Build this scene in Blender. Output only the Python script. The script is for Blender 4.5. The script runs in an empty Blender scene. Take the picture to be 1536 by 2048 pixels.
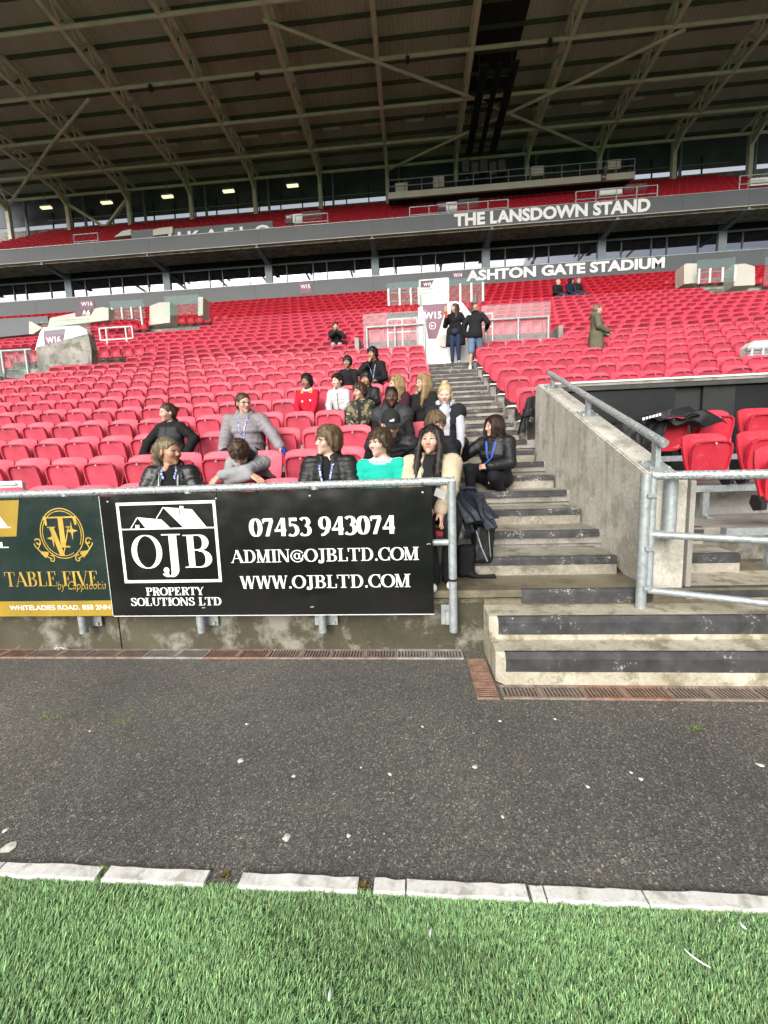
import bpy, math, random
import numpy as np
from mathutils import Matrix, Vector
random.seed(7); RNG = np.random.default_rng(7)
SC = bpy.context.scene
COL = SC.collection
R_ = math.radians

# ------------------------------------------------------------------ camera
H = 1.45
CF, CYAW, CPIT, CROL = 801.95, -0.0763864, -0.121903, -0.0349993
def cam_basis():
    cy, sy, cp, sp = math.cos(CYAW), math.sin(CYAW), math.cos(CPIT), math.sin(CPIT)
    d = Vector((sy*cp, cy*cp, sp)); r = Vector((cy, -sy, 0)); u = r.cross(d)
    cr, sr = math.cos(CROL), math.sin(CROL)
    return r*cr+u*sr, u*cr-r*sr, d
CR, CU, CD = cam_basis()
cam = bpy.data.cameras.new('camera'); camo = bpy.data.objects.new('camera', cam); COL.objects.link(camo)
cam.sensor_fit = 'HORIZONTAL'; cam.sensor_width = 36; cam.lens = CF/1536*36
cam.clip_start = 0.05; cam.clip_end = 3000
M = Matrix((CR, CU, -CD)).transposed().to_4x4(); M.translation = (0, 0, H)
camo.matrix_world = M
SC.camera = camo
def pix(P):
    v = Vector(P)-Vector((0, 0, H)); w = v.dot(CD)
    return (768+CF*v.dot(CR)/w, 1024-CF*v.dot(CU)/w, w)
# ------------------------------------------------------------------ sky, sun, exposure
w = bpy.data.worlds.new('World'); SC.world = w; w.use_nodes = True
nt = w.node_tree; nt.nodes.clear()
sky = nt.nodes.new('ShaderNodeTexSky'); sky.sky_type = 'NISHITA'; sky.sun_disc = False
SUN_EL, SUN_AZ = R_(30), R_(198)       # soft sun high behind the camera
sky.sun_elevation = SUN_EL; sky.sun_rotation = SUN_AZ; sky.air_density = 1.0; sky.dust_density = 6.0; sky.ozone_density = 1.0
hs = nt.nodes.new('ShaderNodeHueSaturation'); hs.inputs['Saturation'].default_value = 0.30
bg = nt.nodes.new('ShaderNodeBackground'); bg.inputs[1].default_value = 0.15
wo = nt.nodes.new('ShaderNodeOutputWorld')
nt.links.new(sky.outputs[0], hs.inputs['Color']); nt.links.new(hs.outputs[0], bg.inputs[0]); nt.links.new(bg.outputs[0], wo.inputs[0])
sl = bpy.data.lights.new('sun', 'SUN'); sl.energy = 1.3; sl.angle = R_(60); sl.color = (1, .97, .92)
so = bpy.data.objects.new('sun', sl); COL.objects.link(so)
sdir = Vector((math.sin(SUN_AZ)*math.cos(SUN_EL), math.cos(SUN_AZ)*math.cos(SUN_EL), math.sin(SUN_EL)))
so.rotation_euler = sdir.to_track_quat('Z', 'Y').to_euler(); so.location = sdir*60
SC.view_settings.view_transform = 'Standard'; SC.view_settings.look = 'None'
SC.view_settings.gamma = 1; SC.view_settings.use_curve_mapping = False
SC.view_settings.exposure = 0.50
SC.cycles.use_denoising = True
SC.cycles.max_bounces = 8; SC.cycles.diffuse_bounces = 4; SC.cycles.transparent_max_bounces = 12
SC.cycles.caustics_reflective = False; SC.cycles.caustics_refractive = False

# ------------------------------------------------------------------ materials
MATS = {}
def srgb(r, g, b):
    f = lambda c: (c/255/12.92) if c/255 <= .04045 else ((c/255+.055)/1.055)**2.4
    return (f(r), f(g), f(b))
def new_mat(name):
    m = bpy.data.materials.new(name); m.use_nodes = True
    return m, m.node_tree, m.node_tree.nodes['Principled BSDF']
def N(t, typ, **kw):
    n = t.nodes.new(typ)
    for k, v in kw.items():
        if k.startswith('i_'):
            n.inputs[k[2:].replace('_', ' ')].default_value = v
        else: setattr(n, k, v)
    return n
def coords(t, kind='Object', scale=(1, 1, 1)):
    tc = N(t, 'ShaderNodeTexCoord'); mp = N(t, 'ShaderNodeMapping'); mp.inputs['Scale'].default_value = scale
    t.links.new(tc.outputs[kind], mp.inputs[0]); return mp.outputs[0]
def ramp(t, fac, stops):
    r = N(t, 'ShaderNodeValToRGB'); e = r.color_ramp.elements
    while len(e) < len(stops): e.new(.5)
    for el, (p, c) in zip(e, stops): el.position = p; el.color = (*c, 1) if len(c) == 3 else c
    t.links.new(fac, r.inputs[0]); return r.outputs[0]
def mixc(t, fac, a, b, mode='MIX'):
    m = N(t, 'ShaderNodeMix', data_type='RGBA', blend_type=mode)
    for s, v in ((0, fac), (6, a), (7, b)):
        if hasattr(v, 'node'): t.links.new(v, m.inputs[s])
        elif s == 0: m.inputs[0].default_value = v
        else: m.inputs[s].default_value = (*v, 1)
    return m.outputs[2]
def noise(t, vec, scale, detail=4, rough=.55, out='Fac'):
    n = N(t, 'ShaderNodeTexNoise'); n.inputs['Scale'].default_value = scale; n.inputs['Detail'].default_value = detail; n.inputs['Roughness'].default_value = rough
    t.links.new(vec, n.inputs['Vector']); return n.outputs[out]
def bump(t, b, h, strength, dist):
    n = N(t, 'ShaderNodeBump'); n.inputs['Strength'].default_value = strength; n.inputs['Distance'].default_value = dist
    t.links.new(h, n.inputs['Height']); t.links.new(n.outputs[0], b.inputs['Normal'])
def pm(name, col, rough=.6, metal=0., var=.18, scale=6., bs=0., bscale=60., bd=.004, spec=.5, rnd=0., stretch=(1, 1, 1), kind='Object'):
    """plain procedural material: colour broken by noise, optional bump and per-object variation"""
    if name in MATS: return MATS[name]
    m, t, b = new_mat(name); v = coords(t, kind, stretch)
    c = ramp(t, noise(t, v, scale), [(.28, tuple(x*(1-var) for x in col)), (.72, tuple(min(1, x*(1+var)) for x in col))])
    if rnd:
        oi = N(t, 'ShaderNodeObjectInfo'); hsv = N(t, 'ShaderNodeHueSaturation')
        mr = N(t, 'ShaderNodeMapRange'); mr.inputs['To Min'].default_value = 1-rnd; mr.inputs['To Max'].default_value = 1+rnd
        t.links.new(oi.outputs['Random'], mr.inputs[0]); t.links.new(mr.outputs[0], hsv.inputs['Value']); t.links.new(c, hsv.inputs['Color']); c = hsv.outputs[0]
    t.links.new(c, b.inputs['Base Color'])
    b.inputs['Roughness'].default_value = rough; b.inputs['Metallic'].default_value = metal; b.inputs['Specular IOR Level'].default_value = spec
    if bs: bump(t, b, noise(t, v, bscale, 3), bs, bd)
    MATS[name] = m; return m
def concrete(name, light, dark, stain=None, s1=1.3, wet=0., cracks=False, lo=.35, hi=.7):
    m, t, b = new_mat(name); v = coords(t, 'Object')
    base = ramp(t, noise(t, v, s1, 6, .65), [(lo, dark), (hi, light)])
    fine = noise(t, v, 55, 4, .7)
    base = mixc(t, .35, base, ramp(t, fine, [(.3, (.25, .25, .25)), (.7, (.8, .8, .8))]), 'OVERLAY')
    if stain:
        base = mixc(t, ramp(t, noise(t, v, s1*2.2, 5, .7), [(.5, (0, 0, 0)), (.62, (.85, .85, .85))]), base, stain)
    if cracks:
        sk = noise(t, coords(t, 'Object', (1, 1, .10)), 9, 5, .7)
        base = mixc(t, ramp(t, sk, [(.52, (0, 0, 0)), (.68, (.5, .5, .5))]), base, (.21, .20, .155))
        vo = N(t, 'ShaderNodeTexVoronoi', feature='DISTANCE_TO_EDGE'); vo.inputs['Scale'].default_value = 26
        nd = noise(t, v, 14, 3, .6, 'Color'); t.links.new(mixc(t, .12, v, nd), vo.inputs['Vector'])
        cr = ramp(t, vo.outputs['Distance'], [(.0, (.0, .0, .0)), (.035, (1, 1, 1))])
        cm = mixc(t, ramp(t, noise(t, v, 2.5, 3), [(.4, (0, 0, 0)), (.6, (.55, .55, .55))]), (1, 1, 1), cr)
        base = mixc(t, 1., base, cm, 'MULTIPLY')
    t.links.new(base, b.inputs['Base Color'])
    if wet: t.links.new(ramp(t, noise(t, v, 2.2, 4), [(.35, (.2,)*3), (.65, (.75,)*3)]), b.inputs['Roughness'])
    else: b.inputs['Roughness'].default_value = .88
    bump(t, b, mixc(t, .5, noise(t, v, 120, 3), noise(t, v, 18, 4)), .35, .004)
    MATS[name] = m; return m
M_CONC = concrete('concrete_grey', (.42, .40, .36), (.22, .21, .19), (.13, .12, .09))
M_FLANK = concrete('concrete_flank_wall', (.62, .60, .53), (.42, .40, .345), (.34, .325, .27), 1.7, cracks=True, lo=.3, hi=.65)
M_WALL = concrete('concrete_mossy_wall', (.105, .094, .060), (.04, .036, .022), (.27, .26, .215), 1.1)
M_WALK = concrete('concrete_wet_walkway', (.22, .19, .13), (.15, .13, .085), (.11, .095, .06), 1.2, wet=1)
M_STEP = concrete('concrete_step', (.40, .375, .315), (.22, .20, .155), (.135, .12, .08), 2.2)
M_BLOCK = concrete('concrete_block_pale', (.55, .51, .42), (.33, .30, .22), (.2, .18, .11), 2.8)
M_DARKC = pm('dark_concrete', (.05, .05, .048), .8, var=.3)
def nosing_mat(name, wear):
    m, t, b = new_mat(name); v = coords(t, 'Object')
    n1 = noise(t, v, 62, 5, .75); n2 = noise(t, v, 4.5, 4, .7)
    ad = N(t, 'ShaderNodeMath', operation='MULTIPLY'); t.links.new(n1, ad.inputs[0]); t.links.new(n2, ad.inputs[1])
    mask = ramp(t, ad.outputs[0], [(wear, (0, 0, 0)), (wear+.035, (1, 1, 1))])
    blk = ramp(t, noise(t, v, 9, 4), [(.3, (.026, .026, .027)), (.7, (.068, .068, .07))])
    c = mixc(t, mask, blk, ramp(t, n1, [(.4, (.20, .18, .14)), (.62, (.5, .48, .43))]))
    t.links.new(c, b.inputs['Base Color']); b.inputs['Roughness'].default_value = .55
    bump(t, b, n1, .4, .003); MATS[name] = m; return m
M_NOSE = nosing_mat('black_nosing_paint_worn', .315)
M_NOSE2 = nosing_mat('black_nosing_paint', .352)
def galv(name, lo=(.27, .30, .31), hi=(.44, .48, .49)):
    m, t, b = new_mat(name); v = coords(t, 'Object')
    vo = N(t, 'ShaderNodeTexVoronoi'); vo.inputs['Scale'].default_value = 38; t.links.new(v, vo.inputs['Vector'])
    c = mixc(t, .5, ramp(t, vo.outputs['Color'], [(.2, lo), (.8, hi)]), ramp(t, noise(t, v, 9, 5), [(.35, lo), (.65, hi)]))
    t.links.new(c, b.inputs['Base Color']); b.inputs['Metallic'].default_value = .35
    t.links.new(ramp(t, noise(t, v, 60, 3), [(.3, (.3,)*3), (.7, (.62,)*3)]), b.inputs['Roughness'])
    bump(t, b, noise(t, v, 90, 2), .15, .002); MATS[name] = m; return m
M_GALV = galv('galvanised_steel'); M_GALVD = galv('galvanised_steel_dull', (.30, .33, .33), (.46, .49, .48))
def wetspots(name):
    # galvanised tube whose upper side carries mottled water beads
    m, t, b = new_mat(name); v = coords(t, 'Object')
    n = noise(t, v, 70, 5, .75)
    c = ramp(t, n, [(.38, (.17, .20, .21)), (.5, (.33, .37, .38)), (.64, (.70, .72, .72))])
    t.links.new(c, b.inputs['Base Color']); b.inputs['Metallic'].default_value = .25; b.inputs['Roughness'].default_value = .38
    bump(t, b, n, .35, .003); MATS[name] = m; return m
M_RAIL = wetspots('galvanised_rail_wet')
def asphalt():
    m, t, b = new_mat('asphalt'); v = coords(t, 'Object')
    big = noise(t, v, .9, 4)
    vo = N(t, 'ShaderNodeTexVoronoi'); vo.inputs['Scale'].default_value = 150; t.links.new(v, vo.inputs['Vector'])
    g = ramp(t, vo.outputs['Color'], [(.0, (.030, .029, .028)), (.40, (.062, .061, .058)), (.66, (.105, .102, .095)), (.84, (.19, .185, .165)), (.94, (.38, .365, .31)), (1, (.62, .59, .50))])
    g2 = mixc(t, .32, g, ramp(t, noise(t, v, 300, 3, .7), [(.3, (.012,)*3), (.7, (.13, .13, .125))]))
    c = mixc(t, 1., g2, ramp(t, big, [(.3, (1.08, 1.07, 1.05)), (.7, (1.7, 1.66, 1.56))]), 'MULTIPLY')
    st = noise(t, v, 3.2, 6, .75); c = mixc(t, ramp(t, st, [(.60, (0, 0, 0)), (.72, (.5, .5, .5))]), c, (.028, .027, .026))
    st2 = noise(t, coords(t, 'Object', (.5, 2.2, 1)), 2.0, 5, .7); c = mixc(t, ramp(t, st2, [(.58, (0, 0, 0)), (.75, (.35, .35, .35))]), c, (.17, .155, .125))
    moss = ramp(t, noise(t, v, 2.3, 5, .7), [(.68, (0, 0, 0)), (.78, (.35, .35, .35))])
    c = mixc(t, moss, c, (.10, .11, .04))
    t.links.new(c, b.inputs['Base Color']); t.links.new(ramp(t, noise(t, v, 1.6, 4), [(.35, (.5,)*3), (.65, (.8,)*3)]), b.inputs['Roughness'])
    bump(t, b, vo.outputs['Distance'], .7, .004); MATS['asphalt'] = m; return m
M_ASPH = asphalt()
def turf_sheet():
    m, t, b = new_mat('turf_base'); v = coords(t, 'Object')
    c = ramp(t, noise(t, v, 220, 4, .7), [(.3, (.05, .10, .05)), (.7, (.16, .30, .14))])
    c = mixc(t, .5, c, ramp(t, noise(t, v, .7, 3), [(.3, (.02, .07, .025)), (.7, (.045, .13, .05))]))
    t.links.new(c, b.inputs['Base Color']); b.inputs['Roughness'].default_value = .9; b.inputs['Specular IOR Level'].default_value = .1
    bump(t, b, noise(t, v, 260, 3), .8, .01); return m
M_TURF = turf_sheet()
def vcol_mat(name, rough=.6, attr='Col', spec=.4, sss=0., bs=0., bscale=200, bd=.001):
    if name in MATS: return MATS[name]
    m, t, b = new_mat(name); a = N(t, 'ShaderNodeVertexColor', layer_name=attr); v = coords(t)
    c = mixc(t, .12, a.outputs[0], ramp(t, noise(t, v, 40, 3), [(.3, (.35,)*3), (.7, (.65,)*3)]), 'OVERLAY')
    t.links.new(c, b.inputs['Base Color']); b.inputs['Roughness'].default_value = rough; b.inputs['Specular IOR Level'].default_value = spec
    if sss: b.inputs['Subsurface Weight'].default_value = sss; b.inputs['Subsurface Scale'].default_value = .006; b.inputs['Subsurface Radius'].default_value = (1, .35, .2)
    if bs: bump(t, b, noise(t, v, bscale, 3), bs, bd)
    MATS[name] = m; return m
def seat_mat(name, col, col2):
    m, t, b = new_mat(name); v = coords(t, 'Object')
    oi = N(t, 'ShaderNodeObjectInfo')
    c = ramp(t, noise(t, v, 7, 4), [(.3, col), (.75, col2)])
    hsv = N(t, 'ShaderNodeHueSaturation'); mr = N(t, 'ShaderNodeMapRange'); mr.inputs['To Min'].default_value = .78; mr.inputs['To Max'].default_value = 1.08
    t.links.new(oi.outputs['Random'], mr.inputs[0]); t.links.new(mr.outputs[0], hsv.inputs['Value']); t.links.new(c, hsv.inputs['Color'])
    # dust and old water marks
    dirt = ramp(t, noise(t, v, 16, 6, .75), [(.54, (0, 0, 0)), (.72, (.42, .42, .42))])
    c = mixc(t, dirt, hsv.outputs[0], (.50, .19, .22))
    grime = ramp(t, noise(t, coords(t, 'Object', (1, 1, .25)), 30, 5, .7), [(.56, (0, 0, 0)), (.70, (.40, .40, .40))]); c = mixc(t, grime, c, (.26, .03, .045))
    t.links.new(c, b.inputs['Base Color'])
    t.links.new(ramp(t, noise(t, v, 18, 3), [(.3, (.40,)*3), (.7, (.58,)*3)]), b.inputs['Roughness'])
    b.inputs['Specular IOR Level'].default_value = .45
    bump(t, b, noise(t, v, 400, 2), .08, .001); MATS[name] = m; return m
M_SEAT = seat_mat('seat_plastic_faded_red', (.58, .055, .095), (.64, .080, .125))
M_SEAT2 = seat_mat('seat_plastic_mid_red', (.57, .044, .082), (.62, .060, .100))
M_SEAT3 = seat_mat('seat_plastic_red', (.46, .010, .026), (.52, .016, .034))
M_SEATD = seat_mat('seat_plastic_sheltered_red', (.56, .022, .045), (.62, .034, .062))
M_BLACKP = pm('black_plastic', (.012, .012, .013), .45, var=.2)
M_WHITEP = pm('white_paint', (.72, .72, .70), .5, var=.05, scale=3)
M_WALLW = pm('white_wall_paint', (.80, .80, .78), .6, var=.08, scale=1.5)
M_CHAR = pm('charcoal_cladding', (.105, .116, .126), .55, var=.07, scale=.6, bs=.05, bscale=30)
M_CHAR2 = pm('charcoal_panel', (.075, .084, .09), .55, var=.08, scale=.8)
M_DARK = pm('dark_recess', (.012, .012, .012), .8, var=.2)
M_SOFFIT = pm('soffit_board_brown', (.36, .31, .26), .7, var=.12, scale=.5)
M_STEELW = pm('cream_painted_steel', (.78, .74, .60), .55, var=.14, scale=1.2)
M_STEELG = pm('grey_column_steel', (.22, .26, .29), .5, var=.1)
M_PURLIN = pm('dark_purlin_steel', (.12, .125, .09), .6, var=.2, scale=1)
M_MAROON = pm('maroon_sign', (.105, .032, .062), .5, var=.06)
M_MAROON2 = pm('maroon_sign_faded', (.20, .085, .135), .5, var=.05)
M_TXTW = pm('white_lettering', (.90, .90, .90), .5, var=.03)
M_CREAM = pm('cream_concrete', (.56, .54, .47), .75, var=.1, scale=.7)
def board(name, col, rough):
    m, t, b = new_mat(name); v = coords(t, 'Object')
    sp = ramp(t, noise(t, v, 70, 6, .8), [(.68, (0, 0, 0)), (.76, (.3, .3, .3))]); lowm = ramp(t, noise(t, coords(t, 'Object', (3, 1, .6)), 2.5, 4), [(.5, (0, 0, 0)), (.75, (.07, .07, .07))])
    c = mixc(t, sp, tuple(col), (.09, .085, .075)); c = mixc(t, lowm, c, (.06, .058, .052)); t.links.new(c, b.inputs['Base Color'])
    t.links.new(ramp(t, noise(t, v, 3, 4), [(.3, (rough*.8,)*3), (.7, (rough*1.7,)*3)]), b.inputs['Roughness']); bump(t, b, noise(t, v, 2.3, 2), .35, .05); MATS[name] = m; return m
M_SIGNB = board('gloss_black_board', (.0065, .0065, .0062), .16)
M_SIGNG = board('dark_green_board', (.010, .022, .020), .22)
M_GOLD = pm('gold_print', (.50, .34, .06), .4, metal=.15, var=.25, scale=14)
M_GOLDF = pm('gold_field_print', (.36, .24, .028), .4, metal=.1, var=.2, scale=4)
M_RUST = pm('rusty_grate_red', (.27, .16, .115), .75, var=.45, scale=14, bs=.3, bscale=140)
M_RUST2 = pm('grate_brown_grey', (.25, .19, .155), .7, var=.4, scale=12, bs=.3, bscale=140)
M_RUST3 = pm('grate_grey', (.30, .275, .25), .65, var=.35, scale=12, bs=.3, bscale=140)
def glass_mat(name, tint, gl=.10, dust=.0, dcol=(.8, .85, .85)):
    m = bpy.data.materials.new(name); m.use_nodes = True; t = m.node_tree; t.nodes.clear()
    o = N(t, 'ShaderNodeOutputMaterial'); tr = N(t, 'ShaderNodeBsdfTransparent'); tr.inputs[0].default_value = (*tint, 1)
    g = N(t, 'ShaderNodeBsdfGlossy'); g.inputs['Roughness'].default_value = .04
    lw = N(t, 'ShaderNodeLayerWeight'); lw.inputs[0].default_value = gl
    mx = N(t, 'ShaderNodeMixShader'); t.links.new(lw.outputs['Fresnel'], mx.inputs[0]); t.links.new(tr.outputs[0], mx.inputs[1]); t.links.new(g.outputs[0], mx.inputs[2])
    out = mx.outputs[0]
    if dust:
        d = N(t, 'ShaderNodeBsdfDiffuse'); d.inputs[0].default_value = (*dcol, 1); m2 = N(t, 'ShaderNodeMixShader')
        f = ramp(t, noise(t, coords(t), 1.1, 4), [(.2, (dust*.8,)*3), (.8, (dust*1.2,)*3)]); t.links.new(f, m2.inputs[0])
        t.links.new(out, m2.inputs[1]); t.links.new(d.outputs[0], m2.inputs[2]); out = m2.outputs[0]
    t.links.new(out, o.inputs[0]); MATS[name] = m; return m
M_GLASS = glass_mat('balustrade_glass', (.90, .97, .95), .08, .055, (.6, .85, .82))
M_GLASSP = glass_mat('dusty_screen_glass', (.96, .97, .97), .08, .13, (.75, .77, .78))
def window_glass():
    m = bpy.data.materials.new('coated_window_glass'); m.use_nodes = True; t = m.node_tree; t.nodes.clear()
    o = N(t, 'ShaderNodeOutputMaterial'); d = N(t, 'ShaderNodeBsdfDiffuse'); d.inputs[0].default_value = (.006, .006, .008, 1)
    g = N(t, 'ShaderNodeBsdfGlossy'); g.inputs['Roughness'].default_value = .02; g.inputs[0].default_value = (.80, .84, 1, 1)
    mx = N(t, 'ShaderNodeMixShader'); mx.inputs[0].default_value = .27
    v = coords(t); bp = N(t, 'ShaderNodeBump'); bp.inputs['Strength'].default_value = .03; bp.inputs['Distance'].default_value = .02
    t.links.new(noise(t, v, .9, 2), bp.inputs['Height']); t.links.new(bp.outputs[0], g.inputs['Normal'])
    t.links.new(d.outputs[0], mx.inputs[1]); t.links.new(g.outputs[0], mx.inputs[2]); t.links.new(mx.outputs[0], o.inputs[0]); return m
M_WIN = window_glass()
M_DUG = pm('black_gloss_dugout_panel', (.008, .009, .010), .16, var=.5, scale=1.6, spec=.55)
def roof_mat():
    m, t, b = new_mat('roof_liner_sheet'); v = coords(t, 'Object')
    wv = N(t, 'ShaderNodeTexWave', wave_type='BANDS', bands_direction='X'); wv.inputs['Scale'].default_value = 1.05; wv.inputs['Distortion'].default_value = 0
    t.links.new(v, wv.inputs['Vector'])
    c = ramp(t, noise(t, coords(t, 'Object', (.35, .12, 1)), 1.4, 5), [(.3, (.62, .59, .50)), (.7, (.78, .75, .65))])
    c = mixc(t, .25, c, ramp(t, wv.outputs['Fac'], [(.0, (.25,)*3), (.25, (.75,)*3)]), 'MULTIPLY')
    t.links.new(c, b.inputs['Base Color']); b.inputs['Roughness'].default_value = .6
    bump(t, b, wv.outputs['Fac'], .6, .05); return m
M_ROOF = roof_mat()
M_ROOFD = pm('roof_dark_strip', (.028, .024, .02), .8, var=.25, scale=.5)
def emis(name, col, s):
    m = bpy.data.materials.new(name); m.use_nodes = True; t = m.node_tree; t.nodes.clear()
    o = N(t, 'ShaderNodeOutputMaterial'); e = N(t, 'ShaderNodeEmission'); e.inputs[0].default_value = (*col, 1); e.inputs[1].default_value = s
    t.links.new(e.outputs[0], o.inputs[0]); return m
M_LAMP = emis('lit_lamp_diffuser', (1, .86, .48), 1.1)

# ------------------------------------------------------------------ mesh helpers
def raw_mesh(name, V, F, smooth=False):
    me = bpy.data.meshes.new(name)
    V = np.asarray(V, np.float32); F = np.asarray(F, np.int32)
    n = F.shape[1]
    me.vertices.add(len(V)); me.vertices.foreach_set('co', V.ravel())
    me.loops.add(F.size); me.loops.foreach_set('vertex_index', F.ravel())
    me.polygons.add(len(F)); me.polygons.foreach_set('loop_start', np.arange(0, F.size, n, dtype=np.int32))
    try: me.polygons.foreach_set('loop_total', np.full(len(F), n, np.int32))
    except Exception: pass
    if smooth: me.polygons.foreach_set('use_smooth', np.ones(len(F), bool))
    me.update(calc_edges=True); return me
def link(name, me, mat=None, parent=None, loc=None, rz=None, smooth=None):
    o = bpy.data.objects.new(name, me); COL.objects.link(o)
    if mat is not None and me is not None and not me.materials: me.materials.append(mat)
    if parent is not None: o.parent = parent
    if loc is not None: o.location = loc
    if rz is not None: o.rotation_euler = (0, 0, rz)
    return o
class MB:
    def __init__(s): s.v = []; s.f = []
    def add(s, vs, fs):
        n = len(s.v); s.v += [tuple(p) for p in vs]; s.f += [tuple(i+n for i in f) for f in fs]; return s
    def box(s, x0, x1, y0, y1, z0, z1):
        return s.add([(x0, y0, z0), (x1, y0, z0), (x1, y1, z0), (x0, y1, z0), (x0, y0, z1), (x1, y0, z1), (x1, y1, z1), (x0, y1, z1)],
                     [(0, 3, 2, 1), (4, 5, 6, 7), (0, 1, 5, 4), (1, 2, 6, 5), (2, 3, 7, 6), (3, 0, 4, 7)])
    def prism(s, prof, axis, a, b):
        """profile (list of 2-D points, counter-clockwise) extruded along an axis between a and b"""
        def P(u, v, w): return {'x': (w, u, v), 'y': (u, w, v), 'z': (u, v, w)}[axis]
        n = len(prof); vs = [P(u, v, a) for u, v in prof]+[P(u, v, b) for u, v in prof]
        fs = [tuple(range(n))[::-1], tuple(range(n, 2*n))]+[(i, (i+1) % n, n+(i+1) % n, n+i) for i in range(n)]
        return s.add(vs, fs)
    def tube(s, p, q, r, n=12, r2=None, caps=True):
        p, q = Vector(p), Vector(q); d = (q-p).normalized(); r2 = r if r2 is None else r2
        a = d.orthogonal().normalized(); b = d.cross(a)
        vs = []
        for c, rr in ((p, r), (q, r2)):
            for i in range(n):
                t = 2*math.pi*i/n; vs.append(c+(a*math.cos(t)+b*math.sin(t))*rr)
        fs = [(i, (i+1) % n, n+(i+1) % n, n+i) for i in range(n)]
        if caps: fs += [tuple(range(n))[::-1], tuple(range(n, 2*n))]
        return s.add(vs, fs)
    def path(s, pts, r, n=8):
        pts = [Vector(p) for p in pts]; rings = []
        for i, p in enumerate(pts):
            d = (pts[min(i+1, len(pts)-1)]-pts[max(i-1, 0)]).normalized()
            a = d.cross(Vector((.13, .21, .97))).normalized(); b = d.cross(a)
            rings.append([p+(a*math.cos(2*math.pi*k/n)+b*math.sin(2*math.pi*k/n))*r for k in range(n)])
        vs = [v for g in rings for v in g]
        fs = [(i*n+k, i*n+(k+1) % n, (i+1)*n+(k+1) % n, (i+1)*n+k) for i in range(len(pts)-1) for k in range(n)]
        fs += [tuple(range(n))[::-1], tuple(range((len(pts)-1)*n, len(pts)*n))]
        return s.add(vs, fs)
    def bar(s, p, q, w, h, up=(0, 0, 1)):
        p, q = Vector(p), Vector(q); d = (q-p).normalized(); u = Vector(up); sx = d.cross(u)
        if sx.length < 1e-4: sx = d.orthogonal()
        sx.normalize(); u = sx.cross(d).normalized(); vs = []
        for c in (p, q):
            for a, b in ((-1, -1), (1, -1), (1, 1), (-1, 1)): vs.append(c+sx*(a*w/2)+u*(b*h/2))
        return s.add(vs, [(0, 1, 2, 3), (7, 6, 5, 4), (0, 4, 5, 1), (1, 5, 6, 2), (2, 6, 7, 3), (3, 7, 4, 0)])
    def disc(s, c, nrm, r, th, n=14): 
        c = Vector(c); nn = Vector(nrm).normalized(); return s.tube(c, c+nn*th, r, n)
    def mesh(s, name, smooth=False):
        me = bpy.data.meshes.new(name); me.from_pydata(s.v, [], s.f); me.update()
        import bmesh
        bm = bmesh.new(); bm.from_mesh(me); bmesh.ops.recalc_face_normals(bm, faces=bm.faces); bm.to_mesh(me); bm.free()
        if smooth:
            for p in me.polygons: p.use_smooth = True
            try: me.set_sharp_from_angle(angle=R_(40))
            except Exception: pass
        return me
    def build(s, name, mat, parent=None, loc=None, rz=None, smooth=False):
        return link(name, s.mesh(name, smooth), mat, parent, loc, rz)
def tag(o, label=None, cat=None, group=None, kind=None):
    if label: o['label'] = label
    if cat: o['category'] = cat
    if group: o['group'] = group
    if kind: o['kind'] = kind
    return o
def thing(name, label, cat, loc=(0, 0, 0), rz=0, group=None):
    o = bpy.data.objects.new(name, None); COL.objects.link(o); o.location = loc; o.rotation_euler = (0, 0, rz); o.empty_display_size = .1
    return tag(o, label, cat, group)
def struct(o): o['kind'] = 'structure'; return o
ORD = ['front', 'second', 'third', 'fourth', 'fifth', 'sixth', 'seventh', 'eighth', 'ninth', 'tenth', 'eleventh', 'twelfth', 'thirteenth', 'fourteenth', 'fifteenth', 'sixteenth', 'seventeenth', 'eighteenth', 'nineteenth', 'twentieth',
       'twenty-first', 'twenty-second', 'twenty-third', 'twenty-fourth', 'twenty-fifth', 'twenty-sixth', 'twenty-seventh', 'twenty-eighth', 'twenty-ninth', 'thirtieth']
# stand geometry: row k has its front edge at YR(k) and its floor at ZR(k)
def ZR(k): return .467+.302*k+.0065*k*(k-1)/2
def YR(k): return 2.974+.8*k
def ZN(n):  # level of aisle step n (two steps to a row)
    k = n//2; return ZR(k) if n % 2 == 0 else (ZR(k)+ZR(k+1))/2
NROW = 27
# ================================================================== ground
def sheet(name, x0, x1, y0, y1, z, mat):
    return struct(MB().add([(x0, y0, z), (x1, y0, z), (x1, y1, z), (x0, y1, z)], [(0, 1, 2, 3)]).build(name, mat))
sheet('ground', -900, 900, -900, 900, -.06, M_DARKC)
sheet('pitch', -90, 90, -90, 1.185, -.012, M_TURF)
sheet('trackside_asphalt', -60, 60, 1.14, 3.2, -.008, M_ASPH)
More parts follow.
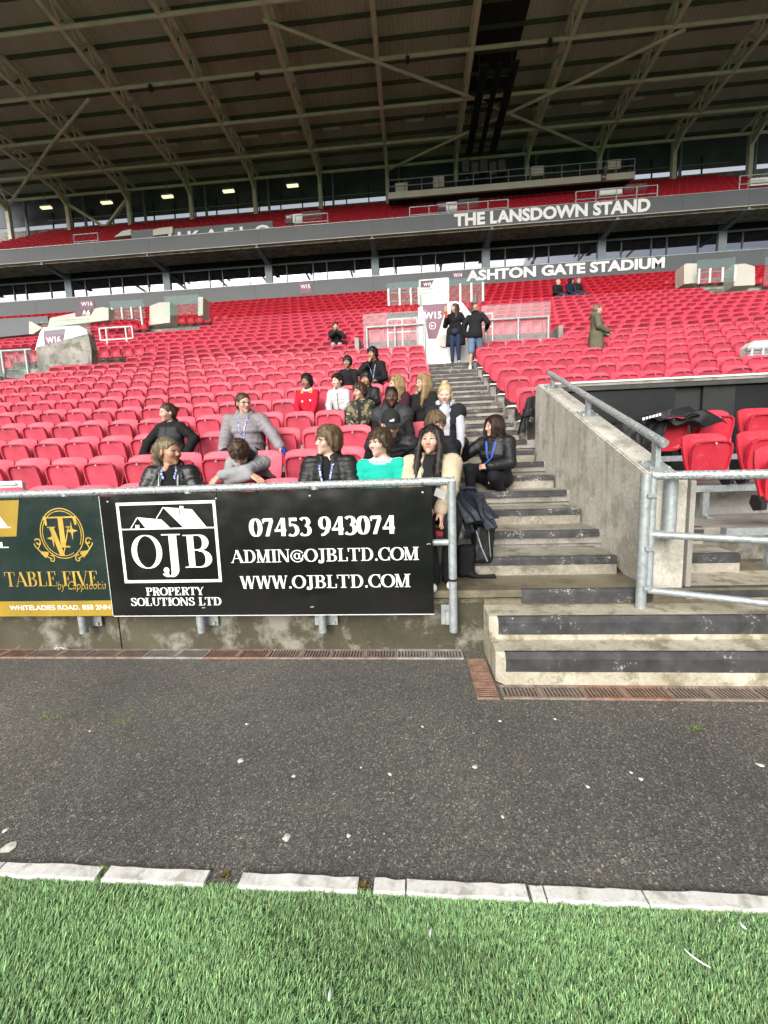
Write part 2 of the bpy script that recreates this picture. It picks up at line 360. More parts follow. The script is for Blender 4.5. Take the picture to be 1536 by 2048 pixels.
# kerb stones: white painted concrete edging between asphalt and turf
M_KERB = concrete('white_painted_kerb', (.80, .79, .76), (.62, .61, .57), (.40, .39, .36), 5)
def chips(o): return o
def at_px(x, y, z):
    v = CD+CR*((x-768)/CF)-CU*((y-1024)/CF); t = (z-H)/v.z; return Vector((v.x*t, v.y*t, z))
kx = lambda x: at_px(x, 1729+.0468*x, 0).x
kerb_cuts = [(-3.4, -2.45), (-2.43, kx(9)-.004), (kx(14), kx(207)), (kx(222), kx(415)), (kx(483), kx(717)), (kx(748), kx(812)), (kx(815), kx(1054)), (kx(1060), kx(1083)), (kx(1091), kx(1284)), (kx(1291), kx(1660)), (kx(1668), 2.3), (2.31, 3.1)]
kerb = thing('kerb_edging', 'row of white painted kerb stones between turf and asphalt', 'kerb', (0, 1.21, 0))
for i, (a, b) in enumerate(kerb_cuts):
    m = MB(); n = max(3, int((b-a)/.04)); top = []; 
    rr = random.Random(i)
    ys0 = [-.026+rr.uniform(-.003, .003) for _ in range(n+1)]; ys1 = [.026+rr.uniform(-.003, .003) for _ in range(n+1)]
    vs = []; fs = []
    for j in range(n+1):
        x = a+(b-a)*j/n; z = .006+rr.uniform(-.0015, .0015)
        if j in (0, n): x += rr.uniform(-.006, .006)
        vs += [(x, ys0[j]-.002, -.05), (x, ys0[j], z-.004), (x, ys0[j]+.005, z), (x, ys1[j]-.005, z), (x, ys1[j], z-.004), (x, ys1[j]+.002, -.05)]
    for j in range(n):
        for q in range(5): fs.append((j*6+q, (j+1)*6+q, (j+1)*6+q+1, j*6+q+1))
    fs += [(0, 1, 2, 3, 4, 5), tuple(n*6+q for q in (5, 4, 3, 2, 1, 0))]
    m.add(vs, fs).build('kerb_stone', M_KERB, kerb)
# artificial turf blades, uncountable
def turf():
    nb = 260000
    x = RNG.uniform(-2.3, 2.3, nb); y = 1.19-(RNG.random(nb)**1.15)*.95
    L = RNG.uniform(.008, .027, nb); W = RNG.uniform(.0008, .0016, nb)
    clump = np.sin(x*9+np.sin(y*7)*2)+np.sin(y*13+x*5)
    th = RNG.normal(0, 1.0, nb)*.9+clump*.45+1.2
    lean = RNG.uniform(.5, 1.45, nb)
    dx, dy = np.cos(th), np.sin(th); px, py = -dy, dx
    V = np.zeros((nb, 5, 3)); z0 = -.012
    a1 = lean*.5; a2 = lean
    mx = x+dx*np.sin(a1)*L*.5; my = y+dy*np.sin(a1)*L*.5; mz = z0+np.cos(a1)*L*.5
    tx = mx+dx*np.sin(a2)*L*.5; ty = my+dy*np.sin(a2)*L*.5; tz = mz+np.cos(a2)*L*.5
    V[:, 0] = np.c_[x-px*W, y-py*W, np.full(nb, z0)]; V[:, 1] = np.c_[x+px*W, y+py*W, np.full(nb, z0)]
    V[:, 2] = np.c_[mx+px*W*.9, my+py*W*.9, mz]; V[:, 3] = np.c_[mx-px*W*.9, my-py*W*.9, mz]; V[:, 4] = np.c_[tx, ty, tz]
    b = np.arange(nb)[:, None]*5
    F = np.concatenate([b+np.array([[0, 1, 2]]), b+np.array([[0, 2, 3]]), b+np.array([[3, 2, 4]])])
    me = raw_mesh('turf_blades', V.reshape(-1, 3), F)
    big = np.sin(x*3.1+1)*np.sin(y*6+x*2)*.5
    br = np.clip(RNG.normal(.64, .22, nb)+big*.2, .2, 1.2)
    yel = RNG.random(nb)
    c = np.stack([.39*br+.10*(yel > .93), .68*br+.02*(yel > .93), .29*br], 1)
    wear = np.exp(-(((x-.0)/.35)**2+((y-1.02)/.06)**2))+.8*np.exp(-(((x+.35)/.12)**2+((y-1.12)/.05)**2)); c *= (1-.5*np.clip(wear, 0, 1)*RNG.random(nb))[:, None]
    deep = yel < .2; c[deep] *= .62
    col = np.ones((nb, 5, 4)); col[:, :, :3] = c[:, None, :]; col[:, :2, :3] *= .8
    at = me.color_attributes.new('Col', 'FLOAT_COLOR', 'POINT'); at.data.foreach_set('color', col.ravel().astype(np.float32))
    o = link('turf_blades', me, vcol_mat('turf_blade', .62, spec=.18)); tag(o, 'green artificial turf blades at the edge of the pitch', 'turf', kind='stuff')
turf()
# loose things on the ground
M_CHIP = pm('pale_chip', (.62, .61, .55), .8, var=.2, scale=60)
chips_px = [(18, 1694, 11), (573, 1675, 9), (481, 1521, 7), (588, 1552, 5), (780, 1548, 5), (950, 1534, 6), (697, 1671, 5), (1175, 1573, 5), (1282, 1558, 5), (1000, 1442, 5), (1262, 1545, 4), (493, 1448, 4), (845, 1453, 4), (1110, 1438, 4), (180, 1462, 3), (1520, 1530, 6), (1005, 1633, 4), (722, 1535, 3), (12, 1660, 5)]
chip_lab = ['largest pale splat on the asphalt at the left edge of the picture', 'round pale splat on the asphalt straight above the short kerb stone']
for i, (x, y, r) in enumerate(chips_px):
    p = at_px(x, y, -.006); rr = random.Random(i); d = (p-Vector((0, 0, H))).length; R0 = r*d/CF*.72
    n = 9; vs = [(0, 0, .004)]+[(R0*rr.uniform(.7, 1.2)*math.cos(k*2*math.pi/n), R0*1.1*rr.uniform(.7, 1.2)*math.sin(k*2*math.pi/n), .0) for k in range(n)]
    o = MB().add(vs, [(0, 1+k, 1+(k+1) % n) for k in range(n)]).build('asphalt_splat', M_CHIP, None, (p.x, p.y, -.0055))
    rank = sorted(q[0] for q in chips_px[2:]).index(x) if i > 1 else 0
    tag(o, chip_lab[i] if i < 2 else f'small pale splat on the asphalt, {(["first"]+ORD[1:])[rank]} of these from the left', 'splat', 'pale splats on the asphalt')
M_FEATH = pm('white_feather', (.75, .76, .80), .7, var=.1, scale=40)
for i, (x, y, L, a, lab) in enumerate([(862, 1866, .022, 1.2, 'small white feather on the turf below the middle kerb stones'), (1487, 1852, .02, 1.7, 'small white feather on the turf at the right edge'),
                                  (1395, 1915, .060, 2.25, 'long thin white feather lying across the turf at right'), (662, 1990, .03, 1.5, 'white feather standing in the turf near the bottom edge')]):
    p = at_px(x, y, .016); n = 7; vs = []; fs = []
    for k in range(n):
        t = k/(n-1); wd = (.0045 if L < .05 else .0018)*math.sin(math.pi*(t*.85+.1)); cx = (t-.5)*L; cy = .15*L*math.sin(t*2.2)
        vs += [(cx, cy-wd, .002*math.sin(t*3)), (cx, cy, .004), (cx, cy+wd, 0)]
    for k in range(n-1):
        for q in range(2): fs.append((k*3+q, (k+1)*3+q, (k+1)*3+q+1, k*3+q+1))
    tag(MB().add(vs, fs).build('feather', M_FEATH, None, p, a), lab, 'feather', 'white feathers on the turf')
M_WEED = pm('weed_green', (.22, .34, .06), .7, var=.4, scale=30); M_WEEDO = pm('weed_ochre', (.20, .13, .025), .7, var=.4, scale=30)
for i, (x, y, r, mt, lab) in enumerate([(95, 1434, .075, M_WEED, 'scatter of green grass cuttings on the asphalt at far left'), (248, 1442, .045, M_WEED, 'small tuft of green cuttings on the asphalt below the signboard'),
        (1390, 1456, .03, M_WEED, 'green cuttings on the asphalt in front of the steps'), (450, 1752, .03, M_WEEDO, 'ochre weed in the kerb gap left of the centre stones'), (205, 1742, .02, M_WEED, 'green weed in the leftmost kerb gap'),
        (728, 1775, .025, M_WEEDO, 'ochre weed in the kerb gap at the centre'), (1275, 1803, .03, M_WEEDO, 'ochre weed under the right kerb joint')]):
    p = at_px(x, y, -.004); m = MB(); rr = random.Random(i+50)
    for k in range(44):
        a = rr.uniform(0, 6.28); d = rr.uniform(0, r)*(.4 if i > 2 else 1.); q = Vector((d*math.cos(a)*1.5, d*math.sin(a)*.7, 0)); l = rr.uniform(.008, .022); b = rr.uniform(0, 6.28)
        e = q+Vector((l*math.cos(b), l*math.sin(b), rr.uniform(.002, .02 if i > 2 else .006))); s = Vector((-math.sin(b), math.cos(b), 0))*.0022
        m.add([q-s, q+s, e], [(0, 1, 2)])
    tag(m.build('weed_tuft', mt, None, p), lab, 'weed')

# ================================================================== front wall, drains, steps
YW = 2.974
fw = thing('front_wall', 'low mossy concrete wall below the advertising boards', 'wall', (0, YW, 0))
joints = [-9, -6.1, -2.43, .505]
for a, b in zip(joints[:-1], joints[1:]):
    MB().box(a+.006, b-.006 if b < .5 else b, .0, .18, -.02, .372).build('wall_panel', M_WALL, fw)
MB().box(-9, .505, .02, .18, -.02, .36).build('joint_backing', M_DARK, fw)
MB().prism([(-.012, .372+.002), (.2, .372+.002), (.2, .4), (-.012, .4)], 'x', -9, .5).build('wet_concrete_strip', M_WALL, fw)  # strip of dark wet concrete just below the walkway slab
def grate(name, L, W, nslot, mat, parent, loc, rz):
    key = f'grate_mesh_{L:.2f}_{nslot}_{mat.name}'
    me = bpy.data.meshes.get(key)
    if me is None:
        m = MB(); z0, z1 = -.014, .004; e = .013
        m.box(0, L, 0, e, z0, z1); m.box(0, L, W-e, W, z0, z1); m.box(0, .012, e, W-e, z0, z1-.0007); m.box(L-.012, L, e, W-e, z0, z1-.0007)
        p = (L-.024)/nslot
        for k in range(1, nslot):
            x = .012+p*k; wv = p*.20 if k != nslot//2 else p*.6
            m.box(x-wv, x+wv, e, W-e, z1-.006, z1-.0007)
        me = m.mesh(key); me.materials.append(mat)
    return link(name, me, None, parent, loc, rz)
for nm, lab, x0, y0, n, rz in [('drain_channel', 'long slotted drain at the foot of the mossy wall', .335, 2.832, 14, math.pi), ('drain_channel', 'short reddish drain running beside the left end of the pale steps', .355, 2.33, 1, math.pi/2), ('drain_channel', 'slotted rusty drain along the front of the pale steps', .515, 2.335, 9, 0)]:
    d = thing(nm, lab, 'drain', (x0, y0, 0))
    rr = random.Random(int(x0*100)+n)
    if rz == math.pi:
        MB().box(-n*.5, 0, .001, .141, -.2, -.06).build('channel', M_DARK, d)
        for k in range(n): grate('grate', .497, .142, 21, [M_RUST2, M_RUST3, M_RUST, M_RUST2][(k*7+1) % 4 if k else 1], d, (-k*.5, .142, 0), math.pi)
    elif rz == 0:
        MB().box(0, n*.5, .001, .128, -.2, -.03).build('channel', M_DARK, d)
        for k in range(n): grate('grate', .497, .13, 21, [M_RUST2, M_RUST, M_RUST2, M_RUST2][k % 4], d, (k*.5, 0, 0), 0)
    else:
        MB().box(.001, .132, 0, .5, -.2, -.03).build('channel', M_DARK, d)
        grate('grate', .30, .133, 13, M_RUST, d, (.133, 0, 0), math.pi/2); grate('grate', .196, .133, 9, M_RUST, d, (.133, .302, 0), math.pi/2)
# pale block of two entry steps at right
blk = thing('entry_steps', 'two pale concrete steps with black nosing at the gate', 'steps', (0, 0, 0))
def step_part(name, x0, x1, y0, y1, z0, z1, mat, parent, nm, nx0=None, c=.016, nose_h=.10, nose_d=.045, over=0.):
    """one concrete step with chamfered front edge, and its painted nosing as a child"""
    b = MB().prism([(y0-over, z1-.05 if over else z0), (y0-over, z1-c), (y0-over+c, z1), (y1, z1), (y1, z0)]+([(y0, z0), (y0, z1-.05)] if over else []), 'x', x0, x1).build(name, mat, parent)
    e = .003; a = x0 if nx0 is None else nx0; yy = y0-over
    zb = z1-nose_h
    n = MB().prism([(yy-e, zb), (yy-e, z1-c-.001), (yy+c-.001, z1+e), (yy+nose_d, z1+e), (yy+nose_d, z1-.006), (yy+.006, z1-.02), (yy+.004, zb)][::-1], 'x', a, x1+.002).build('nosing', nm, b)
    return b
BX1 = 6.0
def chamfer_step(y0, z1, yback, x0, name):
    c = .03
    b = MB().add([(x0, y0+.05, 0), (x0+.05, y0, 0), (BX1, y0, 0), (BX1, yback, 0), (x0, yback, 0), (x0, y0+.05, z1-.004), (x0+.05, y0, z1-c), (BX1, y0, z1-c), (BX1, yback, z1), (x0, yback, z1), (x0+.04, y0+.055, z1), (BX1, y0+c, z1), (x0+.065, y0+c, z1)],
             [(0, 1, 6, 5), (1, 2, 7, 6), (2, 3, 8, 11, 7), (3, 4, 9, 8), (4, 0, 5, 9), (5, 6, 12, 10), (6, 7, 11, 12), (9, 5, 10), (10, 12, 11, 8, 9), (0, 4, 3, 2, 1)]).build(name, M_BLOCK, blk)
    e = .003
    MB().prism([(y0-e, z1-.115), (y0-e, z1-c-.001), (y0+c-.002, z1+e), (y0+.05, z1+e), (y0+.05, z1-.008), (y0+.01, z1-.03), (y0+.005, z1-.115)][::-1], 'x', x0+.055, BX1).build('nosing', M_NOSE2, b)
chamfer_step(2.482, .206, 2.97, .505, 'step')
b2 = chamfer_step(2.70, .358, 2.971, .503, 'step')
# terrace floor slabs (rows), with the walkway as row 0
ter = thing('terrace', 'stepped concrete terrace that carries the rows of red seats', 'terrace', (0, 0, 0))
XL, XR = -34., 27.
PIT = (-1.45, 4.05); PIT2 = (-14.2, -9.0)
for k in range(NROW+1):
    y0, y1, z = YR(k), YR(k+1)+.05, ZR(k)
    if k == NROW: y1 = y0+.6
    segs = [(XL, XR)]
    if k in (11, 12, 13): segs = [(XL, PIT2[0]), (PIT2[1], PIT[0]), (PIT[1], XR)]
    elif k == 3: segs = [(XL, 1.93)]
    for a, b in segs:
        z0 = z-.12 if k else .40
        mt = M_WALK if k == 0 else M_CONC
        MB().box(a, b, y0+(.0 if k else .0), y1, z0, z).build('floor_slab', mt, ter)
        if k: MB().box(a, b, y0+.03, y0+.10, ZR(k-1)-.02, z0+.0).build('riser', M_CONC, ter)
MB().box(.507, BX1, 2.982, 3.12, 0, .397).build('walkway_face', M_WALK, ter)
# aisle stairs
st = thing('aisle_stairs', 'worn concrete aisle stairs with black nosings climbing to the passage', 'stairs', (0, 0, 0))
SX0, SX1 = .46, 1.70
for n in range(0, 23):
    y0, z1 = YW+.4*n, ZN(n)
    if n == 0:
        step_part('step', SX0-.6, 1.712, y0, y0+.3, z1-.06, z1+.004, M_WALK, st, M_NOSE, .78, nose_h=.095, over=.02); continue
    if n % 2: step_part('step', SX0, SX1-.02-.02*(n < 3), y0, y0+.43, ZN(n-1), z1, M_STEP, st, M_NOSE, nose_h=.065)
    else: step_part('step', SX0, SX1-.02, y0, y0+.40, z1-.055, z1+.004, M_STEP, st, M_NOSE, nose_h=.06, over=.025)
# left block aisle at the far passage
st2 = thing('aisle_stairs', 'far aisle stairs below the passage at the left edge', 'stairs', (0, 0, 0))
for n in range(1, 23): MB().box(-12.3, -11.05, YW+.4*n, YW+.4*n+.43, ZN(n)-.2, ZN(n)+.004).build('step', M_STEP, st2)
# small steps at the right of the flank wall
st3 = thing('dugout_steps', 'short steps with black nosing between flank wall and dugout seats', 'steps', (0, 0, 0))
for n in range(0, 7):
    y0, z1 = YW+.4*n, ZN(n)
    x1 = [4.2, 2.62, 2.60, 2.52, 2.46, 2.46, 2.46][n]
    step_part('step', 1.955, x1, y0, y0+.43, ZN(max(n-1, 0))-(.08 if n == 0 else 0), z1+.004, M_STEP if n else M_BLOCK, st3, M_NOSE2, nose_h=.075, c=.02)

# ================================================================== flank wall with handrail
fk = thing('flank_wall', 'crazed concrete flank wall with sloping top right of the stairs', 'wall', (0, 0, 0))
prof = [(3.0, .36), (5.86, 1.2), (5.86, 2.43), (5.72, 2.43), (3.06, 1.285), (3.0, 1.27)]
c = .012
MB().prism(prof, 'x', 1.715+c, 1.945-c).build('wall_core', M_FLANK, fk)
MB().prism([(3.008, .36), (5.852, 1.2), (5.852, 2.42), (5.722, 2.42), (3.064, 1.276), (3.008, 1.262)], 'x', 1.715, 1.945).build('wall_face', M_FLANK, fk)
MB().box(1.965, 2.0, 3.0, 3.045, .36, 1.25).build('end_fillet', M_CONC, fk)
hr = thing('wall_handrail', 'wet galvanised handrail on plated posts along the flank wall top', 'handrail', (0, 0, 0))
def slope_z(y): return 1.285+(2.43-1.285)*(y-3.06)/(5.72-3.06)
ra, rb = Vector((1.83, 3.10, slope_z(3.10)+.215)), Vector((1.83, 5.66, slope_z(5.66)+.155))
MB().tube(ra, rb, .031, 16).build('rail', M_RAIL, hr, smooth=True)
for y in (3.20, 4.42, 5.52):
    zt = slope_z(y); zr = ra.z+(rb.z-ra.z)*(y-ra.y)/(rb.y-ra.y)
    p = MB().prism([(y-.03, zt), (y+.03, zt+.02), (y+.03, zr), (y-.03, zr-.015)], 'x', 1.812, 1.848).build('post', M_GALV, hr)
    tl = (2.43-1.285)/(5.72-3.06)
    MB().prism([(y-.085, zt-.085*tl), (y+.085, zt+.085*tl), (y+.085, zt+.085*tl+.012), (y-.085, zt-.085*tl+.012)], 'x', 1.745, 1.915).build('base_plate', M_GALV, p)
    for sx in (1.765, 1.895):
        for sy in (-.055, .055):
            z = zt+sy*tl+.012; MB().tube((sx, y+sy, z), (sx, y+sy, z+.018), .011, 6).build('bolt', M_GALVD, p)
# ================================================================== gate
gt = thing('steel_gate', 'galvanised tube gate standing open towards the pitch at right', 'gate', (1.592, 2.885, .345))
gd = Vector((.60, -.30, 0)).normalized()
pst = MB().tube((0, 0, 0), (0, 0, .97), .034, 16).build('post', M_GALV, gt, smooth=True)
MB().tube((.045, -.004, .14), (.045, -.004, .945), .026, 14).build('stile', M_GALV, gt, smooth=True)
for z, r, nm in ((.955, .030, 'top_rail'), (.545, .024, 'middle_rail'), (.145, .024, 'bottom_rail')):
    s0 = Vector((.04, -.004, z)); s1 = s0+gd*1.35-Vector((0, 0, .0))
    MB().tube(s0, s1, r, 16).build(nm, M_RAIL if r > .025 else M_GALV, gt, smooth=True)
s0 = Vector((.04, -.004, 0))+gd*1.35
MB().tube(s0+Vector((0, 0, .14)), s0+Vector((0, 0, .96)), .026, 14).build('stile', M_GALV, gt, smooth=True)
for z in (.17, .45, .82): MB().box(-.008, .05, -.05, -.03, z-.012, z+.012).build('hinge_strap', M_GALVD, gt)
# inner post standing behind the gate with a short return rail
gp = thing('stub_post', 'short thick galvanised post behind the open gate by the wall end', 'post', (1.80, 2.95, .35))
MB().tube((0, 0, .50), (0, 0, .955), .042, 16).build('tube', M_GALV, gp, smooth=True)
MB().tube((0, 0, .53), (-.15, -.05, .545), .022, 12).build('return_rail', M_GALV, gp, smooth=True)
MB().box(-.03, .03, .0, .055, .50, .62).build('fixing_plate', M_GALVD, gp)

# ================================================================== front railing that carries the boards
rl = thing('front_railing', 'galvanised front railing with plated posts carrying the advertising boards', 'railing', (0, 2.885, 0))
MB().tube((-9, 0, 1.305), (.285, 0, 1.305), .030, 16).build('top_rail', M_RAIL, rl, smooth=True)
MB().tube((.085, .0, .862), (.24, .0, .862), .024, 14).build('middle_rail', M_GALV, rl, smooth=True)
for x in (-6.6, -5.45, -4.4, -2.66, -1.68, -.72, .268):
    p = MB().tube((x, 0, .185), (x, 0, 1.305), .0305, 16).build('post', M_GALV, rl, smooth=True)
    xa, xb = (x-.085, x-.02) if x > 0 else (x-.075, x+.105)
    pl = MB().box(xa, xb, .06, .075, .215, .335 if x < 0 else .37).build('fixing_plate', M_GALVD, p)
    MB().box(xa+.03 if x > 0 else x-.02, x+.02, .02, .06, .23, .33).build('bracket', M_GALVD, p)
    for bx in ((xa+.03,) if x > 0 else (xa+.028, xb-.028)):
        for bz in (.238, .312): MB().tube((bx, .06, bz), (bx, .045, bz), .012, 6).build('bolt', M_GALVD, p)
MB().tube((.268, 0, .575), (.268, 0, .592), .0325, 16).build('tape_band', M_BLACKP, rl)
M_PLAST = pm('clear_plastic_wrap', (.55, .56, .58), .25, var=.4, scale=30)
m = MB(); rr = random.Random(3)
for k in range(12):
    a = Vector((rr.uniform(-.06, .06), rr.uniform(-.02, .02), 0)); vs = [a+Vector((rr.uniform(-.03, .03), rr.uniform(-.02, .02), rr.uniform(0, .04))) for _ in range(3)]; m.add(vs, [(0, 1, 2)])
tag(m.build('plastic_wrapper', M_PLAST, None, (-2.93, 2.94, .005)), 'crumpled clear plastic wrapper at the foot of the wall', 'litter')
# ================================================================== lettering
def fit_mesh(V, F, x0, x1, z0, z1, Y, name, mat, parent, dz=0):
    V = np.array(V, float); a, b = V.min(0), V.max(0)
    X = x0+(V[:, 0]-a[0])/(b[0]-a[0])*(x1-x0); Z = z0+(V[:, 1]-a[1])/(b[1]-a[1])*(z1-z0)
    me = bpy.data.meshes.new(name); me.from_pydata(np.c_[X, Y-V[:, 2], Z].tolist(), [], F); me.update()
    return link(name, me, mat, parent)
def sans(s, x0, x1, z0, z1, Y, mat, parent, name='lettering', off=.0, ext=.0, shear=0.):
    cu = bpy.data.curves.new('tmp', 'FONT'); cu.body = s; cu.offset = off; cu.extrude = 0; cu.shear = shear; cu.resolution_u = 3
    o = bpy.data.objects.new('tmp', cu); COL.objects.link(o)
    dg = bpy.context.evaluated_depsgraph_get(); me = bpy.data.meshes.new_from_object(o.evaluated_get(dg))
    V = [tuple(v.co) for v in me.vertices]; F = [tuple(p.vertices) for p in me.polygons]
    bpy.data.objects.remove(o); bpy.data.curves.remove(cu); bpy.data.meshes.remove(me)
    if ext:   # give the letters a body
        n = len(V); ed = {}
        for f in F:
            for i in range(len(f)):
                e = (f[i], f[(i+1) % len(f)]); ed[e] = 1
        side = [e for e in ed if (e[1], e[0]) not in ed]
        V = [(x, y, ext) for x, y, z in V]+[(x, y, 0) for x, y, z in V]
        F = F+[(b, a, a+n, b+n) for a, b in side]
    return fit_mesh(V, F, x0, x1, z0, z1, Y, name, mat, parent)
def pen(pts, thick, thin, close=False, p=1.6):
    """a stroke whose width follows its direction: thick when upright, thin when level"""
    pts = [Vector((x, y)) for x, y in pts]; n = len(pts); L, Rr = [], []
    for i in range(n):
        a = pts[i-1] if (close or i) else pts[0]; b = pts[(i+1) % n] if (close or i < n-1) else pts[-1]
        d = (b-a).normalized(); wv = thin+(thick-thin)*abs(d.y)**p; nr = Vector((-d.y, d.x))
        L.append(pts[i]+nr*wv/2); Rr.append(pts[i]-nr*wv/2)
    V = L+Rr; F = [(i, (i+1) % n, n+(i+1) % n, n+i) for i in range(n if close else n-1)]
    return [(v.x, v.y) for v in V], F
def arc(cx, cy, rx, ry, a0, a1, n=20): return [(cx+rx*math.cos(R_(a0+(a1-a0)*i/n)), cy+ry*math.sin(R_(a0+(a1-a0)*i/n))) for i in range(n+1)]
def glyph(ch, T, t):
    """high-contrast roman capital: list of (verts, faces) and advance; cap height 1, T thick, t hairline"""
    g = []; sw = .13
    rect = lambda x0, x1, y0, y1: g.append(([(x0, y0), (x1, y0), (x1, y1), (x0, y1)], [(0, 1, 2, 3)]))
    def stem(x, w=T, y0=0, y1=1, sb=True, stp=True):
        rect(x-w/2, x+w/2, y0, y1)
        if sb: rect(x-w/2-sw*.8, x+w/2+sw*.8, y0, y0+t)
        if stp: rect(x-w/2-sw*.8, x+w/2+sw*.8, y1-t, y1)
    def diag(x0, y0, x1, y1, w): g.append(([(x0-w/2, y0), (x0+w/2, y0), (x1+w/2, y1), (x1-w/2, y1)], [(0, 1, 2, 3)]))
    def srf(x, y, w=.15): rect(x-w, x+w, y, y+t)
    P = lambda pts, close=False, a=T, b=t: g.append(pen(pts, a, b, close))
    tick = lambda x, y0, y1: g.append(([(x-t, y0), (x, y0), (x, y1), (x-t*1.8, y1)], [(0, 1, 2, 3)]))
    if ch == 'I': stem(.22); return g, .44
    if ch == 'L': stem(.22); rect(.22, .68, 0, t); tick(.70, 0, .3); return g, .74
    if ch == 'T': rect(.02, .78, 1-t, 1); stem(.40, stp=False); tick(.05, .72, 1); tick(.80, .72, 1); return g, .82
    if ch == 'E': stem(.22); rect(.2, .70, 0, t); rect(.2, .66, 1-t, 1); rect(.2, .5, .5, .5+t); tick(.72, 0, .28); tick(.68, .74, 1); tick(.5, .38, .66); return g, .78
    if ch == 'F': stem(.22); rect(.2, .66, 1-t, 1); rect(.2, .5, .48, .48+t); tick(.68, .74, 1); tick(.5, .36, .64); return g, .70
    if ch == 'D': stem(.22); P([(.22, 1-t/2), (.42, 1-t/2)]+arc(.42, .5, .36, .5-t/2, 90, -90)+[(.42, t/2), (.22, t/2)]); return g, .92
    if ch == 'P': stem(.22); P([(.22, 1-t/2), (.44, 1-t/2)]+arc(.44, .74, .22, .26-t/2, 90, -90, 14)+[(.44, .48+t/2), (.22, .48+t/2)]); return g, .74
    if ch == 'B': stem(.22); P([(.22, 1-t/2), (.42, 1-t/2)]+arc(.42, .765, .21, .235-t/2, 90, -90, 14)+[(.42, .53+t/2), (.22, .53+t/2)]); P([(.22, .53), (.44, .53)]+arc(.44, .265, .25, .265-t/2, 90, -90, 14)+[(.44, t/2), (.22, t/2)]); return g, .80
    if ch == 'R': stem(.22); P([(.22, 1-t/2), (.44, 1-t/2)]+arc(.44, .75, .22, .25-t/2, 90, -90, 14)+[(.44, .5+t/2), (.22, .5+t/2)]); P([(.46, .5), (.58, .36), (.64, .1), (.76, .02), (.84, .06)]); return g, .86
    if ch == 'A': diag(.06, 0, .42, 1, t*1.3); diag(.76, 0, .42, 1, T*1.05); rect(.2, .64, .32, .32+t); srf(.06, 0, .11); srf(.76, 0, .16); return g, .86
    if ch == 'V': diag(.40, 0, .10, 1, T*1.05); diag(.42, 0, .74, 1, t*1.3); srf(.10, 1-t, .15); srf(.74, 1-t, .11); return g, .82
    if ch == 'W':
        for o in (0, .46): diag(.30+o, 0, .10+o, 1, T*1.0); diag(.32+o, 0, .52+o, 1, t*1.3); srf(.10+o, 1-t, .13)
        srf(.98, 1-t, .1); return g, 1.08
    if ch == 'M': stem(.12, t*1.4); diag(.44, 0, .14, 1, T); diag(.46, 0, .76, 1, t*1.3); stem(.82, T); return g, 1.02
    if ch == 'N': stem(.12, t*1.4); diag(.72, 0, .16, 1, T); rect(.72, .72+t*1.4, 0, 1); srf(.74, 1-t, .13); return g, .90
    if ch == 'O': P(arc(.44, .5, .38, .5-t/2, 0, 360, 36)[:-1], True, T*1.05); return g, .88
    if ch == 'C': P(arc(.46, .5, .38, .5-t/2, 42, 318, 30)); tick(.76, .66, 1); tick(.76, 0, .28); return g, .82
    if ch == 'J': rect(.08, .56, 1-t, 1); P([(.36, 1), (.36, .6), (.36, .22)]+arc(.22, .10, .14, .20, 0, -150, 10)); g.append(pen(arc(.13, .06, .045, .045, 0, 360, 10)[:-1], .06, .06, True)); return g, .56
    if ch == 'U': rect(.2-T/2, .2+T/2, .3, 1); srf(.2, 1-t, .18); P([(.2, .34)]+arc(.46, .32, .26, .32-t/2, 180, 360, 16)+[(.72, .34), (.72, 1)], a=T*.5); srf(.72, 1-t, .12); return g, .90
    if ch == 'Y': diag(.42, .42, .12, 1, T*1.05); diag(.44, .42, .74, 1, t*1.3); stem(.43, T, 0, .44, stp=False); srf(.12, 1-t, .15); srf(.74, 1-t, .11); return g, .84
    if ch == 'S': P([(.56, .80), (.50, .92), (.34, .975), (.17, .90), (.12, .76), (.20, .62), (.38, .52), (.54, .42), (.61, .26), (.53, .09), (.35, .025), (.17, .08), (.11, .22)]); tick(.60, .70, 1); tick(.12, 0, .3); return g, .70
    if ch == '@': P(arc(.5, .45, .44, .45, 30, 330, 30), a=T*.5, b=t*1.2); P(arc(.47, .45, .17, .22, 0, 360, 20)[:-1], True, T*.6); P([(.66, .68), (.63, .3), (.72, .2), (.86, .32), (.92, .55)], a=T*.45, b=t); return g, 1.0
    if ch == '0': P(arc(.33, .5, .25, .5-t/2, 0, 360, 30)[:-1], True, T*1.1); return g, .66
    if ch == '7': rect(.08, .60, 1-t*2.8, 1); diag(.26, 0, .54, 1-t*2, T*.9); tick(.12, .72, .95); return g, .64
    if ch == '4': rect(.40-T*.1, .40+T*.95, 0, 1); rect(.02, .66, .24, .24+t*2.4); diag(.06, .25, .44, 1, t*1.5); return g, .68
    if ch == '5': rect(.14, .56, 1-t*3, 1); rect(.13, .13+t*1.5, .55, 1); P([(.14, .56), (.28, .62)]+arc(.28, .31, .28, .30, 80, -130, 18), b=t*1.5); return g, .66
    if ch == '3': P(arc(.28, .76, .22, .22, 150, -75, 14), b=t*1.5); P(arc(.28, .28, .27, .27, 85, -145, 16), b=t*1.5); return g, .64
    if ch == '9': P(arc(.32, .67, .23, .32, 0, 360, 24)[:-1], True, T); P([(.55, .68), (.53, .45), (.44, .2), (.28, .05), (.12, .0)], b=t*1.5); return g, .66
    if ch == '.': g.append(([(.06, 0), (.22, 0), (.22, .15), (.06, .15)], [(0, 1, 2, 3)])); return g, .28
    return g, .36
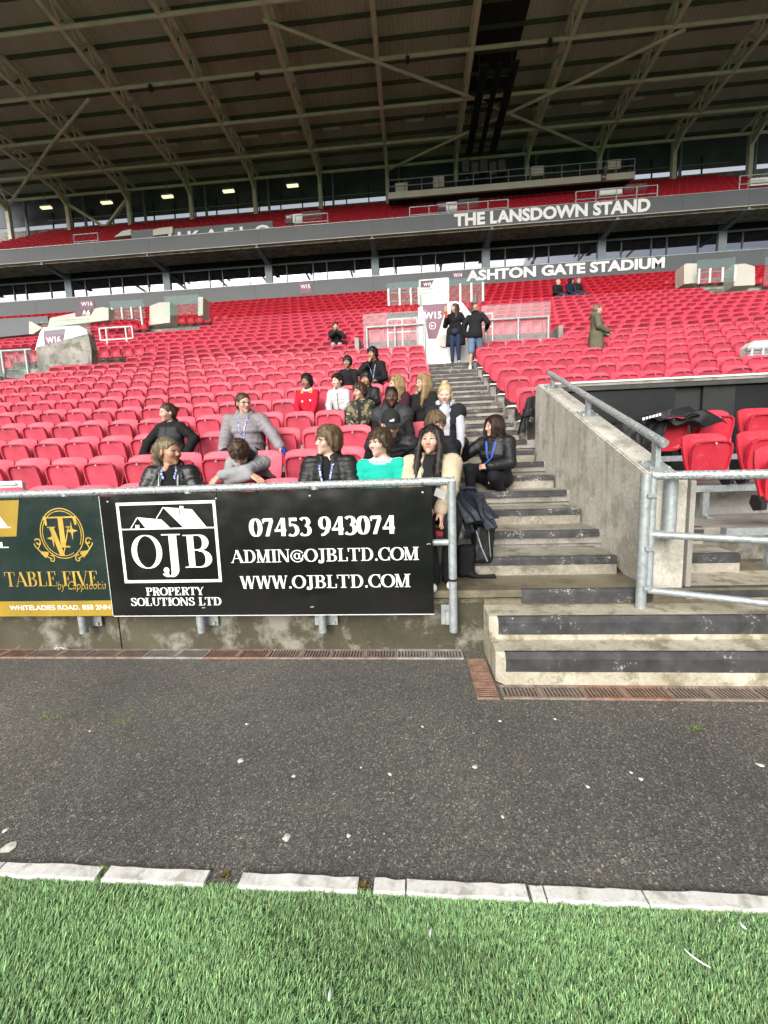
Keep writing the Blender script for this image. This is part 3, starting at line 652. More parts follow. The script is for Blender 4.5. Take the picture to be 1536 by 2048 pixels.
def serif(s, x0, x1, z0, z1, Y, mat, parent, T=.19, t=.045, track=.03, name='lettering'):
    V, F = [], []; x = 0; k = 0
    for ch in s:
        g, adv = glyph(ch, T, t)
        for vs, fs in g:
            n = len(V); k += 1; V += [(x+a, b, .00005*(k % 23)) for a, b in vs]; F += [tuple(i+n for i in f) for f in fs]
        x += adv+track
    return fit_mesh(V, F, x0, x1, z0, z1, Y, name, mat, parent)
def flat(pts, Y, mat, parent, name='print', d=.0):
    """flat printed polygon facing the pitch, points as (x, z)"""
    return MB().add([(x, Y, z) for x, z in pts], [tuple(range(len(pts)))]).build(name, mat, parent)
def strokes(paths, wd, Y, mat, parent, name='print', close=False, taper=False):
    m = MB(); k = 0
    for pts in paths:
        vs, fs = pen(pts, wd, wd if not taper else wd*.35, close); k += 1
        m.add([(a, Y-.0001*k, b) for a, b in vs], fs)
    return m.build(name, mat, parent)
# ================================================================== advertising boards
BY = 2.838     # front face of the boards
# black board
bx0, bx1, bz0, bz1 = -2.352, .125, .342, 1.275
bd = thing('advertising_board', 'black gloss board with white house logo and phone number', 'signboard', (0, 0, 0))
MB().box(bx0, bx1, BY, BY+.006, bz0, bz1).build('panel', M_SIGNB, bd)
MB().box(bx0, bx1, BY-.002, BY+.008, bz0-.006, bz0).build('edge_trim', M_WHITEP, bd)
def BP(x, y):   # a point of the photographed board on its plane
    v = CD+CR*((x-768)/CF)-CU*((y-1024)/CF); t = BY/v.y; return (v.x*t, H+v.z*t)
Yt = BY-.0015
serif('07453 943074', BP(499, 1068)[0], BP(790, 1068)[0], BP(645, 1072)[1], BP(645, 1033)[1], Yt, M_TXTW, bd, .23, .06, .03)
serif('ADMIN@OJBLTD.COM', BP(461, 1110)[0], BP(838, 1110)[0], BP(650, 1126)[1], BP(650, 1097)[1], Yt, M_TXTW, bd, .19, .05, .02)
serif('WWW.OJBLTD.COM', BP(480, 1163)[0], BP(821, 1163)[0], BP(650, 1179)[1], BP(650, 1150)[1], Yt, M_TXTW, bd, .19, .05, .02)
serif('PROPERTY', BP(292, 1182)[0], BP(408, 1182)[0], BP(350, 1190.5)[1], BP(350, 1174.5)[1], Yt, M_TXTW, bd, .22, .06, .02)
serif('SOLUTIONS LTD', BP(262, 1203)[0], BP(443, 1203)[0], BP(350, 1211)[1], BP(350, 1195)[1], Yt, M_TXTW, bd, .22, .06, .02)
L_, R2, Tp, Bt = BP(240, 1080)[0], BP(437, 1080)[0], BP(330, 1003)[1], BP(345, 1165)[1]
fr = .022
m = MB()
for a in ((L_, R2, Tp-fr, Tp), (L_, R2, Bt, Bt+fr), (L_, L_+fr, Bt+fr, Tp-fr), (R2-fr, R2, Bt+fr, Tp-fr)): m.add([(a[0], Yt, a[2]), (a[1], Yt, a[2]), (a[1], Yt, a[3]), (a[0], Yt, a[3])], [(0, 1, 2, 3)])
m.build('logo_frame', M_TXTW, bd)
zl = BP(338, 1057)[1]
MB().add([(L_+fr, Yt, zl-.005), (R2-fr, Yt, zl-.005), (R2-fr, Yt, zl+.005), (L_+fr, Yt, zl+.005)], [(0, 1, 2, 3)]).build('logo_line', M_TXTW, bd)
zb_ = zl+.008
for nm, pl in [('left_roof', [(274, 1034.5), (323, 1039), (341, 1056), (291, 1056)]), ('right_roof', [(325, 1014), (384, 1018.5), (414, 1054.5), (367, 1055)])]: flat([BP(*q) for q in pl][::-1], Yt-.0001, M_TXTW, bd, 'logo_'+nm)
flat([BP(*q) for q in [(359, 1012), (367, 1012), (367.5, 1032), (361, 1031)]][::-1], Yt-.0008, M_TXTW, bd, 'logo_chimney')
flat([BP(*q) for q in [(357.5, 1014), (359, 1014), (361, 1033), (359.5, 1033)]][::-1], Yt-.0005, M_SIGNB, bd, 'logo_chimney_edge')
flat([BP(*q) for q in [(271, 1050), (279, 1050), (279, 1057), (271, 1057)]][::-1], Yt-.0001, M_TXTW, bd, 'logo_window')
strokes([[BP(262, 1057), BP(274, 1036)], [BP(313, 1037), BP(326, 1015)]], .007, Yt-.0003, M_TXTW, bd, 'logo_gable_line')
serif('O', BP(263, 1100)[0], BP(324, 1100)[0], BP(294, 1137)[1], BP(294, 1070)[1], Yt, M_TXTW, bd, .16, .025)
serif('J', BP(321, 1100)[0], BP(363, 1100)[0], BP(342, 1154)[1], BP(342, 1068)[1], Yt, M_TXTW, bd, .20, .03)
serif('B', BP(368, 1100)[0], BP(423, 1100)[0], BP(395, 1135)[1], BP(395, 1069)[1], Yt, M_TXTW, bd, .18, .03)
M_TIE = pm('cable_tie', (.55, .56, .58), .5, var=.1)
for x in (bx0+.06, -1.45, -.75, .06):
    MB().path([(x, BY-.004, bz1-.035), (x+.004, BY-.008, bz1-.01), (x, 2.845, bz1+.02), (x-.002, 2.885, 1.338), (x, 2.92, 1.30)], .0022, 5).build('cable_tie', M_BLACKP, bd)
    MB().disc((x, BY-.001, bz1-.04), (0, -1, 0), .007, .003, 8).build('eyelet', M_TIE, bd)
for x, z in ((.095, .86), (-1.62, .40), (-.78, .40)): MB().path([(x-.012, BY-.003, z), (x, BY-.01, z+.006), (x+.014, BY-.004, z+.002)], .003, 5).build('cable_tie', M_TIE, bd)
# dark green board
gx0, gx1 = -4.75, bx0-.004
gb = thing('advertising_board', 'dark green board with gold ringed monogram left of the black board', 'signboard', (0, 0, 0))
MB().box(gx0, gx1, BY+.001, BY+.007, bz0-.004, bz1+.006).build('panel', M_SIGNG, gb)
MB().box(gx1-.004, gx1, BY-.002, BY+.001, bz0, bz1).build('edge_trim', M_WHITEP, gb)
Yg = BY-.0006
zz0, zz1 = bz0, BP(100, 1202)[1]
flat([(gx0, zz0), (gx1-.004, zz0), (gx1-.004, zz1), (gx0, zz1)], Yg, M_GOLDF, gb, 'address_band')
sans('WHITELADIES ROAD, BS8 2NH', BP(20, 1217)[0], BP(221, 1217)[0], BP(120, 1221)[1], BP(120, 1210)[1], Yg-.001, M_TXTW, gb, off=.010)
serif('TABLE FIVE', BP(10, 1157)[0], BP(196, 1157)[0], BP(100, 1172)[1], BP(100, 1143)[1], Yg-.001, M_GOLD, gb, .17, .03, .01)
sans('by Cappadocia', BP(116, 1175)[0], BP(213, 1175)[0], BP(160, 1184)[1], BP(160, 1162)[1], Yg-.002, M_GOLD, gb, shear=.35, off=-.012)
cx, cz = BP(124, 1067); rx = BP(167, 1067)[0]-cx; rz = (BP(124, 1018)[1]-BP(124, 1118)[1])/2
ring = lambda s, a0=0, a1=360: [(cx+rx*s*math.cos(R_(a0+(a1-a0)*i/36)), cz+rz*s*math.sin(R_(a0+(a1-a0)*i/36))) for i in range(37)]
strokes([ring(1.0)], .008, Yg-.001, M_GOLD, gb, 'monogram_ring'); strokes([ring(.90, -30, 300)], .006, Yg-.001, M_GOLD, gb, 'monogram_ring')
serif('T', BP(89, 1060)[0], BP(155, 1060)[0], BP(124, 1095)[1], BP(124, 1033)[1], Yg-.0012, M_GOLD, gb, .13, .05)
serif('V', BP(98, 1080)[0], BP(147, 1080)[0], BP(124, 1112)[1], BP(124, 1053)[1], Yg-.0025, M_GOLD, gb, .17, .03)
for sx in (-1, 1):
    f = lambda u, v: (cx+sx*rx*u, cz+rz*v)
    spi = lambda u, v, r, a0, n=18: [f(u+r*(1-.75*i/n)*math.cos(a0+i*.36), v+r*(1-.75*i/n)*math.sin(a0+i*.36)) for i in range(n)]
    strokes([[f(1.05, -.35), f(1.22, -.62), f(1.0, -.85), f(.6, -1.02)], spi(1.18, -.33, .16, .4), spi(.62, -1.02, .16, 1.2), [f(.75, -.75), f(1.1, -.72), f(1.32, -.5), f(1.38, -.38)]], .009, Yg-.001, M_GOLD, gb, 'monogram_scroll')
    flat([f(.72, -.80), f(.95, -.70), f(1.12, -.78), f(.9, -.98)][::sx], Yg-.0016, M_GOLD, gb, 'monogram_leaf')
for u, v in ((-.45, -.18), (.48, .1)):
    q = [(cx+rx*u+math.cos(a)*r*.05, cz+rz*v+math.sin(a)*r*.075) for a, r in [(i*math.pi/4, 1 if i % 2 == 0 else .25) for i in range(8)]]
    flat(q, Yg-.001, M_GOLD, gb, 'monogram_star')
ga = BP(38, 1000)[0]; gz = BP(20, 1073)[1]
flat([(gx0, gz), (BP(33, 1073)[0], gz), (ga, bz1-.01), (gx0, bz1-.01)], Yg, M_GOLDF, gb, 'gold_corner')
serif('A', BP(-52, 1050)[0], BP(21, 1050)[0], BP(5, 1056)[1], BP(5, 1013)[1], Yg-.001, M_TXTW, gb, .2, .05)
sans('BRISTOL', BP(-120, 1090)[0], BP(17, 1090)[0], BP(5, 1096)[1], BP(5, 1084)[1], Yg-.001, M_TXTW, gb, off=.02)
for x in (gx1-.05, -3.0, -3.7): MB().path([(x, BY-.004, bz1-.03), (x+.004, BY-.008, bz1-.01), (x, 2.845, bz1+.02), (x-.002, 2.885, 1.338), (x, 2.92, 1.30)], .0022, 5).build('cable_tie', M_BLACKP, gb)

# ================================================================== seats
def seat_meshes(mat, tagname, nu=8, nv=6):
    vs, fs = [], []
    def bp(u, v, back):
        wv = .196+.026*math.sin(min(1, v*1.3)*math.pi/2)-.004*v
        x = u*wv*(1-.05*max(0, (v-.82)/.18)**2*abs(u)**2)
        z = .43+.445*v-(abs(u)**4.5)*.035*v**4-(abs(u)**3)*.0
        y = .585+.085*v-.045*u*u*(1-.35*v)+.010*math.sin(v*math.pi)
        if v > .9: y += .012*((v-.9)/.1)**2
        if back: y += .020+.012*math.sin(v*math.pi); 
        return (x, y, z)
    for back in (0, 1):
        for j in range(nv+1):
            for i in range(nu+1): vs.append(bp(-1+2*i/nu, [0, .18, .4, .62, .82, .94, 1][j] if nv == 6 else j/nv, back))
    W = nu+1; B = W*(nv+1)
    for j in range(nv):
        for i in range(nu):
            a = j*W+i; fs.append((a, a+1, a+W+1, a+W)); fs.append((B+a+W, B+a+W+1, B+a+1, B+a))
    rim = [i for i in range(W)]+[j*W+nu for j in range(1, nv+1)]+[nv*W+i for i in range(nu-1, -1, -1)]+[j*W for j in range(nv-1, 0, -1)]
    for i in range(len(rim)):
        a, b = rim[i], rim[(i+1) % len(rim)]; fs.append((b, a, B+a, B+b))
    back = MB().add(vs, fs).mesh('seat_backrest_'+tagname, True); back.materials.append(mat)
    # tipped-up seat pan: rounded shield with a raised rim and a recessed underside
    out = []
    for (x, z) in [(-.125, .405), (-.06, .395), (.06, .395), (.125, .405), (.165, .45), (.186, .56), (.190, .68), (.178, .755), (.14, .785), (.05, .792), (.012, .792), (0, .783), (-.012, .792), (-.05, .792), (-.14, .785), (-.178, .755), (-.190, .68), (-.186, .56), (-.165, .45)]: out.append((x, z))
    n = len(out); vs, fs = [], []
    py = lambda z: .565-(z-.395)*.22
    rings = [(1.0, .045), (1.0, .012), (.985, .0), (.925, .0), (.895, .024), (.55, .030)]
    for sc, dy in rings:
        for x, z in out: 
            zz = .59+(z-.59)*sc; vs.append((x*sc, py(zz)+dy, zz))
    for r in range(len(rings)-1):
        for i in range(n): fs.append((r*n+i, r*n+(i+1) % n, (r+1)*n+(i+1) % n, (r+1)*n+i))
    vs.append((0, py(.59)+.030, .59)); k = len(vs)-1; r = (len(rings)-1)*n
    for i in range(n): fs.append((r+i, r+(i+1) % n, k))
    fs.append(tuple(range(n))[::-1])
    pan = MB().add(vs, fs).mesh('seat_pan_'+tagname, True); pan.materials.append(mat)
    # pan folded down for a sitter
    m = MB(); oo = [(x, .13+(.792-z)*1.0) for x, z in out]
    m.prism(oo, 'z', .40, .44); op = m.mesh('seat_pan_open_'+tagname, False); op.materials.append(mat)
    return back, pan, op
SEATM = {}
for nm, mt in (('faded', M_SEAT), ('mid', M_SEAT2), ('fresh', M_SEAT3), ('shelter', M_SEATD)): SEATM[nm] = seat_meshes(mt, nm)
hm = MB()
hm.prism([(.50, .36), (.60, .34), (.66, .40), (.64, .47), (.56, .47), (.50, .42)], 'x', -.02, .02); HINGE = hm.mesh('seat_hinge_bracket'); HINGE.materials.append(M_BLACKP)
RIVET = MB().disc((0, .470, .762), (0, -1, 0), .0095, .006, 8).mesh('seat_number_disc'); RIVET.materials.append(pm('disc_grey', (.42, .38, .38), .5))
lowV, lowF = None, None
def low_seat():
    m = MB(); nu = 3
    def q(u, v): 
        return (u*(.20+.02*v), .59+.085*v-.045*u*u, .43+.44*v-(abs(u)**4)*.02*v)
    vs = [q(-1+2*i/nu, v) for v in (0, .6, 1) for i in range(nu+1)]
    fs = [(j*4+i, j*4+i+1, j*4+5+i, j*4+4+i) for j in range(2) for i in range(3)]
    vs += [(x, y+.03, z) for x, y, z in [q(-1+2*i/nu, v) for v in (0, 1) for i in range(nu+1)]]
    fs += [(8+i, 9+i, 17+i, 16+i) for i in range(3)]+[(12+i+1, 12+i, 16+i, 16+i+1) for i in range(3)]+[(0, 8, 16, 12), (11, 3, 15, 19)]
    m.add(vs, fs)
    o = [(-.13, .40), (.13, .40), (.185, .52), (.185, .74), (.14, .785), (-.14, .785), (-.185, .74), (-.185, .52)]
    n = 8; py = lambda z: .565-(z-.395)*.22; vs, fs = [], []
    for sc, dy in ((1, .045), (1, .0), (.90, .0), (.87, .026)):
        for x, z in o: vs.append((x*sc, py(.59+(z-.59)*sc)+dy, .59+(z-.59)*sc))
    for r in range(3):
        for i in range(n): fs.append((r*n+i, r*n+(i+1) % n, (r+1)*n+(i+1) % n, (r+1)*n+i))
    fs.append(tuple(range(24, 32))); m.add(vs, fs)
    m.box(-.21, -.17, .53, .62, .36, .43); m.box(.17, .21, .53, .62, .36, .43)
    return m
LOW = low_seat()
PITCH = .46
slots = []     # (row, x, side, index)
OCC = {}
def in_box(x, k, boxes): return any(a < x < b and k0 <= k <= k1 for a, b, k0, k1 in boxes)
UP = [(-1.2, 3.3, 17, 20), (-13.2, -9.2, 18, 21), (12.6, 16.6, 19, 23)]   # upper passages
for k in range(NROW):
    if k < 14 :
        for i in range(24):
            x = .40-.23-PITCH*i
            if x < -10.9: continue
            if k in (11, 12, 13) and (PIT[0]-.2 < x or x < PIT2[1]+.2): continue
            slots.append((k, x, 'L', i))
        for i in range(26):
            x = -12.6-PITCH*i
            if k in (11, 12, 13) and PIT2[0]-.2 < x: continue
            if x > -27: slots.append((k, x, 'F', i))
        if k >= 4:
            for i in range(50):
                x = 1.69+.215+PITCH*i
                if k in (11, 12, 13) and x < PIT[1]+.2: continue
                if x < 23: slots.append((k, x, 'R', i))
    else:
        for i in range(-62, 48):
            x = .17+PITCH*i+(.23 if k % 2 else 0)
            if in_box(x, k, UP): continue
            slots.append((k, x, 'C', i))
vis = []
for s in slots:
    p = pix((s[1], YR(s[0])+.6, ZR(s[0])+.7))
    if p[2] > 0 and -30 < p[0] < 1566: vis.append((p[2], s))
vis.sort(key=lambda a: a[0])
OCCUPIED = {(0, -2.13), (1, -1.67), (2, -2.13), (2, -3.05), (0, -.75), (0, -.29), (0, .17), (1, -.29), (1, .17), (2, -.29), (3, -.75), (4, -.75), (4, -1.21), (4, -1.67), (6, -1.21), (6, -.75), (3, -.29), (3, .17), (2, .17)}
def is_occ(k, x): return any(k == a and abs(x-b) < .12 for a, b in OCCUPIED)
SIDE = {'L': 'left of the stairs', 'R': 'right of the stairs', 'F': 'beyond the far aisle', 'C': 'above the passage'}
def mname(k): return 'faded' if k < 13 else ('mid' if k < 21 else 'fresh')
nearest = vis[:300]; rest = [s for d, s in vis[300:]]
def make_seat(k, x, label, mn, occ=False, rz=0, loc=None, group='folding seats in the rows near the pitch'):
    r = thing('folding_seat', label, 'seat', loc or (x, YR(k), ZR(k)), rz, group)
    B, Pn, Op = SEATM[mn]
    rs = random.Random(int(x*977+k*31)); r.rotation_euler = (rs.uniform(-.012, .012), rs.uniform(-.008, .008), rz+rs.uniform(-.02, .02))
    link('backrest', B, None, r)
    if occ: link('seat_pan', Op, None, r)
    else:
        pn = link('seat_pan', Pn, None, r); link('number_disc', RIVET, None, pn)
    link('hinge', HINGE, None, r, (-.195, 0, 0)); link('hinge', HINGE, None, r, (.195, 0, 0))
    return r
IDX = ['first']+ORD[1:]
for d, (k, x, side, i) in nearest:
    lab = f'red folding seat in the {ORD[k]} row, {IDX[min(i, 29)] if i >= 0 else "side"} seat {SIDE[side]}'
    if is_occ(k, x): lab = lab.replace('red folding seat', 'occupied red seat')
    make_seat(k, x, lab, mname(k), is_occ(k, x))
def seat_mass(name, lst, mat, label):
    V = np.array(LOW.v); quads = [f for f in LOW.f]
    vs = np.concatenate([V+np.array(p) for p in lst]); n = len(V)
    tri = []
    for f in quads:
        for q in range(1, len(f)-1): tri.append((f[0], f[q], f[q+1]))
    T = np.array(tri); F = np.concatenate([T+i*n for i in range(len(lst))])
    o = link(name, raw_mesh(name, vs, F), mat); tag(o, label, 'seats', kind='stuff'); return o
j = lambda: (random.uniform(-.006, .006), random.uniform(-.012, .012), random.uniform(-.004, .004))
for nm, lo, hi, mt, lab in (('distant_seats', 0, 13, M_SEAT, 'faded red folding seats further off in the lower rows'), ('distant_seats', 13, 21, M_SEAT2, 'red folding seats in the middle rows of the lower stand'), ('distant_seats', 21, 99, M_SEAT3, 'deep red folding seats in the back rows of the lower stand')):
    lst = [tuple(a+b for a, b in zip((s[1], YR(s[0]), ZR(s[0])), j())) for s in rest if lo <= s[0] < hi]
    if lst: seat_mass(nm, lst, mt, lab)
# seat beams and their feet, part of the terrace
for k in range(14):
    z, y = ZR(k), YR(k)
    segs = [(-10.9, .42)]
    if k in (11, 12, 13): segs = [(-8.8, PIT[0])]
    if k >= 4: segs.append((1.70 if k not in (11, 12, 13) else PIT[1], 14))
    for a, b in segs:
        MB().box(a, b, y+.56, y+.63, z+.30, z+.36).build('seat_beam', M_GALV, ter)
    x = segs[-1][0]+.02 if k >= 4 else None
    if x and k not in (11, 12, 13):
        MB().box(x-.03, x+.09, y+.42, y+.66, z+.01, z+.30).build('beam_foot', M_CONC, ter)
        MB().box(x-.05, x+.12, y+.36, y+.56, z+.301, z+.325).build('beam_end_plate', M_WHITEP, ter)
# ================================================================== dugout at right
M_DUGP = pm('dugout_post_grey', (.022, .023, .024), .4, var=.2)
dg = thing('dugout', 'dark glazed dugout back with pale roof edge behind the right hand seats', 'dugout', (0, 0, 0))
DX0, DX1, DY = 1.95, 9.0, 5.93
MB().box(DX0, DX1, DY-.06, DY+.30, 2.40, 2.455).build('roof_edge', M_CONC, dg)
MB().box(DX0, DX1, DY-.075, DY-.06, 2.438, 2.462).build('roof_trim', M_WHITEP, dg)
MB().box(DX0, DX1, DY-.05, DY+.29, 2.34, 2.399).build('roof_fascia', M_DARKC, dg)
xs = [1.96, 3.62, 3.98, 4.40, 5.25, 5.9, 7.4, 9.0]
for i, (a, b) in enumerate(zip(xs[:-1], xs[1:])):
    if i in (1, 4): MB().box(a+.003, b-.003, DY+.06, DY+.10, 1.05, 2.34).build('post_panel', M_DUGP, dg)
    else: MB().box(a+.004, b-.004, DY+.02+.03*(i > 2), DY+.05+.03*(i > 2), 1.05, 2.34).build('pane', M_DUG if i != 2 else M_DUGP, dg)
MB().box(DX0, DX1, DY+.11, DY+.2, 1.0, 2.40).build('back_wall', M_DARK, dg)
MB().box(1.955, DX1, 5.30, DY+.2, ZR(2)-.1, ZR(2)-.002).build('floor', M_CONC, dg)
MB().box(DX1, DX1+.1, 3.0, DY+.3, .4, 2.44).build('end_wall', M_CONC, dg)
for k in (0, 1, 2):
    y, z = YR(k), ZR(k)
    MB().box(2.62, 9, y+.56, y+.63, z+.27, z+.335).build('seat_beam', M_GALV, dg)
    for x in (3.0, 4.6, 6.2):
        MB().prism([(y+.50, z), (y+.70, z), (y+.68, z+.015), (y+.62, z+.03), (y+.61, z+.27), (y+.57, z+.27), (y+.57, z+.03), (y+.50, z+.015)], 'x', x-.03, x+.03).build('beam_foot', M_GALV, dg)
for k, x, lab in [(2, 3.07, 'sheltered red seat under the black jackets by the flank wall'), (2, 3.58, 'red dugout seat in the back row right of the jackets'), (2, 4.12, 'red dugout seat in the back row at the right edge'), (1, 2.99, 'red dugout seat in the middle row seen above the gate rail'), (1, 3.52, 'red dugout seat of the middle row at the right edge'), (1, 4.05, 'red dugout seat of the middle row outside to the right'), (2, 4.65, 'red dugout seat in the back row far right')]:
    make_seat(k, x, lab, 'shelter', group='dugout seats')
make_seat(0, 2.96, 'large red dugout seat nearest the gate, turned sideways at the right edge', 'shelter', loc=(2.93, 2.92, .60), rz=R_(-10), group='dugout seats')

# ================================================================== passages (vomitories)
def AY(x, y, Y):
    v = CD+CR*((x-768)/CF)-CU*((y-1024)/CF); t = Y/v.y; return (v.x*t, H+v.z*t)
def slab(pts_px, Y, th, mat, parent, name):
    """upright slab facing the pitch: outline read at depth Y, given thickness"""
    return MB().prism([AY(a, b, Y) for a, b in pts_px], 'y', Y, Y+th).build(name, mat, parent)
ps = thing('stand_passage', 'passage at the top of the stairs with white W15 wall and glass screens', 'passage', (0, 0, 0))
MB().box(.40, 2.05, 11.775, 12.45, 3.9, 4.143).build('landing', M_CONC, ps)
MB().box(PIT[0], PIT[1], 11.8, 14.25, 2.2, 2.4).build('pit_floor', M_DARKC, ps)
MB().box(PIT[0], PIT[1], 14.18, 14.3, 2.4, ZR(14)-.1).build('back_wall', M_CONC, ps)
MB().box(PIT[0]-.12, PIT[0], 11.8, 14.2, 2.4, ZR(13)+.1).build('side_wall', M_CONC, ps); MB().box(PIT[1], PIT[1]+.12, 11.8, 14.2, 2.4, ZR(13)+.1).build('side_wall', M_CONC, ps)
for i in range(8):
    z = 3.0+.2*i
    MB().box(PIT[0]+.0, .1-.17*i, 12.7+.001*i, 14.1, z, z+.2).build('side_step', M_STEELG, ps)
    MB().box(2.1+.2*i, PIT[1], 12.7+.001*i, 14.1, z, z+.2).build('side_step', M_STEELG, ps)
MB().prism([(.24, 4.143), (1.95, 4.143), (1.95, 5.42), (1.55, 5.96), (1.35, 6.02), (.42, 5.99), (.26, 5.90)], 'y', 12.40, 12.62).build('white_wall', M_WALLW, ps)
sp = flat([AY(*q, 12.39) for q in [(844, 610), (895, 606.5), (873, 677), (857, 677)]][::-1], 12.385, M_MAROON2, ps, 'sign_panel')
sans('W15', *[AY(a, 640, 12.38)[0] for a in (848, 883)], AY(860, 638, 12.38)[1], AY(860, 624, 12.38)[1], 12.38, M_TXTW, ps, off=.02)
c_ = AY(865, 651.5, 12.38)
strokes([[(c_[0]+.095*math.cos(a*.2094), c_[1]+.095*math.sin(a*.2094)) for a in range(31)], [(c_[0]+.05, c_[1]), (c_[0]-.05, c_[1])], [(c_[0]-.01, c_[1]+.04), (c_[0]-.05, c_[1]), (c_[0]-.01, c_[1]-.04)]], .016, 12.378, M_TXTW, ps, 'arrow')
MB().disc((AY(888, 681, 12.3)[0], 12.40, AY(888, 681, 12.3)[1]), (0, -1, 0), .17, .06, 24).build('round_light', M_CREAM, ps)
def balustrade(parent, x0, x1, Y, zb, zr, zg, gm, posts):
    MB().tube((x0, Y, zr), (x1, Y, zr), .035, 10).build('top_rail', M_GALV, parent, smooth=True)
    for x in posts: MB().tube((x, Y, zb), (x, Y, zr), .032, 10).build('post', M_GALV, parent, smooth=True)
    MB().box(x0-.08, x1+.04, Y+.05, Y+.062, zb+.05, zg).build('glass_screen', gm, parent)
balustrade(ps, -1.25, .44, 11.9, 3.9, 5.28, 5.67, M_GLASSP, (-1.22, -.42, .41))
balustrade(ps, 2.09, 3.84, 11.9, 3.9, 5.28, 5.69, M_GLASSP, (2.12, 3.0, 3.81))
for x0, x1 in ((-.75, .25), (1.95, 2.75)):
    zr = 6.25
    for z in (zr, zr-.42): MB().tube((x0, 14.25, z), (x1, 14.25, z), .022, 8).build('upper_rail', M_WHITEP, ps)
    for x in (x0, (x0+x1)/2, x1): MB().tube((x, 14.25, 5.2), (x, 14.25, zr), .022, 8).build('upper_rail_post', M_WHITEP, ps)
MB().box(.02, .04, 12.65, 14.2, 4.9, 6.35).build('glass_screen', M_GLASS, ps); MB().box(1.98, 2.0, 12.65, 14.2, 4.9, 6.35).build('glass_screen', M_GLASS, ps)
def upper_passage(label, Y, blocks, glass, posts, sign=None):
    o = thing('stand_passage', label, 'passage', (0, 0, 0))
    for pl, mt in blocks: slab(pl, Y, .6, mt, o, 'flank_block')
    for (a, b, c, d) in glass:
        p, q = AY(a, d, Y-.3), AY(c, b, Y-.3); MB().box(p[0], q[0], Y-.3, Y-.28, p[1], q[1]).build('glass_screen', M_GLASS, o)
        p2 = AY(c, d, Y)
    for (x, y0, y1) in posts:
        p, q = AY(x, y1, Y-.32), AY(x, y0, Y-.32); MB().tube((p[0], Y-.32, p[1]), (p[0], Y-.32, q[1]), .045, 8).build('post', M_WHITEP, o)
    if posts:
        for f in (.25, .75):
            p = AY(posts[0][0], posts[0][1]+(posts[0][2]-posts[0][1])*f, Y-.26); q = AY(posts[-1][0], posts[-1][1]+(posts[-1][2]-posts[-1][1])*f, Y-.26)
            MB().tube((p[0], Y-.26, p[1]), (q[0], Y-.26, q[1]), .03, 6).build('rail', M_STEELG, o)
    return o
Yc = 17.6
hp = upper_passage('upper passage with hospitality guests only sign above the W15 wall', Yc, [([(838, 612), (898, 608), (898, 556), (893, 555), (838, 560)], M_WALLW)], [(774, 561, 842, 612), (897, 553, 970, 608)], [(778, 578, 612), (800, 577, 611), (822, 576, 610), (838, 575, 609)])
for x, y0, y1 in ((921, 568, 606), (943, 566, 604), (966, 565, 603)):
    p, q = AY(x, y1, Yc-.32), AY(x, y0, Yc-.32); MB().tube((p[0], Yc-.32, p[1]), (p[0], Yc-.32, q[1]), .045, 8).build('post', M_WHITEP, hp)
flat([AY(*q, Yc) for q in [(841, 575), (860, 575), (868, 560), (841, 562)]], Yc-.01, M_MAROON, hp, 'sign_panel')
f_ = lambda a, b: (AY(a, 570, Yc)[0], AY(b, 570, Yc)[0])
zc = lambda y: AY(862, y, Yc)[1]
sans('W15', *f_(847, 862), zc(571.5), zc(565.5), Yc-.015, M_TXTW, hp, off=.02); M_TXTG = pm('grey_lettering', (.22, .22, .24), .6, var=.05)
sans('W14', *f_(868, 882), zc(570), zc(564), Yc-.015, M_TXTG, hp)
sans('HOSPITALITY', *f_(846, 884), zc(581), zc(576), Yc-.015, M_TXTG, hp); sans('GUESTS ONLY', *f_(846, 885), zc(588), zc(583), Yc-.015, M_TXTG, hp)
upper_passage('upper passage with concrete flank and glass screens towards the left', 18.6, [([(299, 650), (340, 645), (340, 604), (318, 605), (299, 612)], M_CREAM), ([(396, 632), (406, 630), (406, 594), (396, 594)], M_CREAM)], [(223, 598, 287, 640), (331, 588, 397, 632)], [(227, 616, 642), (246, 615, 640), (265, 614, 638), (285, 613, 650)])
upper_passage('upper passage with cream flank walls and glass screen towards the right', 19.8, [([(1368, 568), (1394, 566), (1394, 527), (1372, 527), (1368, 531)], M_CREAM), ([(1468, 572), (1510, 570), (1510, 533), (1490, 527), (1468, 529)], M_CREAM)], [(1392, 515, 1472, 568), (1527, 512, 1580, 570)], [(1397, 538, 568), (1419, 537, 566), (1444, 535, 564), (1469, 533, 563)])
wp = thing('stand_passage', 'passage with W16 sign, concrete flank and glass at the left edge', 'passage', (0, 0, 0))
Yw_ = 12.3
MB().prism([AY(a, b, Yw_) for a, b in [(72, 695), (176, 667), (183, 700), (183, 745), (76, 760)]][::-1], 'y', Yw_, Yw_+.25).build('flank_wall', M_CONC, wp)
MB().prism([AY(a, b, Yw_+.8) for a, b in [(70, 700), (176, 672), (173, 660), (158, 651), (86, 655), (80, 664)]][::-1], 'y', Yw_+.8, Yw_+1.0).build('white_wall', M_WALLW, wp)
flat([AY(a, b, Yw_+.79) for a, b in [(87, 662), (130.5, 657.5), (125, 684), (90, 694)]][::-1], Yw_+.785, M_MAROON2, wp, 'sign_panel')
sans('W16', AY(92, 680, Yw_+.78)[0], AY(121, 680, Yw_+.78)[0], AY(105, 686, Yw_+.78)[1], AY(105, 673, Yw_+.78)[1], Yw_+.78, M_TXTW, wp, off=.03)
p, q = AY(84, 672, Yw_-.2), AY(178, 637, Yw_-.2); MB().box(p[0], q[0], Yw_-.2, Yw_-.18, p[1], q[1]).build('glass_screen', M_GLASS, wp)
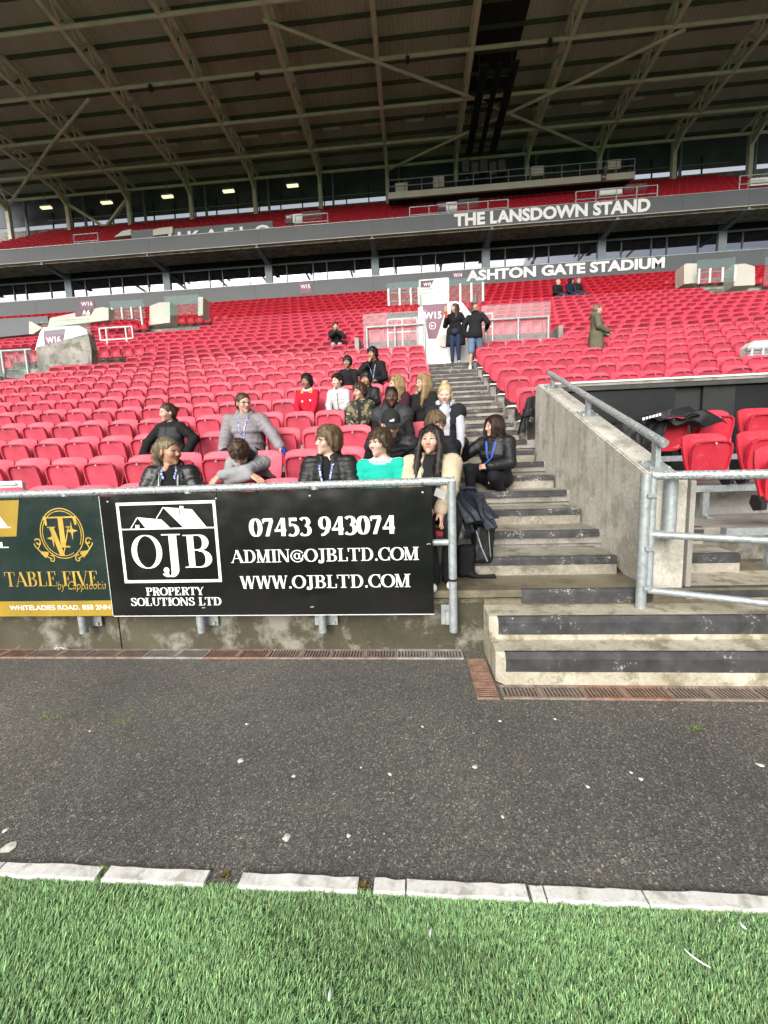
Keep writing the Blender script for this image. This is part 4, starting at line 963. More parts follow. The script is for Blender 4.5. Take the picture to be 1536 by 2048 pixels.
p, q = AY(-40, 752, Yw_-.3), AY(66, 700, Yw_-.3); MB().box(p[0], q[0], Yw_-.3, Yw_-.28, p[1], q[1]).build('glass_screen', M_GLASS, wp)
za = AY(30, 701, Yw_-.35)[1]
MB().tube((p[0], Yw_-.35, za), (q[0], Yw_-.35, za), .04, 10).build('top_rail', M_GALV, wp, smooth=True)
for x in (10, 58):
    a = AY(x, 752, Yw_-.35)[0]; MB().tube((a, Yw_-.35, za-1.3), (a, Yw_-.35, za), .04, 10).build('post', M_GALV, wp, smooth=True)
MB().box(PIT2[0], PIT2[1], 11.8, 14.2, 2.2, 2.4).build('pit_floor', M_DARKC, wp)
MB().box(PIT2[0], PIT2[1], 14.18, 14.3, 2.4, ZR(14)-.1).build('back_wall', M_CONC, wp)
gl = thing('guard_rail', 'white tube guard rail beside the left upper passage', 'guard rail', (0, 0, 0))
Yq = 15.6
za, zb = AY(230, 655, Yq)[1], AY(230, 679, Yq)[1]; xa, xb = AY(199, 660, Yq)[0], AY(264, 655, Yq)[0]
for z in (za, zb): MB().tube((xa, Yq, z), (xb, Yq, z), .03, 8).build('rail', M_WHITEP, gl)
for x in (xa, xa+(xb-xa)*.2, xa+(xb-xa)*.8, xb): MB().tube((x, Yq, zb-.35*(x not in (xa, xb))), (x, Yq, za), .03, 8).build('post', M_WHITEP, gl)
# accessible platform behind the far left passage
ap = thing('accessible_platform', 'charcoal and cream parapets of the raised platform at far left', 'parapet', (0, 0, 0))
slab([(-60, 680), (62, 668), (58, 643), (-60, 650)], 14.8, .2, M_CHAR, ap, 'parapet'); slab([(58, 668), (66, 668), (84, 656), (62, 643), (58, 643)], 14.78, .25, M_CREAM, ap, 'end_block')
slab([(-60, 660), (97, 645), (95, 632), (-60, 641)], 17.5, .2, M_CHAR, ap, 'parapet'); slab([(95, 655), (217, 640), (217, 616), (205, 614), (100, 636)], 17.4, .3, M_CREAM, ap, 'ramp_wall')
flat([AY(a, b, 17.38) for a, b in [(150, 619), (187, 617), (182, 627), (151, 633)]][::-1], 17.37, M_MAROON, ap, 'sign_panel')
sans('A6', *[AY(a, 625, 17.36)[0] for a in (164, 180)], AY(170, 630, 17.36)[1], AY(170, 620, 17.36)[1], 17.36, M_TXTW, ap, off=.02)

# ================================================================== hospitality band and glazing
YB = 24.9
hb = thing('hospitality_parapet', 'charcoal parapet with ASHTON GATE STADIUM lettering above the seats', 'parapet', (0, 0, 0))
x = XL; i = 0
while x < XR:
    MB().box(x+.006, min(x+3.55, XR)-.006, YB, YB+.14, 10.2, 12.29).build('panel', M_CHAR, hb); x += 3.55
MB().box(XL, XR, YB-.02, YB+.18, 12.29, 12.33).build('coping', M_GALVD, hb); MB().box(XL, XR, YB+.02, YB+.12, 10.2, 12.28).build('backing', M_DARK, hb)
sans('ASHTON GATE STADIUM', 3.32, 14.2, 11.66, 12.24, YB-.01, M_TXTW, hb, off=.040, ext=.03)
for s_, xa, ya, xb, yb in (('W14', 905, 560, 926, 543), ('W15', 600, 588, 622, 564.5), ('W16', 161, 624, 187, 598)):
    p, q = AY(xa, ya, YB-.02), AY(xb, yb, YB-.02); flat([(p[0], p[1]), (q[0], p[1]), (q[0], q[1]), (p[0], q[1])], YB-.025, M_MAROON2, hb, 'sign_panel')
    h = q[1]-p[1]; wv = q[0]-p[0]; z1 = q[1]-.18*h; z0 = z1-(.5*h if s_ == 'W14' else .36*h)
    sans(s_, p[0]+.1*wv, q[0]-.1*wv, z0, z1, YB-.03, M_TXTW, hb, off=.02)
hf = thing('hospitality_glazing', 'dark glazed hospitality boxes behind the charcoal parapet', 'glazing', (0, 0, 0))
MB().box(XL, XR, YB+.14, 28.1, 11.0, 11.2).build('balcony_floor', M_CONC, hf)
MB().box(XL, XR, 28.12, 28.3, 11.2, 16.4).build('back_wall', M_DARK, hf)
cols = [5.0+7.15*i for i in range(-6, 4)]
for i, cx in enumerate(cols):
    MB().box(cx-.24, cx+.24, 27.93, 28.11, 11.2, 15.2).build('column', M_STEELG, hf)
    if i == len(cols)-1: continue
    fr_ = [.033, .17, .42, .55, .81, .967]
    for a, b in zip(fr_[:-1], fr_[1:]):
        xa, xb = cx+a*7.15, cx+b*7.15
        MB().box(xa+.035, xb-.035, 28.05, 28.08, 11.2, 14.74).build('pane', M_WIN, hf)
        MB().box(xb-.035, xb+.035, 28.0, 28.09, 11.2, 14.76).build('mullion', M_CHAR2, hf)
    MB().box(cx+.24, cx+7.15-.24, 28.0, 28.1, 14.76, 14.86).build('head_rail', M_STEELG, hf)
    MB().box(cx+.24, cx+7.15-.24, 28.04, 28.11, 14.86, 15.6).build('upper_panel', M_DARK, hf)  # near-black colour puts the shade above the windows into the wall
    # glass divider and stair rail on the balcony
    MB().box(cx-1.6, cx+.2, YB+.4, YB+.415, 12.33, 12.62).build('glass_screen', M_GLASS, hf)
    MB().path([(cx+2.2, 27, 12.35), (cx+2.9, 27, 12.95), (cx+3.9, 27, 13.1), (cx+4.1, 27, 12.75)], .035, 6).build('stair_rail', M_CHAR, hf)

# ================================================================== upper tier
ut = thing('upper_tier', 'cantilevered upper tier with charcoal fascia lettered THE LANSDOWN STAND', 'upper tier', (0, 0, 0))
x = XL
while x < XR:
    MB().box(x+.006, min(x+3.55, XR)-.006, 26.0, 26.15, 15.12, 15.95).build('fascia_panel', M_CHAR, ut); x += 3.55
MB().box(XL, XR, 25.97, 26.2, 15.95, 15.985).build('coping', M_GALVD, ut); MB().box(XL, XR, 25.96, 26.3, 15.08, 15.12).build('bottom_trim', M_CREAM, ut)
MB().box(XL, XR, 26.02, 26.13, 15.13, 15.94).build('backing', M_DARK, ut)
MB().prism([(26.13, 15.13), (28.2, 15.52), (28.2, 15.7), (26.13, 15.3)], 'x', XL, XR).build('soffit', M_SOFFIT, ut)
for cx in cols: 
    MB().prism([(26.02, 15.07), (26.02, 14.95), (28.0, 14.86), (28.0, 15.44)], 'x', cx-.06, cx+.06).build('bracket', M_SOFFIT, ut)
    MB().prism([(26.0, 14.95), (26.0, 14.91), (28.0, 14.82), (28.0, 14.86)], 'x', cx-.16, cx+.16).build('bracket_flange', M_STEELG, ut)
sans('THE LANSDOWN STAND', 2.78, 13.9, 15.21, 15.92, 25.99, M_TXTW, ut, off=.040, ext=.03)
for jx in range(15):
    y0, z0 = 26.6+.8*jx, 15.58+.56*jx; MB().box(XL, XR, y0, y0+.85, z0-.6, z0).build('row_slab', M_CONC, ut)
MB().box(XL, XR, 26.15, 26.65, 15.0, 15.6).build('front_gutter', M_CONC, ut)
lst = []
for jx in range(15):
    for i in range(125):
        xx = -33.5+.48*i
        if jx < 4 and (abs(xx-4.2) < 1.7 or abs(xx-9.3) < 1.6 or abs(xx+7.8) < 1.1 or abs(xx+18.5) < 2.2): continue
        if xx < 26: lst.append((xx, 26.6+.8*jx, 15.58+.56*jx))
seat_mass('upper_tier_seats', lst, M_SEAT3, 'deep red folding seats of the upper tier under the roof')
# letters half hidden behind the fascia
lb = thing('inner_sign_band', 'charcoal inner band with tops of white letters behind the left fascia', 'sign', (0, 0, 0))
p, q = AY(262, 470, 27.2), AY(545, 443, 27.2)
MB().box(p[0], AY(330, 460, 27.2)[0], 27.2, 27.3, 15.6, AY(300, 458, 27.2)[1]).build('panel', M_CHAR, lb); MB().box(AY(345, 460, 27.2)[0], q[0], 27.2, 27.3, 15.6, AY(440, 450, 27.2)[1]).build('panel', M_CHAR, lb)
sans('U K A E L O', AY(335, 460, 27.1)[0], AY(540, 450, 27.1)[0], AY(440, 480, 27.1)[1], AY(440, 456, 27.1)[1], 27.15, M_TXTW, lb, off=.03, ext=.02)
slab([(228, 474), (262, 470), (262, 458), (245, 462)], 27.3, .3, M_CREAM, lb, 'ramp_wall'); slab([(306, 471), (345, 467), (345, 453), (320, 456), (306, 460)], 27.1, .3, M_CREAM, lb, 'ramp_wall')
def upper_rail(label, pts, Y=27.3, panel=None, txt=None):
    o = thing('guard_rail', label, 'guard rail', (0, 0, 0))
    (xa, ya), (xb, yb) = pts; a, b = AY(xa, ya, Y), AY(xb, yb, Y); zt = (a[1]+b[1])/2
    for z in (zt, zt-.45): MB().tube((a[0], Y, z), (b[0], Y, z), .035, 6).build('rail', M_GALV, o)
    n = max(2, int((b[0]-a[0])/1.1)+1)
    for i in range(n): xx = a[0]+(b[0]-a[0])*i/(n-1); MB().tube((xx, Y, zt-1.1), (xx, Y, zt), .035, 6).build('post', M_GALV, o)
    if panel:
        p, q = AY(panel[0], panel[3], Y+.4), AY(panel[2], panel[1], Y+.4); MB().box(p[0], q[0], Y+.4, Y+.6, p[1], q[1]).build('passage_wall', M_WALLW, o)
        if txt:
            MB().box(p[0]-.01, p[0]+(q[0]-p[0])*.42, Y+.38, Y+.4, p[1], q[1]).build('sign_panel', M_MAROON, o)
            h = q[1]-p[1]; wv = q[0]-p[0]; tt = txt.split()
            sans(tt[0], p[0]+.04*wv, p[0]+.38*wv, p[1]+.5*h, p[1]+.85*h, Y+.37, M_TXTW, o, off=.02)
            if len(tt) > 1: sans(tt[1], p[0]+.52*wv, p[0]+.92*wv, p[1]+.5*h, p[1]+.85*h, Y+.37, M_TXTG, o)
        MB().box(q[0]+.05, q[0]+1.3, Y+.2, Y+.22, p[1], q[1]).build('glass_screen', M_GLASS, o)
    return o
upper_rail('upper tier rails beside the W6 W5 passage above the lettering', [(819, 412), (1016, 402)], panel=(876, 403, 914, 424), txt='W6 W5')
upper_rail('upper tier rails and glass at the passage above the lettering end', [(1152, 380), (1315, 374)], panel=(1200, 374, 1245, 392))
upper_rail('upper tier rails beside the W7 passage', [(590, 431), (655, 427)], panel=(572, 427, 604, 447), txt='W7')
upper_rail('upper tier rails at the far left behind the fascia', [(147, 470), (195, 466)])
upper_rail('upper tier rails at the right edge behind the fascia', [(1480, 352), (1540, 348)], panel=(1500, 352, 1560, 372))
# ================================================================== television gantry
gn = thing('camera_gantry', 'cream fronted camera gantry slung under the roof at the back', 'gantry', (0, 0, 0))
YG = 33.0
xa, xb = AY(776, 392, YG)[0], AY(1270, 352, YG)[0]; zt, zb = AY(1000, 366, YG)[1], AY(1000, 379, YG)[1]
MB().box(xa, xb, YG, YG+.2, zb, zt).build('front_beam', M_CREAM, gn); MB().box(xa, xb, YG+.2, YG+1.2, zb+.2, zb+.35).build('deck', M_DARKC, gn)
MB().box(xa, xb, YG+2.2, YG+2.4, zb+.75, zt+1.7).build('back_screen', M_DARK, gn)
for z in (zt+.45, zt+.9): MB().tube((xa, YG+.1, z), (xb, YG+.1, z), .03, 6).build('rail', M_STEELG, gn)
for i in range(15): xx = xa+(xb-xa)*i/14; MB().tube((xx, YG+.1, zt), (xx, YG+.1, zt+.9), .03, 6).build('post', M_STEELG, gn)
for a, b, c, d in ((791, 384, 815, 364), (867, 375, 888, 350), (1063, 352, 1087, 331), (1216, 339, 1242, 318)):
    p, q = AY(a, b, YG+.4), AY(c, d, YG+.4); MB().box(p[0], q[0], YG+.4, YG+1.0, p[1], q[1]).build('cabinet', M_CREAM, gn)
p, q = AY(1202, 361, YG-.02), AY(1213, 347, YG-.02); MB().box(p[0], q[0], YG-.03, YG-.005, p[1], q[1]).build('sign_panel', M_MAROON, gn)
sans('W4', p[0]+.05, q[0]-.05, p[1]+.3*(q[1]-p[1]), p[1]+.7*(q[1]-p[1]), YG-.035, M_TXTW, gn)

# ================================================================== roof
rf = thing('stand_roof', 'cantilever roof with cream lattice rafters, tie tubes and ribbed liner', 'roof', (0, 0, 0))
ZC, ZT, ZS = 26.6, 27.75, 28.25
RX = [-1.62+5.9*i for i in range(-6, 6)]
MB().box(XL-6, XR+8, -3.2, 41, ZS, ZS+.08).build('liner_sheet', M_ROOF, rf)
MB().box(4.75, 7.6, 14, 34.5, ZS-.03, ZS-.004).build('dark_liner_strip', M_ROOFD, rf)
for i in range(29):
    y = -2.6+1.5*i; MB().box(XL-6, XR+8, y-.045, y+.045, ZS-.24, ZS-.005).build('purlin', M_PURLIN, rf)
def truss():
    m = MB(); 
    m.bar((0, -2.6, ZC), (0, 38, ZC), .26, .20); m.bar((0, -2.6, ZT), (0, 39, ZT), .24, .20)
    n = 28; L = 37.4/n
    for i in range(n):
        y = .6+L*i; m.bar((0, y, ZC+.09), (0, y+L/2, ZT-.09), .13, .11, (1, 0, 0)); m.bar((0, y+L/2, ZT-.09), (0, y+L, ZC+.09), .13, .11, (1, 0, 0))
    return m.mesh('lattice_rafter')
TR = truss(); TR.materials.append(M_STEELW)
for xr in RX:
    r = link('lattice_rafter', TR, None, rf, (xr, 0, 0))
    MB().box(-.16, .16, 37.75, 38.1, 23.4, ZC+.1).build('rear_post', M_STEELW, r); MB().box(.9, 1.08, 38.6, 38.8, 23.4, ZC+.6).build('rear_stay', M_STEELG, r)
    MB().prism([(36.6, ZC-.1), (37.9, ZC-.9), (37.9, ZC-.1)], 'x', -.1, .1).build('haunch', M_STEELW, r)
for y in (19.8, 24.6, 28.4, 31.85, 35.1, 37.6): MB().tube((XL-6, y, ZC-.02), (XR+8, y, ZC-.02), .115, 10).build('tie_tube', M_STEELW, rf, smooth=True)
def AZ(x, y, z):
    v = CD+CR*((x-768)/CF)-CU*((y-1024)/CF); t = (z-H)/v.z; return Vector((v.x*t, v.y*t, z))
for (a, b) in [((525, 40), (930, 190)), ((930, 190), (1195, 302)), ((1372, 58), (1112, 182)), ((1112, 182), (775, 340)), ((178, 198), (105, 285)), ((105, 285), (10, 420))]:
    MB().tube(AZ(*a, ZC-.16), AZ(*b, ZC-.16), .10, 10).build('wind_brace', M_STEELW, rf, smooth=True)
for (xa, ya), (xb, yb) in [((125, 455), (135, 408)), ]: pass
for i, xr in enumerate(RX[:-1]):     # raking struts at the back of some bays
    if i == 1: MB().bar((xr, 37.9, ZC-.5), (xr+2.95, 38.6, 24.2), .22, .22).build('raking_strut', M_STEELW, rf); MB().bar((xr+5.9, 37.9, ZC-.5), (xr+2.95, 38.6, 24.2), .22, .22).build('raking_strut', M_STEELW, rf)
for i in range(60):
    xx = XL+i*1.02
    if i % 2 == 0: MB().box(xx-.05, xx+.05, 39.35, 39.45, 23.2, 26.4).build('rear_mullion', M_DARKC, rf)
M_LOUV = pm('rear_translucent_sheet', (.10, .11, .13), .6, var=.4, scale=.6)
MB().box(XL-6, XR+8, 39.5, 39.6, 25.46, 28.2).build('rear_wall', M_LOUV, rf)
MB().box(XL-6, XR+8, 39.3, 39.5, 22.0, 24.93).build('rear_wall', M_CONC, rf)
for yy in (38.9, 39.2): MB().tube((XL, yy, 25.4), (XR, yy, 25.4), .05, 6).build('rear_rail', M_STEELG, rf)
# lit lamps and unlit battens
for i, (x, y, lab) in enumerate([(92, 414, 'lit strip lamp under the roof at far left'), (213, 404, 'lit strip lamp, second from the left under the roof'), (335, 392, 'lit strip lamp, third from the left under the roof'), (457, 381, 'lit strip lamp, fourth from the left under the roof'), (585, 370, 'lit strip lamp nearest the gantry under the roof')]):
    p = AY(x, y, 37.0); l = thing('strip_lamp', lab, 'lamp', (p[0], 37.0, p[1]), 0, 'strip lamps at the back of the roof')
    MB().box(-.52, .52, -.12, .12, .0, .12).build('housing', M_CREAM, l); MB().prism([(-.14, -.11), (.14, -.11), (.12, -.001), (-.12, -.001)], 'x', -.48, .48).build('diffuser', M_LAMP, l)
    MB().tube((0, 0, .2), (0, 0, ZC-p[1]), .03, 6).build('hanger', M_STEELG, l)
for i, (x, y) in enumerate([(340, 291), (420, 284), (500, 275), (580, 267), (663, 259), (745, 251), (830, 242), (910, 234), (1085, 217), (1182, 208), (1268, 199), (1367, 190)]):
    p = AZ(x, y, ZC+.9); l = thing('roof_batten', f'unlit batten light under the roof, {IDX[i]} from the left of its row', 'lamp', p, 0, 'unlit batten lights in a row under the roof')
    MB().box(-.7, .7, -.09, .09, .0, .12).build('housing', M_CREAM, l); MB().box(-.66, .66, -.05, .05, -.03, -.001).build('diffuser', M_WHITEP, l)
# cable trays and ducts hanging at the dark strip
dk = thing('cable_trays', 'dark cable trays hanging below the dark roof strip', 'cable tray', (0, 0, 0))
for xx, wv in ((4.9, .5), (5.9, .35), (6.8, .5)): MB().box(xx, xx+wv, 29, 36.5, ZC-.5, ZC-.35).build('tray', M_DARK, dk)
for yy in (30, 32, 34, 36): MB().box(4.8, 7.4, yy, yy+.1, ZC-.34, ZC-.26).build('cross_bar', M_PURLIN, dk)
for xx in (5.0, 7.1):
    for yy in (30.2, 33.8): MB().tube((xx, yy, ZC-.3), (xx, yy, ZT), .03, 6).build('hanger', M_PURLIN, dk)
for q in range(5):
    a = AY(925+18*q, 330+5*(q % 2), 33.5); MB().box(a[0], a[0]+.5, 33.5, 34, a[1]-.5, a[1]+.35).build('junction_box', M_DARKC, dk)
for i, (x, y) in enumerate([(301, 173), (514, 150), (815, 116), (1100, 82)]):
    p = AZ(x, y, ZC-.2); o = thing('speaker_bracket', f'small dark bracket under the tie tube, {IDX[i]} from the left', 'bracket', p, 0, 'brackets under the tie tube')
    MB().box(-.12, .12, -.1, .1, -.25, .05).build('box', M_DARKC, o); MB().tube((0, 0, .05), (0, 0, .2), .04, 8).build('clamp', M_DARKC, o)

# passage parapet and pipe rails at the right edge
pe = thing('stand_passage', 'cream passage parapet with pipe rails at the right edge above the dugout', 'passage', (0, 0, 0))
Ye = 8.6
slab([(1496, 742), (1600, 735), (1600, 676), (1508, 682), (1496, 694)], Ye, .2, M_CREAM, pe, 'parapet')
for q in range(3): 
    p = AY(1492, 700+13*q, Ye-.12); z_ = p[1]; MB().tube((p[0], Ye-.12, z_), (p[0]+1.2, Ye-.12, z_), .035, 8).build('rail', M_GALV, pe, smooth=True)
for xx in (1500, 1522): p, q = AY(xx, 745, Ye-.12), AY(xx, 695, Ye-.12); MB().tube((p[0], Ye-.12, p[1]), (p[0], Ye-.12, q[1]), .035, 8).build('post', M_GALV, pe, smooth=True)
# ================================================================== people: bodies from smooth-blended volumes
V3 = lambda *a: np.array(a, float)
class Vol:
    """a solid made of blended round cones and ellipsoids, meshed with surface nets"""
    def __init__(s): s.ops = []
    def cone(s, a, b, ra, rb=None, k=.02, mode='u'):
        a, b = np.array(a, float), np.array(b, float); rb = ra if rb is None else rb
        ab = b-a; L2 = max(1e-9, ab@ab)
        def f(P):
            q = P-a; t = np.clip((q@ab)/L2, 0, 1); d = q-t[..., None]*ab
            return np.sqrt((d*d).sum(-1))-(ra+(rb-ra)*t)
        r = max(ra, rb); s.ops.append((f, k, mode, np.minimum(a, b)-r, np.maximum(a, b)+r)); return s
    def ell(s, c, r, Rm=None, k=.02, mode='u'):
        c, r = np.array(c, float), np.array(r, float); Rm = np.eye(3) if Rm is None else Rm
        def f(P):
            q = (P-c)@Rm; k0 = np.sqrt(((q/r)**2).sum(-1)); k1 = np.sqrt(((q/r**2)**2).sum(-1))
            return k0*(k0-1)/np.maximum(k1, 1e-6)
        m = r.max(); s.ops.append((f, k, mode, c-m, c+m)); return s
    def box(s, c, r, rad=.01, Rm=None, k=.01, mode='u'):
        c, r = np.array(c, float), np.array(r, float); Rm = np.eye(3) if Rm is None else Rm
        def f(P):
            q = np.abs((P-c)@Rm)-r+rad; return np.sqrt((np.maximum(q, 0)**2).sum(-1))+np.minimum(q.max(-1), 0)-rad
        m = np.sqrt((r*r).sum()); s.ops.append((f, k, mode, c-m, c+m)); return s
    @staticmethod
    def blend(D, d, k, mode):
        if mode == 'u':
            h = np.clip(.5+.5*(D-d)/k, 0, 1); return D*(1-h)+d*h-k*h*(1-h)
        d = -d; h = np.clip(.5-.5*(D-d)/k, 0, 1); return D*(1-h)+d*h+k*h*(1-h)
    def val(s, P):
        D = np.full(P.shape[:-1], .3)
        for f, k, m, lo, hi in s.ops: D = s.blend(D, f(P), k, m)
        return D
    def mesh(s, h):
        U = [o for o in s.ops if o[2] == 'u']
        lo = np.min([o[3] for o in U], 0)-3*h-.01; hi = np.max([o[4] for o in U], 0)+3*h+.01
        n = np.ceil((hi-lo)/h).astype(int)+1
        ax = [lo[i]+h*np.arange(n[i]) for i in range(3)]
        D = np.full(n, .3, float)
        for f, k, m, a, b in s.ops:
            i0 = np.maximum(((a-k-3*h-lo)/h).astype(int), 0); i1 = np.minimum(((b+k+3*h-lo)/h).astype(int)+2, n)
            if (i1 <= i0).any(): continue
            sl = tuple(slice(x, y) for x, y in zip(i0, i1))
            P = np.stack(np.meshgrid(*[ax[i][sl[i]] for i in range(3)], indexing='ij'), -1)
            D[sl] = s.blend(D[sl], f(P), k, m)
        return nets(D, lo, h)
def nets(D, lo, h):
    S = D < 0
    C = [(i, j, k) for i in (0, 1) for j in (0, 1) for k in (0, 1)]
    sub = lambda A, c: A[c[0]:A.shape[0]-1+c[0], c[1]:A.shape[1]-1+c[1], c[2]:A.shape[2]-1+c[2]]
    cnt = sum(sub(S, c).astype(np.int8) for c in C); mask = (cnt > 0) & (cnt < 8)
    I = np.argwhere(mask); idx = np.full(mask.shape, -1, np.int64); idx[mask] = np.arange(len(I))
    vals = {c: sub(D, c)[mask] for c in C}
    pos = np.zeros((len(I), 3)); w = np.zeros(len(I))
    for a in C:
        for ax in range(3):
            if a[ax]: continue
            b = list(a); b[ax] = 1; b = tuple(b); da, db = vals[a], vals[b]; x = (da < 0) != (db < 0)
            t = np.where(x, da/np.where(x, da-db, 1), 0); p = np.tile(np.array(a, float), (len(I), 1)); p[:, ax] += t
            pos[x] += p[x]; w += x
    V = lo+h*(I+pos/np.maximum(w, 1)[:, None])
    Q = []
    for ax in range(3):
        u, v = [(1, 2), (2, 0), (0, 1)][ax]
        s0 = [slice(None)]*3; s1 = [slice(None)]*3; s0[ax] = slice(0, -1); s1[ax] = slice(1, None)
        A, B = S[tuple(s0)], S[tuple(s1)]; E = np.argwhere(A != B); sg = A[A != B]
        ok = (E[:, u] > 0) & (E[:, v] > 0) & (E[:, u] < D.shape[u]-1) & (E[:, v] < D.shape[v]-1); E, sg = E[ok], sg[ok]
        def cid(du, dv):
            e = E.copy(); e[:, u] -= du; e[:, v] -= dv; return idx[e[:, 0], e[:, 1], e[:, 2]]
        q = np.stack([cid(1, 1), cid(0, 1), cid(0, 0), cid(1, 0)], 1); q[~sg] = q[~sg][:, ::-1]; Q.append(q)
    return V, np.concatenate(Q)
def wave_noise(P, f, seed):
    r = np.random.default_rng(seed); o = np.zeros(len(P))
    for i in range(7):
        d = r.normal(size=3); d /= np.linalg.norm(d); o += np.sin(P@d*f*r.uniform(.6, 1.9)+r.uniform(0, 6.28)+1.2*np.sin(P@r.normal(size=3)*f*.5))
    return o/7
def vmesh(name, V, F, parent, mat, colors=None, wrinkle=0., wf=40, seed=0, disp=None):
    me = raw_mesh(name, V, F, True)
    if wrinkle or disp is not None:
        nr = np.zeros(len(V)*3, np.float32); me.vertices.foreach_get('normal', nr); nr = nr.reshape(-1, 3)
        d = np.zeros(len(V))
        if wrinkle: d += wrinkle*(wave_noise(V, wf, seed)*1.6+wave_noise(V, wf*2.4, seed+5)*.7)
        if disp is not None: d += disp
        me.vertices.foreach_set('co', (V+nr*d[:, None]).astype(np.float32).ravel()); me.update()
    if colors is not None:
        at = me.color_attributes.new('Col', 'FLOAT_COLOR', 'POINT'); c = np.ones((len(V), 4), np.float32); c[:, :3] = colors; at.data.foreach_set('color', c.ravel())
    return link(name, me, mat, parent)
def rotm(yaw=0, pitch=0, roll=0):
    """yaw turns the face to +x, pitch nods it down, roll tips it sideways; face looks to -y"""
    return np.array(Matrix.Rotation(yaw, 3, 'Z') @ Matrix.Rotation(pitch, 3, 'X') @ Matrix.Rotation(roll, 3, 'Y'))
def cloth(name, col, rough=.85, bs=.25, spec=.25, scale=9, var=.14, bscale=160):
    return pm('cloth_'+name, col, rough, var=var, scale=scale, bs=bs, bscale=bscale, bd=.0025, spec=spec)
def hair_mat(name, c1, c2, rough=.45):
    if name in MATS: return MATS[name]
    m, t, b = new_mat(name); v = coords(t, 'Object', (1, 1, .09))
    n = noise(t, v, 95, 4, .7); c = ramp(t, n, [(.33, tuple(x*.6 for x in c1)), (.5, c1), (.68, c2)]); t.links.new(c, b.inputs['Base Color']); b.inputs['Roughness'].default_value = rough
    bump(t, b, n, .9, .006); MATS[name] = m; return m
HAIRS = {'dark': ((.008, .006, .005), (.035, .026, .02)), 'black': ((.005, .005, .005), (.018, .016, .015)), 'brown': ((.045, .026, .014), (.15, .095, .055)), 'mid': ((.10, .062, .03), (.30, .205, .115)),
         'blonde': ((.28, .18, .075), (.58, .44, .24)), 'ashblonde': ((.13, .095, .055), (.42, .33, .21)), 'platinum': ((.5, .38, .18), (.78, .68, .45)), 'auburn': ((.02, .008, .006), (.07, .028, .018)), 'grey': ((.25, .24, .22), (.4, .39, .37)), 'ginger': ((.20, .09, .03), (.36, .2, .08))}
SKINS = {'light': (.60, .37, .28), 'pale': (.66, .44, .35), 'tan': (.46, .26, .165), 'olive': (.42, .24, .155), 'brown': (.20, .095, .055), 'dark': (.085, .038, .022), 'midbrown': (.30, .16, .10)}
M_SKIN = vcol_mat('skin', .48, spec=.4, sss=.10)
